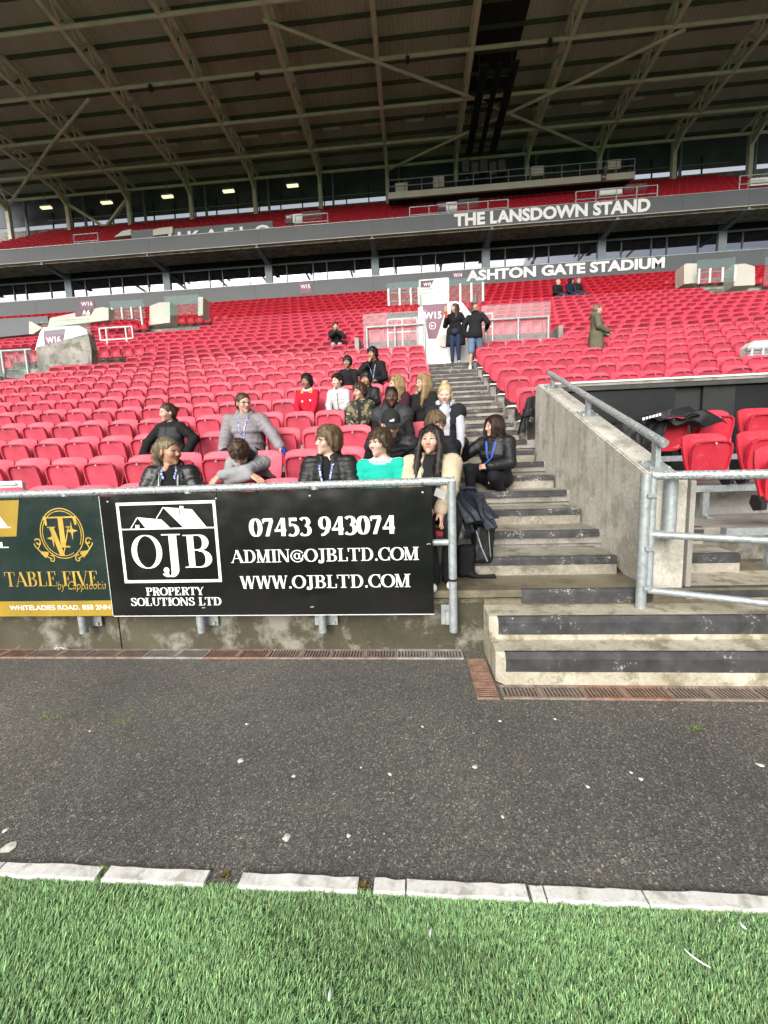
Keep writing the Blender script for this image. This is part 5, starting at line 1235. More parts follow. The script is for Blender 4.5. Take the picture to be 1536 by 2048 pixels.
def head_part(skin, neck_to, hs=1., h=.006, mouth='closed', brow=(.05, .03, .02), child=False, glasses=False, lips=None, female=False):
    v = Vol(); e = 1
    v.ell((0, .015, .035), (.074, .095, .086))
    v.ell((0, -.025, -.012), (.066, .066, .075), k=.03)
    jw = .052 if not (child or female) else .049
    v.ell((0, -.022, -.062), (jw, .058, .046), k=.03)
    v.cone((0, -.055, -.075), (0, -.068, -.098), .030, .020, k=.02)
    for s_ in (-1, 1):
        v.ell((s_*.038, -.062, -.026), (.028, .026, .028), k=.02)
        v.ell((s_*.031, -.098, .003), (.019, .016, .012), k=.014, mode='s')
        v.ell((s_*.031, -.0735, .001), (.0145, .0135, .0125), k=.004)
        v.ell((s_*.077, .008, -.010), (.010, .020, .032), rotm(s_*.35), k=.008)
        v.cone((s_*.012, -.085, .019), (s_*.046, -.073, .019), .0105, .008, k=.012)
    v.cone((0, -.086, .008), (0, -.104, -.028), .0085 if not child else .007, .0115, k=.012)
    v.cone((-.010, -.094, -.034), (.010, -.094, -.034), .009, k=.008)
    v.cone((-.017, -.079, -.0585), (.017, -.079, -.0585), .0078, k=.007); v.cone((-.014, -.078, -.069), (.014, -.078, -.069), .0082, k=.007)
    v.cone((-.021, -.086, -.0637), (.021, -.086, -.0637), .0026, k=.003, mode='s')
    nr = .050 if not (child or female) else .043
    v.cone((0, .022, -.05), neck_to/hs, nr, nr*1.12, k=.03)
    nt = neck_to/hs; 
    v.cone(nt+V3(-.05, .012, -.045), nt+V3(.05, .012, -.045), .048, k=.04)
    V, F = v.mesh(h/hs); x, y, z = V.T; f = -y
    base = np.array(SKINS[skin]); c = np.tile(base, (len(V), 1))
    m = lambda a: np.clip(a, 0, 1)[:, None]
    blush = m(np.exp(-(((np.abs(x)-.042)/.02)**2+((z+.028)/.018)**2))*(f > .03)*.55); c = c*(1-blush)+base*np.array([1.12, .78, .74])*blush
    nose = m(np.exp(-((x/.014)**2+((z+.028)/.014)**2))*(f > .08)*.4); c = c*(1-nose)+base*np.array([1.1, .82, .78])*nose
    face = f > .045
    lipc = np.array(lips if lips else base*np.array([.88, .55, .55]))
    lm = m(1.3-((np.abs(x)/.025)**2+((z+.064)/.0115)**2)*1.0)*(face[:, None]); lm = np.clip(lm*1.6, 0, 1); c = c*(1-lm)+lipc*lm
    ln = m((np.abs(x) < .021)*(np.abs(z+.0645-.006*(x/.021)**2) < .0032)*face*1.); c = c*(1-ln)+base*.3*ln
    if mouth == 'smile':
        t_ = m((np.abs(x) < .017)*(np.abs(z+.0637) < .0045)*face*1.); c = c*(1-t_)+np.array([.7, .68, .62])*t_
    for s_ in (-1, 1):
        dx = x-s_*.031
        lid = m(1.25-((dx/.020)**2+((z-.001)/.011)**2))*face[:, None]; lid = np.clip(lid*1.5, 0, 1)*.4; c = c*(1-lid)+base*.55*lid
        if mouth != 'eyesdown':
            sc = m((((dx/.0125)**2+((z-.000)/.0058)**2) < 1)*face*1.); c = c*(1-sc)+np.array([.62, .60, .56])*sc
            ir = m((((dx/.0064)**2+((z-.000)/.0066)**2) < 1)*face*1.); c = c*(1-ir)+np.array([.03, .022, .018])*ir
        ll = m((np.abs(dx) < .0165)*(np.abs(z-(.0075 if mouth != 'eyesdown' else -.003)-.0*(dx/.016)**2) < .0028)*face*1.); c = c*(1-ll)+np.array([.03, .02, .018])*ll
        br = m((dx*s_ > -.019)*(dx*s_ < .023)*(np.abs(z-.0262+.16*np.maximum(dx*s_-.004, 0)+.12*np.maximum(-dx*s_-.006, 0)) < .0036)*face*1.)*.6; c = c*(1-br)+np.array(brow)*br
    return V*hs, F, c
def hair_part(style, hs=1., h=.007):
    """hair volumes in head space"""
    v = Vol(); k = .02
    def cap_shell(th=.012, front=-.072, low=-.02, fz=.052):
        v.ell((0, .018, .040), (.076+th, .097+th, .087+th))
        v.ell((0, .045, -.01), (.073+th, .062+th, .07), k=.03)
        # clear the face and the ears' front
        v.ell((0, -.100, -.032), (.080, .080, .102), k=.012, mode='s')
        v.box((0, -.06, -.115), (.12, .075, .075), k=.01, mode='s')
    if style == 'short': cap_shell(.012); v.cone((-.05, -.065, .075), (.05, -.065, .075), .022, k=.02)
    elif style == 'fringe':
        cap_shell(.018)
        for i in range(7): 
            x = -.06+.02*i; v.cone((x, -.060, .085), (x*1.04-.004, -.092+abs(x)*.45, .030+.006*(i % 2)), .016, .008, k=.010)
        for s_ in (-1, 1): v.cone((s_*.078, -.02, .05), (s_*.084, -.018, -.015), .020, .012, k=.02)
    elif style == 'curly':
        cap_shell(.020)
        r = random.Random(4)
        for i in range(46):
            a, b = r.uniform(0, 6.28), r.uniform(.1, 1.45); p = V3(math.cos(a)*math.cos(b)*.09, .018+math.sin(a)*math.cos(b)*.105, .045+math.sin(b)*.095)
            if p[1] < -.03 and p[2] < .08: continue
            v.ell(p, (.018, .018, .018), k=.006)
    elif style == 'bowl':   # long layered fringe swept over the ears
        cap_shell(.022)
        v.ell((0, .05, -.03), (.085, .068, .075), k=.03)
        for i in range(9):
            x = -.072+.018*i; v.cone((x*.7, -.052, .100), (x*1.1, -.096+abs(x)*.5, .022+.010*(i % 2)+abs(x)*.1), .018, .008, k=.010)
        for s_ in (-1, 1): v.cone((s_*.080, -.02, .06), (s_*.088, -.010, -.040), .024, .014, k=.02); v.cone((s_*.082, .03, .02), (s_*.08, .04, -.07), .024, .014, k=.02)
    elif style in ('pony', 'bun', 'highpony'):
        cap_shell(.007)
        if style == 'pony':
            v.ell((0, .118, .055), (.022, .022, .022), k=.012)
            pts = [(0, .125, .055), (.0, .155, .03), (.005, .165, -.04), (.01, .155, -.12), (.012, .14, -.20), (.012, .13, -.25)]; rr = [.020, .030, .034, .032, .024, .010]
            for a, b, c, d in zip(pts[:-1], pts[1:], rr[:-1], rr[1:]): v.cone(a, b, c, d, k=.012)
        elif style == 'bun': v.ell((0, .120, .055), (.034, .032, .034), k=.008); v.cone((-.02, .14, .075), (.02, .14, .04), .014, k=.008)
        else:
            v.ell((0, .03, .135), (.035, .035, .030), k=.012)
            for s_ in (-1, 0, 1): v.cone((s_*.01, .03, .14), (s_*.035, .02, .165), .012, .004, k=.01)
            for s_ in (-1, 1): v.cone((s_*.05, .06, .02), (s_*.085, .04, -.12), .012, .006, k=.01)
    elif style in ('long', 'longfront'):
        cap_shell(.014)
        for s_ in (-1, 1):
            for i in range(5):
                y = -.035+.028*i; fwd = -.055 if style == 'longfront' else .01
                v.cone((s_*.066, y, .075), (s_*(.088+.004*(i % 2)), y-.005, -.05), .024, .026, k=.02); v.cone((s_*(.088+.004*(i % 2)), y-.005, -.05), (s_*(.092-.006*i), y*.5+fwd-.02, -.22), .026, .022, k=.022); v.cone((s_*(.092-.006*i), y*.5+fwd-.02, -.22), (s_*(.085-.012*i), y*.5+fwd-.05, -.31-.025*(i % 3)), .022, .007, k=.02)
        v.ell((0, .075, -.08), (.085, .05, .15), k=.03)
        v.cone((0, -.045, .115), (0, .05, .13), .012, k=.02)
    elif style == 'bob':
        cap_shell(.016)
        for s_ in (-1, 1):
            for i in range(5):
                y = -.055+.032*i; v.cone((s_*.060, y*.8, .085), (s_*.090, y, -.02), .024, .026, k=.014); v.cone((s_*.090, y, -.02), (s_*(.086), y-.012, -.125+.006*i), .026, .012, k=.012)
        v.ell((0, .08, -.05), (.09, .05, .10), k=.03)
    elif style == 'crop': cap_shell(.003)
    if not v.ops: return None
    V, F = v.mesh(h/hs); return V*hs, F
def strands(V, F, n, seed, style, hs):
    """thin tapered locks lying on the hair surface, so that the hair breaks up at its edge"""
    r = np.random.default_rng(seed)
    fn = np.cross(V[F[:, 2]]-V[F[:, 0]], V[F[:, 3]]-V[F[:, 1]]); vn = np.zeros_like(V)
    for q in range(4): np.add.at(vn, F[:, q], fn)
    vn /= np.maximum(np.linalg.norm(vn, axis=1), 1e-9)[:, None]
    i = r.integers(0, len(V), n); p = V[i]; nn = vn[i]
    if style in ('pony', 'bun', 'highpony'):
        tie = V3(0, .12, .055)*hs if style != 'highpony' else V3(0, .03, .13)*hs
        d0 = tie-p; d0 = d0/np.maximum(np.linalg.norm(d0, axis=1), .02)[:, None]; low = p[:, 2] < -.02*hs; d0[low] = (0, .0, -1)
    elif style in ('short', 'curly', 'crop'):
        d0 = np.tile(V3(0, .3, -.8), (n, 1))+r.normal(0, .5, (n, 3)); top = p[:, 2] > .09*hs; d0[top] = V3(.2, -1, .1)+r.normal(0, .5, (top.sum(), 3))
    else:
        d0 = np.stack([p[:, 0]*6, np.where(p[:, 1] < -.03*hs, -.5, .25), np.full(n, -1.)], 1)+r.normal(0, .12, (n, 3))
    L = r.uniform(.018, .05, n)*(1.4 if style in ('long', 'longfront', 'bob', 'pony') else .9)*hs; W = r.uniform(.0012, .003, n)*hs
    pts = []; cur = p+nn*.001
    for s_ in range(4):
        pts.append(cur+nn*(.0015+.0012*s_)); t = d0-nn*(d0*nn).sum(1)[:, None]*.85; t /= np.maximum(np.linalg.norm(t, axis=1), 1e-6)[:, None]; side = np.cross(t, nn); cur = cur+t*(L/3)[:, None]-nn*.0006*s_
    out = []
    for s_, q in enumerate(pts):
        w_ = W*(1, 1, .8, .1)[s_]; out += [q-side*w_[:, None], q+side*w_[:, None]]
    A = np.stack(out, 1).reshape(-1, 3); b_ = np.arange(n)[:, None]*8
    Q = np.concatenate([b_+np.array([[2*k, 2*k+1, 2*k+3, 2*k+2]]) for k in range(3)])
    return np.concatenate([V, A]), np.concatenate([F, Q+len(V)])
def crease(P, f, seed):
    """sharp narrow valleys along the zero lines of a wandering field"""
    n = wave_noise(P, f, seed); return -np.exp(-(n/.06)**2)
def hand_part(wrist, d, n, side, s=1., curl=.35, h=.0055):
    """palm and five fingers: d finger direction, n palm normal (fingers curl towards it), side +1 puts the thumb on the s axis"""
    d = d/np.linalg.norm(d); n = n-d*(n@d); n /= np.linalg.norm(n); sx = np.cross(d, n)*side
    v = Vol(); W = lambda a, b, c: wrist+s*(sx*a+d*b+n*c)
    v.cone(W(0, -.05, 0), W(0, .01, 0), .026*s, .024*s); 
    for a in (-.028, -.010, .010, .028): v.cone(W(a*.6, .012, 0), W(a, .078, .002), .016*s, .0125*s, k=.012)
    for a, L, r, sp in ((.030, .070, .0085, .10), (.0105, .080, .0088, .03), (-.0105, .074, .0085, -.04), (-.030, .058, .0078, -.12)):
        p = W(a, .080, .002); ang = 0
        for q, f in enumerate((.45, .32, .26)):
            ang += curl*(.7 if q == 0 else 1.1); e = p+s*L*f*(d*math.cos(ang)+n*math.sin(ang)+sx*sp*(1 if q == 0 else .3)); v.cone(p, e, r*s*(1-.06*q), r*s*(.94-.06*q), k=.004); p = e
    p = W(.024, .020, .004); e = W(.050, .052, .014); v.cone(p, e, .0125*s, .0105*s, k=.012); v.cone(e, e+s*(d*.030+sx*(.012-.02*curl)+n*.012*(1+curl)), .0100*s, .0085*s, k=.005)
    return v.mesh(h)
def ik(S, W, a, b, pole):
    D = W-S; L = min(np.linalg.norm(D), (a+b)*.995); d = D/np.linalg.norm(D); W = S+d*L
    x = (a*a-b*b+L*L)/(2*L); hgt = math.sqrt(max(0, a*a-x*x)); p = pole-d*(pole@d); p /= np.linalg.norm(p)
    return S+d*x+p*hgt, W
TOPS = {}
PCOUNT = [0]
def person(label, loc, yaw=0, s=1., lean=.06, side=0., twist=0., head=(0, 0, 0), skin='light', hair=('brown', 'short'), top=None, shirt=None, bottom=None, shoes=None,
           seat=True, seat_z=.44, hands=None, det=1., female=False, child=False, extras=(), legs=True, mouth='closed', width=1., headfwd=.02, standing=None, lips=None, hidehands=False, foot_z=0., knees=None, hs=None, neck_dy=0.):
    """a clothed figure; local frame faces -y, origin on the floor below the pelvis"""
    PCOUNT[0] += 1; seed = PCOUNT[0]*11
    root = thing('person', label, 'person', loc, yaw)
    hs = hs or (.93 if child else (.97 if female else 1.))
    hb = .0062/det; hm_ = .012/det
    zp = seat_z+.085*s if seat else .90*s
    P = V3(0, .02 if seat else 0, zp)
    Rt = rotm(0, lean, side); up = Rt@V3(0, 0, 1)
    tl = 1. if not female else .96
    wst, chs, nck, shc = P+up*.165*s*tl, P+up*.345*s*tl, P+up*.530*s*tl, P+up*.458*s*tl
    sd = rotm(twist)@V3(1, 0, 0); shw = (.172 if not female else .152)*s*width
    SL, SR = shc-sd*shw, shc+sd*shw
    hd = nck+up*.126*hs*1.02+V3(0, -headfwd, 0)*1+V3(0, neck_dy, 0)
    Rh = rotm(*head)
    G = lambda a, b, c: Rt@V3(a, b, c)
    # limbs
    ua, fa = .275*s, .245*s
    hands = hands or [(-.09, -.30, .62), (.09, -.30, .62)]
    arms = []
    for S_, hspec, sg in ((SL, hands[0], -1), (SR, hands[1], 1)):
        W = V3(*hspec[:3]); pole = V3(*(hspec[3] if len(hspec) > 3 else (sg*.6, .5, -.6))); E_, W = ik(S_, W, ua, fa, pole); arms.append((S_, E_, W, hspec, sg))
    leg = []
    for i, sg in enumerate((-1, 1)):
        hip = P+V3(sg*.088*s*(.9+.1*width), 0, -.01)
        if seat:
            if knees: kn, an = V3(*knees[i][0]), V3(*knees[i][1])
            else: kn = V3(sg*.105*s*width, -.40*s, zp+.01); an = V3(sg*.10*s, -.27*s, max(.085, zp-.42*s)+foot_z)
            toe = an+V3(sg*.02, -.15*s, -.045)
        elif knees: kn, an = V3(*knees[i][0]), V3(*knees[i][1]); toe = an+V3(sg*.03, -.15*s, -.045)
        else: kn = V3(sg*.09*s, -.01, .48*s); an = V3(sg*.09*s, .01, .085); toe = an+V3(sg*.03, -.15*s, -.045)
        leg.append((hip, kn, an, toe))
    def torso(v, o, chest=True, hem=None, arms_to=None, k=.05, neckhole=True):
        w_ = width
        v.ell(P+up*.0, V3(.158*s*w_+o, .115*s*w_+o, .12*s+o*.5), Rt, k=.04)
        v.ell(wst, V3(.140*s*w_+o, .100*s*w_**1.3+o, .15*s), Rt, k=k)
        v.ell(chs, V3(.152*s*w_+o, .104*s*w_+o, .165*s), Rt, k=k)
        if female: v.ell(chs+G(0, -.055*s, -.03*s), V3(.125*s*w_+o, .075*s+o, .075*s), Rt, k=.04)
        v.cone(SL+(SR-SL)*.06, SR+(SL-SR)*.06, .056*s+o*.6, k=k)
        v.cone(shc+up*.01, nck-up*.015*s, .075*s+o*.6, .055*s+o*.4, k=.05)
    def sleeves(v, o, to=.93, r0=.050, r1=.041, r2=.033, k=.03):
        for S_, E_, W, hspec, sg in arms:
            v.cone(S_, E_, r0*s*(.6+.4*width)+o, r1*s+o, k=k); v.cone(E_, E_+(W-E_)*to, r1*s+o, r2*s+o*1.0, k=.02)
    # ---- skin: head, neck, body core and hands as one mesh
    nt = Rh.T@(nck+up*.005-hd)
    Vh, Fh, Ch = head_part(skin, nt, hs, hb, mouth, tuple(np.array(HAIRS[hair[0]][0])*1.4+.004) if hair else (.05, .04, .03), child, lips=lips, female=female)
    parts = [(Vh@Rh.T+hd, Fh, Ch)]
    v = Vol(); torso(v, -.012); sleeves(v, -.006, 1.0)
    if legs:
        for hip, kn, an, toe in leg: v.cone(hip, kn, .072*s, .052*s, k=.03); v.cone(kn, an, .05*s, .036*s, k=.02); v.cone(an-V3(0, 0, .02), toe, .032*s, .026*s)
    Vb, Fb = v.mesh(.02/det**.5); parts.append((Vb, Fb, np.tile(SKINS[skin], (len(Vb), 1))))
    if not hidehands:
        for S_, E_, W, hspec, sg in arms:
            d = W-E_; opt = hspec[4] if len(hspec) > 4 else {}
            dd = V3(*opt['d']) if 'd' in opt else d/np.linalg.norm(d)+V3(-sg*.3, 0, -.25)
            nn = V3(*opt['n']) if 'n' in opt else V3(-sg*.3, .2, -1)
            Vx, Fx = hand_part(W+d/np.linalg.norm(d)*.015, dd, nn, opt.get('side', -sg), s*(.95 if not child else 1.02)*(.93 if female else 1), opt.get('curl', .45), .0056/det)
            parts.append((Vx, Fx, np.tile(np.array(SKINS[skin])*np.array([1.0, .93, .9]), (len(Vx), 1))))
    Va, Fa, Ca, off = [], [], [], 0
    for a, b, c in parts: Va.append(a); Fa.append(b+off); Ca.append(c); off += len(a)
    vmesh('body', np.concatenate(Va), np.concatenate(Fa), root, M_SKIN, np.concatenate(Ca))
    # ---- hair
    if hair and hair[1]:
        hp_ = hair_part(hair[1], hs, .0072/det)
        if hp_:
            Vx, Fx = hp_; nv0 = len(Vx)
            Vx, Fx = strands(Vx, Fx, int((1100 if hair[1] in ('long', 'longfront', 'bob', 'pony') else 700)*min(1, det)), seed, hair[1], hs)
            vmesh('hair', Vx@Rh.T+hd, Fx, root, hair_mat('hair_'+hair[0], *HAIRS[hair[0]]), disp=np.where(np.arange(len(Vx)) < nv0, .0045*wave_noise(Vx*np.array([1, 1, .22]), 170, seed)+.003*wave_noise(Vx, 60, seed+2), 0))
    # ---- clothing
    colr = bottom or (.02, .02, .022)
    if legs:
        v = Vol(); o = .014
        v.ell(P, V3(.160*s*width+o, .118*s*width+o, .11*s), Rt, k=.03)
        sh = 'shorts' in extras
        for hip, kn, an, toe in leg:
            if sh: v.cone(hip, hip+(kn-hip)*.92, .082*s*width+o, .072*s+o, k=.03)
            else: v.cone(hip, kn, .078*s*width+o, .056*s+o, k=.03); v.cone(kn, kn+(an-kn)*.93, .054*s+o, .040*s+o*.7, k=.02)
        Vx, Fx = v.mesh(hm_*1.25); vmesh('shorts' if sh else 'trousers', Vx, Fx, root, cloth('b%02d%02d%02d' % tuple(int(c*255) for c in colr), colr), wrinkle=.004, wf=34, seed=seed+1)
        sc = shoes or ((.03, .03, .03), (.7, .7, .68))
        for hip, kn, an, toe in leg:
            v = Vol(); b0 = an+V3(0, .035*s, -.05); v.cone(an+V3(0, .01, .005), b0, .040*s, .036*s, k=.02); v.cone(b0, toe+V3(0, 0, -.0), .036*s, .031*s, k=.02); v.cone(an, toe, .036*s, .026*s, k=.02)
            v.box((b0+toe)/2+V3(0, .12, -.115), (.3, .5, .08), k=.006, mode='s') if False else None
            Vx, Fx = v.mesh(hm_*.7); zz = Vx[:, 2].min(); cc = np.tile(np.array(sc[0]), (len(Vx), 1)); cc[Vx[:, 2] < zz+.028] = sc[1]
            fwd = (Vx-an)@((toe-an)/np.linalg.norm(toe-an)); cc[(fwd > .145*s)] = sc[1]
            vmesh('shoe', Vx, Fx, root, vcol_mat('shoe_leather', .45), cc)
    T = top
    if shirt is not None:
        v = Vol(); torso(v, .004); sleeves(v, .004, .9 if not T else .6)
        Vx, Fx = v.mesh(hm_*1.2); vmesh('shirt', Vx, Fx, root, cloth('s%02d%02d%02d' % tuple(int(c*255) for c in shirt), shirt), wrinkle=.002, wf=40, seed=seed+2)
    if T:
        st_ = T.get('style', 'jacket'); o = T.get('o', .018); v = Vol(); torso(v, o)
        if T.get('long'):   # coat skirt
            xs_ = (-.145, .145) if T.get('open') else (-.10, 0, .10)
            for dx in xs_:
                for dy in ((.03,) if T.get('open') else (-.04, .04)): v.cone(P+V3(dx*s, dy, .05), P+V3(dx*1.25*s, dy*1.2, -.36*s), .088*s+o*.6, .085*s+o*.6, k=.04)
            v.cone(P+V3(0, .06, .05), P+V3(0, .07, -.36*s), .09*s, .09*s, k=.04)
            v.box(P-V3(0, 0, .36*s+.2), (.5, .5, .2), k=.01, mode='s')
        if st_ != 'vest': sleeves(v, o*.85, T.get('to', .97), r2=T.get('cuff', .034))
        else:
            for S_, E_, W, hspec, sg in arms: v.cone(S_, S_+(E_-S_)*.12, .060*s+o, .060*s+o, k=.03)
        if not seat and not T.get('long'):
            for dx in (-.075, .0, .075): v.cone(P+V3(dx*s*width, .0, .06), P+V3(dx*s*width, .0, -.12), .105*s*width, .105*s*width, k=.04)
            v.box(P-V3(0, 0, .10*s+.2), (.5, .5, .2), k=.01, mode='s')
        if T.get('collar'):
            cr = T['collar']
            for i in range(14):
                a0, a1 = i*2*math.pi/14, (i+1)*2*math.pi/14
                if T.get('open') and math.cos((a0+a1)/2+math.pi/2) > .80: continue
                f = lambda a: nck+G(.078*s*math.cos(a), .076*s*math.sin(a)+.004, .012+.035*math.sin(a))
                v.cone(f(a0), f(a1), cr, k=.018)
        if T.get('hood'):
            v.ell(nck+G(0, .085, .00), V3(.115*s, .065*s, .085*s), Rt, k=.03)
            for sg in (-1, 1): v.cone(nck+G(sg*.085*s, .03, .025), nck+G(sg*.045*s, -.085*s, -.045), .034*s, .022*s, k=.025)
        if T.get('open'):
            wd = T['open']; c0 = chs+G(0, -.20*s, 0)
            a, b = nck+G(0, -.16*s, .02), P+G(0, -.20*s, .02)
            for t in np.linspace(0, 1, 7): v.ell(a+(b-a)*t, V3(wd*(1.15-.55*t if T.get('vee') else 1.), .15, .09), Rt, k=.012, mode='s')
        v.cone(nck+G(0, -.012, .012), nck+G(0, -.05, .16), .050*s, .075*s, k=.010, mode='s')
        Vx, Fx = v.mesh(hm_*(.9 if T.get('quilt') else 1.))
        dsp = None
        tq = (Vx-P)@up; best = np.full(len(Vx), 1e9); tt = tq.copy()
        if not T.get('quilt'):   # cloth folds ringing the sleeves and crossing the body
            for S_, E_, W, hspec, sg in arms:
                for a, b in ((S_, E_), (E_, W)):
                    q = Vx-a; ab = b-a; L = np.linalg.norm(ab); t = np.clip(q@ab/L**2, 0, 1); dd = np.linalg.norm(q-t[:, None]*ab, axis=1)
                    m_ = (dd < .08*s) & (dd < best) & (t > .12); best[m_] = dd[m_]; tt[m_] = t[m_]*L
            per = .052; fm = np.clip(wave_noise(Vx, 11, seed+8)*2.2+.45, 0, 1)*np.where(best < 1, 1, .55)
            dsp = (.0055*np.sin(2*np.pi*tt/per+6*wave_noise(Vx, 13, seed+9))*fm+.005*crease(Vx*np.array([1, 1, 1.7]), 22, seed+12)+.006*crease(Vx, 36, seed+15)*fm)*T.get('fold', 1.)
        if T.get('quilt'):
            # baffles across body and sleeves
            tq = (Vx-P)@up; best = np.full(len(Vx), 1e9); tt = tq.copy()
            for S_, E_, W, hspec, sg in arms:
                for a, b in ((S_, E_), (E_, W)):
                    q = Vx-a; ab = b-a; L = np.linalg.norm(ab); t = np.clip(q@ab/L**2, 0, 1); dd = np.linalg.norm(q-t[:, None]*ab, axis=1)
                    m_ = (dd < .085*s) & (dd < best) & (t > .12); best[m_] = dd[m_]; tt[m_] = t[m_]*L
            per = T['quilt']; dsp = .010*np.sqrt(np.abs(np.sin(np.pi*(tt/per+.12*wave_noise(Vx, 14, seed+4)))))-.008+.002*wave_noise(Vx, 45, seed)+.004*crease(Vx, 26, seed+3)
        if T.get('paint'):
            cc = T['paint'](Vx, dict(P=P, up=up, nck=nck, chs=chs, SL=SL, SR=SR, G=G, s=s, arms=arms)); mt = vcol_mat('cloth_painted', .8, spec=.2, bs=.2)
        else: cc = None; mt = T.get('mat') or cloth('t%02d%02d%02d' % tuple(int(c*255) for c in T['col']), T['col'], T.get('rough', .85), spec=T.get('spec', .25))
        ob = vmesh(T.get('name', 'jacket'), Vx, Fx, root, mt, cc, wrinkle=T.get('wr', .0035)*.45, wf=T.get('wf', 30)*1.3, seed=seed+3, disp=dsp)
        surf = v
    elif shirt is not None: surf = v
    info = dict(root=root, P=P, up=up, nck=nck, chs=chs, hd=hd, Rh=Rh, G=G, s=s, hs=hs, surf=surf, arms=arms, Rt=Rt, leg=leg)
    if T and T.get('sleevecol'):   # second garment's sleeves under a body warmer
        v = Vol(); sleeves(v, .010, .97); v.cone(SL, SR, .05*s, k=.04); Vx, Fx = v.mesh(hm_); vmesh('sleeves', Vx, Fx, root, cloth('v%02d%02d%02d' % tuple(int(c*255) for c in T['sleevecol']), T['sleevecol']), wrinkle=.004, wf=30, seed=seed+4)
    if T and T.get('hoodcol'):
        v = Vol(); v.ell(nck+G(0, .075, .01), V3(.11*s, .06*s, .085*s), Rt, k=.03)
        for sg in (-1, 1): v.cone(nck+G(sg*.085*s, .03, .035), nck+G(sg*.03*s, -.100*s, -.07), .036*s, .020*s, k=.03)
        v.cone(nck+G(0, -.015, .0), nck+G(0, -.06, .16), .05*s, .075*s, k=.012, mode='s')
        v.ell(chs+G(0, -.068*s, .03), V3(.062*s, .062*s, .17*s), Rt, k=.02)
        Vx, Fx = v.mesh(hm_*.85); vmesh('hood', Vx, Fx, root, cloth('v%02d%02d%02d' % tuple(int(c*255) for c in T['hoodcol']), T['hoodcol']), wrinkle=.003, wf=36, seed=seed+6)
    return info
def front(info, x, t, lift=.006):
    """point on the clothed chest: x sideways, t along the spine above the pelvis"""
    G, P, up = info['G'], info['P'], info['up']
    a = P+up*t+G(x, -.42, 0); d = G(0, 1, 0); ts = np.linspace(0, .45, 120); pts = a+ts[:, None]*d
    val = info['surf'].val(pts); i = np.argmax(val < lift) if (val < lift).any() else np.argmin(val); return pts[i]
def lanyard(info, mat, low=.18, card=True, w=.016, xo=.06, cardmat=None):
    s = info['s']; top_t = .505*s
    o = None
    for sg in (-1, 1):
        pts = []
        for i in range(9):
            t = i/8; x = sg*xo*(1-t)**1.2*s; z = .46*s+(low*s-.46*s)*t
            pts.append(front(info, x, z, .007))
        pts = [info['nck']+info['G'](sg*.062*s, .0, .03)]+pts
        m = MB(); vs = []; 
        for p in pts: vs += [p+info['G'](-w/2, 0, 0), p+info['G'](w/2, 0, 0)]
        m.add([tuple(v) for v in vs], [(2*i, 2*i+1, 2*i+3, 2*i+2) for i in range(len(pts)-1)]); o = m.build('lanyard', mat, info['root'])
    if card:
        p = pts[-1]; G = info['G']; c = p+G(0, -.008, -.075*s); m = MB()
        a = [c+G(-.038, 0, -.055), c+G(.038, 0, -.055), c+G(.038, 0, .055), c+G(-.038, 0, .055)]; b = [q+G(0, .003, 0) for q in a]
        m.add([tuple(q) for q in a+b], [(0, 1, 2, 3), (7, 6, 5, 4), (0, 4, 5, 1), (1, 5, 6, 2), (2, 6, 7, 3), (3, 7, 4, 0)]); m.build('badge_card', cardmat or M_WHITEP, info['root'])
def spectacles(info, mat):
    Rh, hd, hs = info['Rh'], info['hd'], info['hs']; m = MB(); f = lambda x, y, z: tuple(Rh@(V3(x, y, z)*hs)+hd)
    for sg in (-1, 1):
        m.path([f(sg*.032+.021*math.cos(a*.524), -.096+abs(.01*math.cos(a*.524)), -.002+.018*math.sin(a*.524)) for a in range(13)], .0022, 5)
        m.path([f(sg*.053, -.088, .004), f(sg*.075, -.05, .004), f(sg*.083, .005, .0)], .0022, 5)
    m.path([f(-.011, -.098, .003), f(0, -.103, .006), f(.011, -.098, .003)], .0022, 5)
    m.build('spectacles', mat, info['root'])
def cap_hat(info, mat, logo=True):
    Rh, hd, hs = info['Rh'], info['hd'], info['hs']; v = Vol()
    v.ell((0, .015, .045), (.092, .112, .098)); v.box((0, 0, -.075), (.2, .2, .105), k=.006, mode='s')
    Vx, Fx = v.mesh(.0065); c = vmesh('cap', Vx*hs@Rh.T+hd, Fx, info['root'], mat)
    v = Vol(); 
    for i in range(7):
        x = -.06+.02*i; v.cone((x, -.075, .040), (x*.95, -.165+abs(x)*.5, .022-abs(x)*.12), .010, .006, k=.012)
    Vx, Fx = v.mesh(.0065); vmesh('peak', Vx*hs@Rh.T+hd, Fx, c, mat)
    if logo:
        m = MB(); f = lambda x, z: tuple(Rh@(V3(x, -.103-.0, z)*hs)+hd)
        def onf(x, z):
            y = -.112*math.sqrt(max(0, 1-(x/.092)**2-((z-.045)/.098)**2))+.015-.002; return tuple(Rh@(V3(x, y, z)*hs)+hd)
        for r0, r1 in ((.004, .009), (.011, .016), (.018, .023)):
            n = 6; vs = []
            for i in range(n+1):
                a = math.pi/2*i/n; vs += [onf(.018-r0*1.6*math.cos(a), .062+r0*math.sin(a)), onf(.018-r1*1.6*math.cos(a), .062+r1*math.sin(a))]
            m.add(vs, [(2*i, 2*i+1, 2*i+3, 2*i+2) for i in range(n)])
        m.add([onf(-.026, .062), onf(-.004, .062), onf(-.004, .072), onf(-.026, .072)], [(0, 1, 2, 3)])
        m.build('cap_emblem', M_TXTW, c)
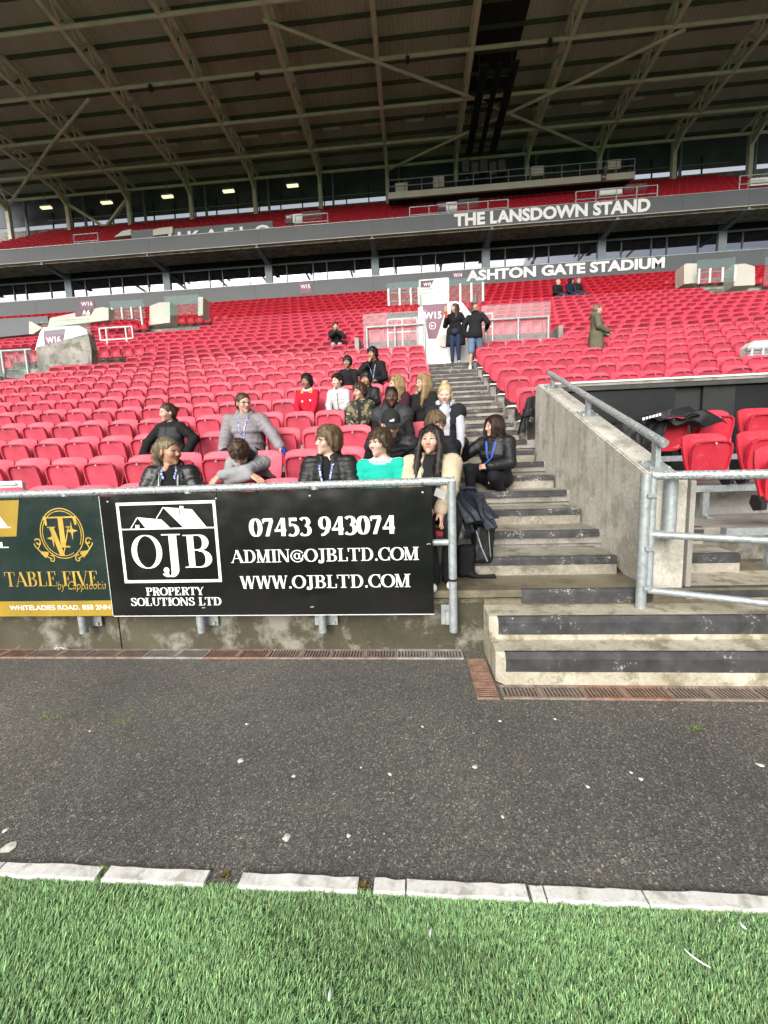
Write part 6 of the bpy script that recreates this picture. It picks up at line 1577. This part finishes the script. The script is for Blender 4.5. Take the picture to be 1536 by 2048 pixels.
# ------------------------------------------------------------------ who sits where
BLACK = (.010, .010, .011)
def lan_mat():
    m, t, b = new_mat('blue_lanyard_print'); v = coords(t, 'Object', (1, 1, 1)); n = noise(t, v, 75, 1)
    t.links.new(ramp(t, n, [(.50, (.025, .06, .30)), (.56, (.55, .6, .75))]), b.inputs['Base Color']); b.inputs['Roughness'].default_value = .6; return m
M_LAN = lan_mat()
M_LEATHER = pm('black_leather', (.014, .014, .015), .38, var=.25, scale=14, bs=.35, bscale=45, bd=.004, spec=.55)
M_SPEC = pm('spectacle_frame', (.04, .03, .028), .3)
def seatloc(x, k, dy=.40): return (x, YR(k)+dy, ZR(k))
def armdist(V, d):
    o = np.full(len(V), 1e9)
    for S_, E_, W, hspec, sg in d['arms']:
        for a, b, t0 in ((S_, E_, .12), (E_, W, 0)):
            q = V-a; ab = b-a; L2 = ab@ab; t = np.clip(q@ab/L2, t0, 1); o = np.minimum(o, np.linalg.norm(q-t[:, None]*ab, axis=1))
    return o
# --- front row
p = person('woman in black leather jacket with long blonde ponytail, seated in front row', seatloc(-2.13, 0, .44), yaw=.30, s=.98, lean=.02, head=(1.02, .04, 0), skin='tan', hair=('ashblonde', 'pony'), female=True, shirt=BLACK,
           top=dict(mat=M_LEATHER, o=.026, open=.055, collar=.020, wr=.005, wf=26, name='leather_jacket'), bottom=BLACK, hands=[(-.18, -.26, .60), (.15, -.28, .60)], width=1.08)
lanyard(p, M_LAN, .20, card=False)
v = Vol(); G = p['G']
for sg in (-1, 1): v.cone(p['nck']+G(sg*.03, .07, .03), p['nck']+G(sg*.085, -.005, .015), .020, k=.02); v.cone(p['nck']+G(sg*.085, -.005, .015), p['nck']+G(sg*.105, -.10, -.10), .022, .012, k=.02)
Vx, Fx = v.mesh(.009); vmesh('collar', Vx, Fx, p['root'], M_LEATHER, wrinkle=.002)
for sg in (-1, 1):
    m = MB(); m.path([tuple(front(p, sg*.075, t, .010)) for t in np.linspace(.42, .06, 8)], .004, 5); m.build('zip', M_GALV, p['root'])
v = Vol(); q = p['Rh']@V3(0, .135*p['hs'], .058*p['hs'])+p['hd']; v.ell(q, (.026, .022, .026)); Vx, Fx = v.mesh(.008); vmesh('hair_tie', Vx, Fx, p['root'], cloth('pink', (.25, .07, .10)))

p = person('smiling youth with round glasses and brown bowl haircut in black puffer', seatloc(-.72, 0, .44), yaw=-.08, s=1.0, lean=.0, head=(-.80, -.05, .02), skin='pale', hair=('mid', 'bowl'), shirt=BLACK, mouth='smile',
           top=dict(col=(.011, .011, .012), o=.032, open=.032, vee=True, collar=.030, quilt=.062, name='puffer_jacket', rough=.5, spec=.4), bottom=BLACK, hands=[(-.16, -.26, .58), (.16, -.26, .58)], lips=(.62, .28, .26))
lanyard(p, M_LAN, .12, card=False); spectacles(p, M_SPEC)

def teal_paint(V, d):
    c = np.tile(np.array([.012, .42, .32]), (len(V), 1)); r = V-d['nck']; u = r@d['up']; rad = np.linalg.norm(r-u[:, None]*d['up'], axis=1)
    ns = np.linalg.norm(r, axis=1); white = np.array([.75, .76, .75])
    c[ns < .098*d['s']+.012] = white; c[(ns < .090*d['s']+.008) & (ns > .083*d['s']+.006)] = (.05, .35, .28)
    y = r@d['G'](0, 1, 0)
    for k in range(3):
        c[(np.abs(y-.004+.017*(k-1)) < .0045) & (u > -.11) & (rad > .08)] = white
    return c
p = person('boy in teal football shirt with white collar in front row', seatloc(-.27, 0, .42), yaw=-.10, s=.96, lean=.03, head=(-.62, .02, 0), skin='pale', hair=('brown', 'fringe'), child=True, mouth='smile',
           top=dict(paint=teal_paint, o=.010, to=.45, name='football_shirt', wr=.003, cuff=.044, wf=30, fold=.45), bottom=BLACK, hands=[(-.12, -.26, .60), (.12, -.26, .60)], lips=(.62, .26, .25))
m = MB(); r0 = p['root']; hold = front(p, .075, .33*.86, .004); G = p['G']
def onchest(x, t): return tuple(front(p, x, t, .0045))
cx_, tz = .075, .27
sh = [(-.02, .028), (-.02, -.005), (-.012, -.022), (0, -.03), (.012, -.022), (.02, -.005), (.02, .028)]
m.add([onchest(cx_+a, tz+b) for a, b in sh], [(0, 1, 2, 3, 4, 5, 6)]); m.build('shirt_crest', M_TXTW, r0)
m = MB(); m.add([tuple(np.array(onchest(cx_+a*.55+.002, tz+b*.6))+G(0, -.004, 0)) for a, b in [(-.01, .03), (-.016, 0), (.0, -.03), (.012, 0), (.004, .012), (.012, .034)]], [(0, 1, 2, 3, 4, 5)]); m.build('shirt_crest_bird', pm('teal_print', (.012, .42, .32), .7), r0)
m = MB()
for a0 in (-.9, 0, .9):
    m.add([onchest(-.075+.004*math.sin(a0), tz-.008), onchest(-.075+.014*math.sin(a0-.25), tz+.018*math.cos(a0)-.004), onchest(-.075+.022*math.sin(a0), tz+.026*math.cos(a0)-.004), onchest(-.075+.014*math.sin(a0+.25), tz+.018*math.cos(a0)-.004)], [(0, 1, 2, 3)])
m.build('shirt_emblem', M_TXTW, r0)

p = person('woman with long dark hair and open beige jacket at the end of the front row', seatloc(.15, 0, .42), yaw=-.02, s=.99, lean=.03, head=(-.26, -.06, .05), skin='light', hair=('dark', 'longfront'), female=True, shirt=(.013, .013, .014),
           top=dict(col=(.50, .42, .30), o=.036, open=.085, vee=True, collar=.028, wr=.006, wf=22, name='beige_jacket', spec=.2), bottom=(.016, .016, .018), hands=[(-.10, -.32, .66), (.06, -.36, .60, (.7, .3, -.5), dict(d=(.15, -.55, -.8), n=(-.6, .4, -.3), curl=.25))],
           shoes=((.02, .02, .02), (.75, .75, .72)), width=1.18, knees=[((-.06, -.36, .52), (.0, -.32, .085)), ((.14, -.40, .53), (.10, -.26, .085))], lips=(.50, .20, .19))
lanyard(p, M_LAN, .15, card=False)
G = p['G']; v = Vol()
for sg in (-1, 1): v.cone(p['nck']+G(sg*.075, .01, .005), p['nck']+G(sg*.088, -.10, -.12), .026, .018, k=.02); v.cone(p['nck']+G(sg*.088, -.10, -.12), p['P']+G(sg*.10, -.155, .08), .018, .016, k=.02)
Vx, Fx = v.mesh(.01); vmesh('fleece_lining', Vx, Fx, p['root'], cloth('fleece', (.66, .62, .52), .95, .6), wrinkle=.004, wf=70)
m = MB(); m.box(-.045, .045, -.001, .001, -.035, .035); c = m.build('badge_card', M_WHITEP, p['root'], (.055, -.345, .735)); c.rotation_euler = (-.5, .5, .2)
MB().path([(.05, -.36, .775), (.02, -.30, .84), (.0, -.25, .86)], .003, 5).build('card_clip', M_GALV, p['root'])

# --- second row
def hood_head(): pass
p = person('boy in grey hoodie slumped forward with his head on his folded arms', seatloc(-1.62, 1, .40), yaw=.05, s=.92, lean=1.06, head=(.0, 1.20, .10), skin='light', hair=('brown', 'curly'), child=True, headfwd=.03,
           top=dict(col=(.30, .31, .32), o=.022, hood=True, name='hoodie', wr=.006, wf=24), bottom=BLACK, hands=[(.10, -.60, .61, (-.8, 0, -.3), dict(d=(.8, -.35, -.4), n=(-.1, .4, -1), curl=.2)), (-.16, -.60, .62, (.8, 0, .1), dict(d=(-.5, -.5, -.5), n=(0, .4, -1), curl=.4))])
v = Vol(); q = p['nck']; v.ell(q+V3(.0, -.07, .045), (.10, .075, .06)); v.ell(q+V3(.01, -.03, .05), (.10, .06, .06), k=.03); Vx, Fx = v.mesh(.01); vmesh('hood_lining', Vx, Fx, p['root'], cloth('hoodlining', (.04, .042, .045)), wrinkle=.005, wf=40)
M_CAPB = cloth('capblack', (.022, .022, .023), .8)
p = person('man in black baseball cap and black quilted gilet bending forward', seatloc(-.22, 1, .43), yaw=.05, s=.97, lean=.66, head=(.15, .42, .0), skin='light', hair=('dark', 'crop'), headfwd=.04, mouth='eyesdown',
           top=dict(style='vest', col=(.020, .022, .026), o=.030, quilt=.050, collar=.022, name='quilted_gilet', sleevecol=(.012, .012, .013), rough=.5, spec=.4), bottom=BLACK, hands=[(-.16, -.46, .56), (.14, -.48, .56)])
cap_hat(p, M_CAPB)
p = person('fair haired child almost hidden behind the woman in beige', seatloc(.21, 1, .40), yaw=.1, s=.82, lean=.32, head=(.5, .35, 0), skin='light', hair=('mid', 'bowl'), child=True, top=dict(col=(.016, .017, .020), o=.022, collar=.02, name='jacket'), bottom=BLACK, det=.8)

# --- third row
p = person('woman in mauve grey puffer coat and glasses holding a mint bag', seatloc(-2.08, 2, .40), yaw=.12, s=1.0, lean=.02, head=(.72, .06, 0), skin='light', hair=('brown', 'bun'), female=True, width=1.28, shirt=BLACK,
           top=dict(col=(.235, .215, .230), o=.036, quilt=.066, hood=True, collar=.030, name='puffer_coat', rough=.55, spec=.35), bottom=BLACK, hands=[(-.18, -.36, .56, (-.6, .6, -.5), dict(d=(.2, -.6, -.7), n=(.3, .4, -.6), curl=.6)), (.47, -.26, .60, (.4, .8, -.2), dict(d=(.6, -.5, -.4), n=(0, .2, -1), curl=.6))], hs=1.0)
lanyard(p, M_LAN, .14, True); spectacles(p, M_SPEC)
def bun_paint(V, d):
    c = np.tile(np.array([.045, .05, .055]), (len(V), 1)); a = armdist(V, d); c[a < .075*d['s']+.02] = (.012, .012, .013)
    r = (V-d['nck'])@d['up']; c[r > -.05] = (.014, .014, .015); x = V[:, 0]; c[(np.abs(x) < .006) & (V[:, 1] < 0)] = (.01, .01, .01); return c
p = person('child with dark hair in a bun and charcoal jacket with black sleeves', seatloc(-3.03, 2, .36), yaw=-.05, s=.88, lean=.06, head=(-.55, .06, 0), skin='light', hair=('brown', 'bun'), child=True, female=True,
           top=dict(paint=bun_paint, o=.026, collar=.024, name='jacket', wr=.005), bottom=BLACK, hands=[(-.27, -.20, .56, (-.7, .4, .0)), (.27, -.14, .58, (.9, .3, .0))])
p = person('smiling woman in charcoal hooded body warmer over black sleeves', seatloc(-.24, 2, .40), yaw=.0, s=.99, lean=.03, head=(.08, .05, 0), skin='dark', hair=('black', 'crop'), female=True, shirt=BLACK, mouth='eyesdown',
           top=dict(style='vest', col=(.034, .038, .042), o=.036, open=.036, vee=True, collar=.040, quilt=.085, name='body_warmer', sleevecol=(.010, .010, .010), rough=.6), bottom=BLACK, hands=[(-.16, -.28, .58), (.16, -.28, .58)], width=1.05, lips=(.16, .05, .045))
p = person('woman with platinum top knot in grey hoodie and black body warmer', seatloc(.40, 2, .40), yaw=-.10, s=.99, lean=.06, head=(-.05, .22, .02), skin='pale', hair=('platinum', 'highpony'), female=True, mouth='eyesdown',
           top=dict(style='vest', col=(.018, .018, .020), o=.032, open=.060, name='body_warmer', sleevecol=(.40, .42, .46), hoodcol=(.42, .44, .48), rough=.6), shirt=(.42, .44, .48), bottom=BLACK, hands=[(-.10, -.30, .60), (.17, -.30, .52)], width=1.05, lips=(.45, .22, .22))
lanyard(p, M_LAN, .12, False)
# --- fourth row
def camo_paint(V, d):
    n1 = wave_noise(V, 42, 3); n2 = wave_noise(V, 46, 9); c = np.tile(np.array([.045, .05, .03]), (len(V), 1)); c[n1 > .12] = (.20, .17, .10); c[n2 > .16] = (.015, .015, .013); c[(n1 < -.28)] = (.33, .30, .22)
    c[(V-d['P'])@d['up'] < .10] = (.014, .015, .022); c[(np.abs(V[:, 0]) < .03*d['s']) & (V[:, 1] < -.05)] = (.02, .02, .022); return c
p = person('boy with brown fringe in camouflage jacket', seatloc(-.71, 3, .38), yaw=-.12, s=.80, lean=.10, head=(-.55, .08, 0), skin='light', hair=('brown', 'fringe'), child=True, det=.85, top=dict(paint=camo_paint, o=.026, collar=.022, name='camouflage_jacket', wr=.005, hood=True), bottom=BLACK, hands=[(-.08, -.26, .58), (.09, -.27, .58)])
p = person('woman with loose blonde hair turned away behind the smiling woman', seatloc(-.21, 3, .40), yaw=-.5, s=.97, lean=.0, head=(-.55, .05, 0), skin='light', hair=('blonde', 'long'), female=True, det=.8, top=dict(col=(.045, .012, .022), o=.02, name='maroon_top', wr=.004), bottom=BLACK)
p = person('woman with long straight golden hair in black top looking left', seatloc(.17, 3, .40), yaw=-.35, s=.96, lean=.04, head=(-.65, .08, 0), skin='light', hair=('blonde', 'longfront'), female=True, det=.85, top=dict(col=(.013, .013, .015), o=.016, name='black_top', wr=.004), bottom=BLACK, hands=[(-.10, -.30, .56), (.10, -.28, .56)])
# --- fifth row
def red_paint(V, d):
    c = np.tile(np.array([.50, .012, .035]), (len(V), 1)); r = V-d['nck']; rad = np.linalg.norm(r, axis=1); c[rad < .088*d['s']+.012] = (.70, .70, .74)
    y = r@d['G'](0, 1, 0); x = np.abs(r@d['G'](1, 0, 0)); u = r@d['up']; c[(np.abs(x-.085*d['s']) < .022) & (u > -.06) & (rad > .09) & (y < .02)] = (.58, .36, .05); return c
p = person('curly haired boy in red tracksuit top with white collar', seatloc(-1.67, 4, .38), yaw=-.05, s=.82, lean=.04, head=(-.25, .04, 0), skin='midbrown', hair=('dark', 'curly'), child=True, det=.85, top=dict(paint=red_paint, o=.02, collar=.016, name='tracksuit_top', wr=.005), bottom=(.02, .02, .025), hands=[(-.10, -.22, .56), (.12, -.24, .52)])
m = MB(); 
for a, b in ((-.07, .25), (.06, .26)): m.add([tuple(front(p, a+i*.012, b+j*.014, .005)) for i, j in ((-1, -1), (1, -1), (1, 1), (-1, 1))], [(0, 1, 2, 3)])
m.build('chest_badges', M_TXTW, p['root'])
p = person('boy in pale grey zipped hoodie', seatloc(-1.15, 4, .36), yaw=-.10, s=.78, lean=.14, head=(-.48, .02, 0), skin='pale', hair=('dark', 'short'), child=True, det=.85, top=dict(col=(.50, .50, .50), o=.022, hood=True, name='hoodie', wr=.005), bottom=(.02, .02, .025), hands=[(-.09, -.26, .55), (.10, -.26, .55)])
MB().path([tuple(front(p, .0, t, .008)) for t in np.linspace(.36, .08, 8)], .004, 5).build('zip', M_BLACKP, p['root'])
p = person('dark haired boy in black jacket behind the camouflage boy', seatloc(-.70, 4, .36), yaw=.0, s=.80, lean=.14, head=(-.35, .12, 0), skin='tan', hair=('black', 'fringe'), child=True, det=.8, top=dict(col=(.013, .014, .017), o=.026, quilt=.06, collar=.022, name='jacket', rough=.5), bottom=BLACK)
# --- seventh row
p = person('boy with black fringe in black sports shirt', seatloc(-1.23, 6, .36), yaw=.0, s=.80, lean=.16, head=(-.12, .10, .05), skin='olive', hair=('black', 'fringe'), child=True, det=.8, top=dict(col=(.013, .013, .014), o=.012, to=.6, name='sports_shirt', wr=.005), bottom=BLACK, hands=[(-.12, -.24, .52), (.14, -.22, .5)])
p = person('dark haired youth in black jacket resting his chin on his hand', seatloc(-.72, 6, .38), yaw=-.12, s=1.0, lean=.16, head=(-.42, .10, 0), skin='olive', hair=('black', 'fringe'), det=.8, top=dict(col=(.012, .012, .013), o=.022, hood=True, name='jacket', wr=.005), bottom=BLACK, hands=[(-.07, -.22, .98, (-.6, -.3, -.7), dict(d=(.3, .1, .9), n=(.5, .6, .2), curl=.5)), (.10, -.28, .64)])
lanyard(p, M_LAN, .18, False)
# --- further up
p = person('lone spectator in dark coat sitting with hands at the mouth', seatloc(-2.30, 12, .36), yaw=.2, s=.98, lean=.08, head=(.2, .12, 0), skin='light', hair=('brown', 'short'), det=.55, top=dict(col=(.018, .02, .02), o=.03, collar=.03, name='coat'), bottom=(.34, .35, .36), hands=[(.02, -.24, .98, (-.6, -.3, -.6)), (.06, -.24, .96, (.6, -.3, -.6))])
GR = 'spectators high in the right block'
for lab, x, k, top_, hd_, sk, hr_ in (('bald man in black jacket, left of three spectators high up', 6.80, 21, (.012, .012, .013), (.9, .1, 0), 'pale', None), ('spectator in navy hooded jacket, middle of three high up', 7.38, 21, (.012, .018, .05), (.3, .1, 0), 'pale', ('black', 'bob')), ('bearded man in black coat, right of three spectators high up', 7.70, 21, (.013, .015, .018), (.2, .1, 0), 'light', ('grey', 'crop'))):
    person(lab, seatloc(x, k, .36), yaw=.5, s=1.05, lean=.12, head=hd_, skin=sk, hair=hr_, det=.5, top=dict(col=top_, o=.03, collar=.028, name='jacket'), bottom=(.04, .05, .08), width=1.2)
# --- standing
p = person('woman in long black coat and jeans holding a cup at the passage', (1.27, 11.92, 4.143), yaw=-.25, s=.98, lean=.0, head=(-.75, .02, 0), skin='light', hair=('brown', 'long'), female=True, seat=False, det=.6, shirt=BLACK, top=dict(col=(.014, .015, .014), o=.034, long=True, open=.09, collar=.03, name='long_coat'), bottom=(.022, .035, .085), hands=[(-.20, -.22, 1.22, (-.4, .6, -.8), dict(d=(.2, -.5, .5), n=(.6, -.2, .2), curl=.6)), (.24, .02, .88)], shoes=((.02, .02, .02), (.6, .6, .6)))
v = MB(); v.tube((-.20, -.27, 1.20), (-.205, -.275, 1.36), .036, 14, .044); v.build('cup', pm('red_paper_cup', (.42, .04, .04), .5, var=.5, scale=30), p['root'], smooth=True)
MB().tube((-.205, -.275, 1.361), (-.21, -.28, 1.50), .044, 14).build('cup', pm('tan_paper_cup', (.45, .33, .16), .6), p['root'], smooth=True)
p = person('bald man in black jacket and denim shorts climbing the stairs', (1.70, 11.15, ZN(20)), yaw=2.75, s=1.02, lean=.12, head=(-.1, .05, 0), skin='tan', hair=None, seat=False, det=.6, top=dict(col=(.014, .012, .013), o=.026, collar=.022, name='jacket', wr=.005), bottom=(.13, .20, .30), extras=('shorts',), hands=[(-.26, -.22, 1.10), (.24, .0, .92)], shoes=((.7, .72, .72), (.7, .72, .72)), knees=[((-.09, -.16, .62), (-.09, -.05, .26)), ((.10, .02, .47), (.10, .12, .085))], width=1.05)
p = person('woman in olive hooded parka standing among the right hand seats', (4.50, YR(9)+.36, ZR(9)), yaw=1.25, s=.98, lean=.0, head=(.1, .0, 0), skin='light', hair=('ashblonde', 'bun'), female=True, seat=False, det=.65, top=dict(col=(.115, .115, .075), o=.036, long=True, hood=True, collar=.028, name='parka', wr=.006, wf=20), bottom=BLACK, hands=[(-.14, -.24, .95), (.14, -.24, .95)])
# --- on the stairs
p = person('woman with dark bob in black hoodie with faint lettering sitting on the stairs', (.99, 4.93, ZN(3)), yaw=-.62, s=.99, lean=.10, head=(-.62, .05, .0), skin='light', hair=('auburn', 'bob'), female=True, seat_z=.20, shirt=None,
           top=dict(col=(.0115, .0115, .012), o=.034, hood=True, collar=.03, name='hoodie', wr=.006, wf=20, fold=.7), bottom=(.010, .011, .015), hands=[(-.27, -.30, .74, (-.5, .5, -.8), dict(d=(.1, -.7, .4), n=(.5, .3, -.3), curl=.7)), (.06, -.30, .44, (.8, .4, -.4), dict(d=(-.7, -.4, .1), n=(-.2, .5, -.4), curl=.8))],
           knees=[((-.14, -.40, .42), (-.14, -.36, .085)), ((.13, -.36, .33), (.15, -.10, .09))], shoes=((.015, .015, .015), (.75, .75, .72)), width=1.1)
lanyard(p, pm('blue_ribbon', (.035, .12, .50), .5, var=.2, scale=60), .10, True, w=.022)
M_FAINT = pm('faint_print', (.045, .047, .052), .7)
tx = sans('ESSENTIALS', -.12, .12, .0, .045, 0, M_FAINT, p['root'], off=.02)
me = tx.data; sf = [front(p, v_.co.x, .31+v_.co.z, .007) for v_ in me.vertices]
for v_, q in zip(me.vertices, sf): v_.co = Vector(q)
me.update()
# ================================================================== bags and coats
def draped(name, parent, corners, mat, nu=26, nv=26, amp=.018, folds=4.5, seed=0, th=.006, belly=.05):
    """a hanging piece of cloth: top-left, top-right, bottom-right, bottom-left corners, folds running down it"""
    A, B, C, D = [np.array(q, float) for q in corners]; r = random.Random(seed); ph = r.uniform(0, 6)
    n0 = np.cross(B-A, D-A); n0 /= np.linalg.norm(n0); P = []
    for j in range(nv+1):
        v = j/nv
        for i in range(nu+1):
            u = i/nu; wob = .5*math.sin(v*5+ph)+.3*math.sin(u*7+v*9+ph)
            p = (A*(1-u)+B*u)*(1-v)+(D*(1-u)+C*u)*v
            f = amp*(.35+v)*math.sin(folds*2*math.pi*u+wob*1.6+ph)+belly*math.sin(math.pi*u)*math.sin(math.pi*min(1, v*.9+.1))
            ed = .018*math.sin(u*11+ph)*v**4+.012*math.sin(v*13+ph)*(abs(u-.5)*2)**6
            P.append(p+n0*f+(D-A)*ed)
    P = np.array(P); P += n0*(.006*crease(P, 22, seed+3))[:, None]; W_ = nu+1
    F = [(j*W_+i, j*W_+i+1, (j+1)*W_+i+1, (j+1)*W_+i) for j in range(nv) for i in range(nu)]
    N_ = len(P); V = np.concatenate([P, P-n0*th]); F = F+[tuple(q+N_ for q in f[::-1]) for f in F]
    rim = [i for i in range(W_)]+[j*W_+nu for j in range(1, nv+1)]+[nv*W_+i for i in range(nu-1, -1, -1)]+[j*W_ for j in range(nv-1, 0, -1)]
    F += [(rim[(k+1) % len(rim)], rim[k], rim[k]+N_, rim[(k+1) % len(rim)]+N_) for k in range(len(rim))]
    return link(name, raw_mesh(name, V, np.array(F), True), mat, parent)
def soft(name, label, cat, prims, mat, loc=(0, 0, 0), wr=.008, wf=22, h=.011, seed=1, rz=0):
    v = Vol()
    for pr in prims:
        if pr[0] == 'c': v.cone(*pr[1:5], k=.03)
        elif pr[0] == 'e': v.ell(pr[1], pr[2], k=.03)
        elif pr[0] == 'b': v.box(pr[1], pr[2], .03, rotm(*pr[3]) if len(pr) > 3 else None, k=.02)
    Vx, Fx = v.mesh(h); o = vmesh(name, Vx, Fx, None, mat, wrinkle=wr, wf=wf, seed=seed); o.location = loc; o.rotation_euler = (0, 0, rz); tag(o, label, cat); return o
mint = soft('lunch_bag', 'mint green insulated bag with black zip held by woman in mauve puffer', 'bag', [('b', (0, 0, 0), (.115, .05, .075), (.1, -.2, .12)), ('b', (.0, .0, -.01), (.10, .062, .06), (.1, -.2, .12))], cloth('mint', (.36, .58, .49), .7), (-2.24, 4.57, 1.47), .003)
MB().path([(-.11, -.055, .045), (-.03, -.066, .055), (.06, -.062, .045), (.115, -.045, .02)], .006, 6).build('zip', M_BLACKP, mint); MB().path([(.02, -.03, .08), (.05, -.02, .12), (.12, -.02, .11), (.14, -.02, .05)], .012, 6).build('handle', M_BLACKP, mint)
MB().box(-.03, .02, -.075, -.069, -.035, -.015).build('leather_patch', pm('tan_leather', (.35, .17, .08), .6), mint)
soft('blue_pouch', 'crumpled royal blue pouch in the outstretched hand by the grey puffer', 'pouch', [('c', (0, 0, .03), (.05, -.03, -.07), .028, .02), ('c', (.02, 0, .02), (.09, .0, -.06), .02, .012)], cloth('royal', (.012, .03, .22), .6), (-1.50, 4.62, 1.62), .006, 50, .008)
M_NAVY = cloth('navy', (.020, .024, .036), .55, spec=.4)
nv_ = thing('draped_coat', 'navy raincoat draped off the end seat beside the woman in beige', 'coat', (-.06, 0, .03))
draped('front_panel', nv_, [(.34, 3.22, 1.20), (.55, 3.30, 1.19), (.77, 3.36, .93), (.47, 3.20, .92)], M_NAVY, amp=.016, folds=3.2, seed=4, belly=.06)
draped('back_panel', nv_, [(.36, 3.34, 1.21), (.56, 3.42, 1.19), (.72, 3.46, .84), (.50, 3.36, .80)], M_NAVY, amp=.016, folds=2.5, seed=8, belly=.03)
draped('sleeve', nv_, [(.52, 3.24, 1.17), (.62, 3.30, 1.14), (.74, 3.30, .86), (.62, 3.24, .84)], M_NAVY, amp=.014, folds=1.6, seed=6, belly=.05)
draped('top_fold', nv_, [(.36, 3.24, 1.19), (.36, 3.40, 1.20), (.58, 3.42, 1.18), (.56, 3.27, 1.18)], M_NAVY, amp=.008, folds=2, seed=5, belly=.03)
hb_ = soft('handbag', 'quilted black handbag hanging below the navy raincoat', 'bag', [('b', (0, 0, 0), (.085, .07, .16), (.2, 0, .08)), ('e', (0, 0, -.10), (.09, .08, .08))], cloth('bagblack', (.010, .010, .010), .45, .6, .5), (.57, 3.42, .74), .004, 60)
MB().path([(-.06, -.07, .12), (-.02, -.085, -.02), (.03, -.08, -.14)], .006, 6).build('zip', M_GALV, hb_); MB().path([(.04, -.075, .14), (.055, -.08, -.1)], .004, 6).build('zip', M_GALV, hb_)
soft('tote_bag', 'slim black bag standing on the walkway behind the railing post', 'bag', [('b', (0, 0, .13), (.075, .05, .13)), ('c', (-.04, 0, .24), (.05, 0, .26), .02, .02), ('c', (.06, -.04, .012), (.22, -.06, .012), .022, .018)], cloth('bagblack2', (.007, .007, .008), .7), (.42, 3.34, .475), .006, 30)
soft('yellow_bib', 'yellow bib tucked behind the boy in the teal shirt', 'bib', [('e', (0, 0, 0), (.07, .03, .05)), ('e', (-.05, -.01, -.09), (.035, .02, .06))], cloth('yellow', (.70, .58, .02), .7), (-.44, 3.56, 1.30), .006, 40)
blk = cloth('jacketblack', (.013, .013, .014), .6, spec=.35)
jk = thing('draped_jacket', 'black training jackets heaped over a dugout seat by the flank wall', 'jacket', (0, 0, 0))
draped('front_panel', jk, [(2.55, 4.98, 1.83), (3.02, 4.98, 1.97), (2.86, 4.86, 1.66), (2.42, 4.88, 1.34)], blk, amp=.03, folds=3, seed=11, belly=.12)
draped('hood_panel', jk, [(2.72, 5.06, 1.95), (3.42, 5.08, 1.93), (3.52, 4.86, 1.74), (2.80, 4.84, 1.80)], blk, amp=.028, folds=2.4, seed=12, belly=.12)
draped('side_panel', jk, [(2.12, 4.96, 1.76), (2.66, 5.0, 1.84), (2.66, 4.86, 1.42), (2.40, 4.86, 1.56)], blk, amp=.02, folds=3, seed=13, belly=.05)
draped('back_panel', jk, [(2.45, 5.22, 1.86), (3.35, 5.22, 2.0), (3.35, 5.02, 1.86), (2.45, 5.0, 1.78)], blk, amp=.012, folds=4, seed=14, belly=.05)
draped('sleeve', jk, [(2.56, 4.93, 1.70), (2.74, 4.93, 1.74), (2.70, 4.84, 1.16), (2.56, 4.84, 1.14)], blk, amp=.016, folds=1.6, seed=15, belly=.06)
flatj = MB()
for i in range(6): a_ = 2.62+.035*i; flatj.add([(a_, 4.868, 1.83+.008*i), (a_+.024, 4.868, 1.834+.008*i), (a_+.028, 4.874, 1.862+.008*i), (a_+.004, 4.874, 1.858+.008*i)], [(0, 1, 2, 3)])
flatj.build('white_print', M_TXTW, jk)
j2 = thing('draped_jacket', 'black jacket hung over the lowest seat right of the stairs', 'jacket', (0, 0, 0))
draped('back_panel', j2, [(1.80, 6.60, 2.38), (2.12, 6.62, 2.48), (2.10, 6.48, 2.02), (1.70, 6.46, 2.10)], blk, amp=.014, folds=2.5, seed=21, belly=.05)
draped('sleeve', j2, [(1.72, 6.50, 2.20), (1.86, 6.50, 2.22), (1.74, 6.40, 1.84), (1.60, 6.38, 1.82)], blk, amp=.012, folds=1.5, seed=22, belly=.05)
wt = thing('white_tray', 'corner of a white slotted plastic tray at the left edge', 'tray', (-3.98, 3.72, 1.27), .2)
for i in range(4): MB().box(-.25, .10-.02*i, -.03, .0, .03*i, .03*i+.018).build('slat', M_WHITEP, wt)
MB().box(.08, .11, -.04, .01, -.05, .11).build('end_rail', M_WHITEP, wt); MB().box(-.25, .08, .002, .02, -.05, .13).build('back_plate', M_WHITEP, wt)
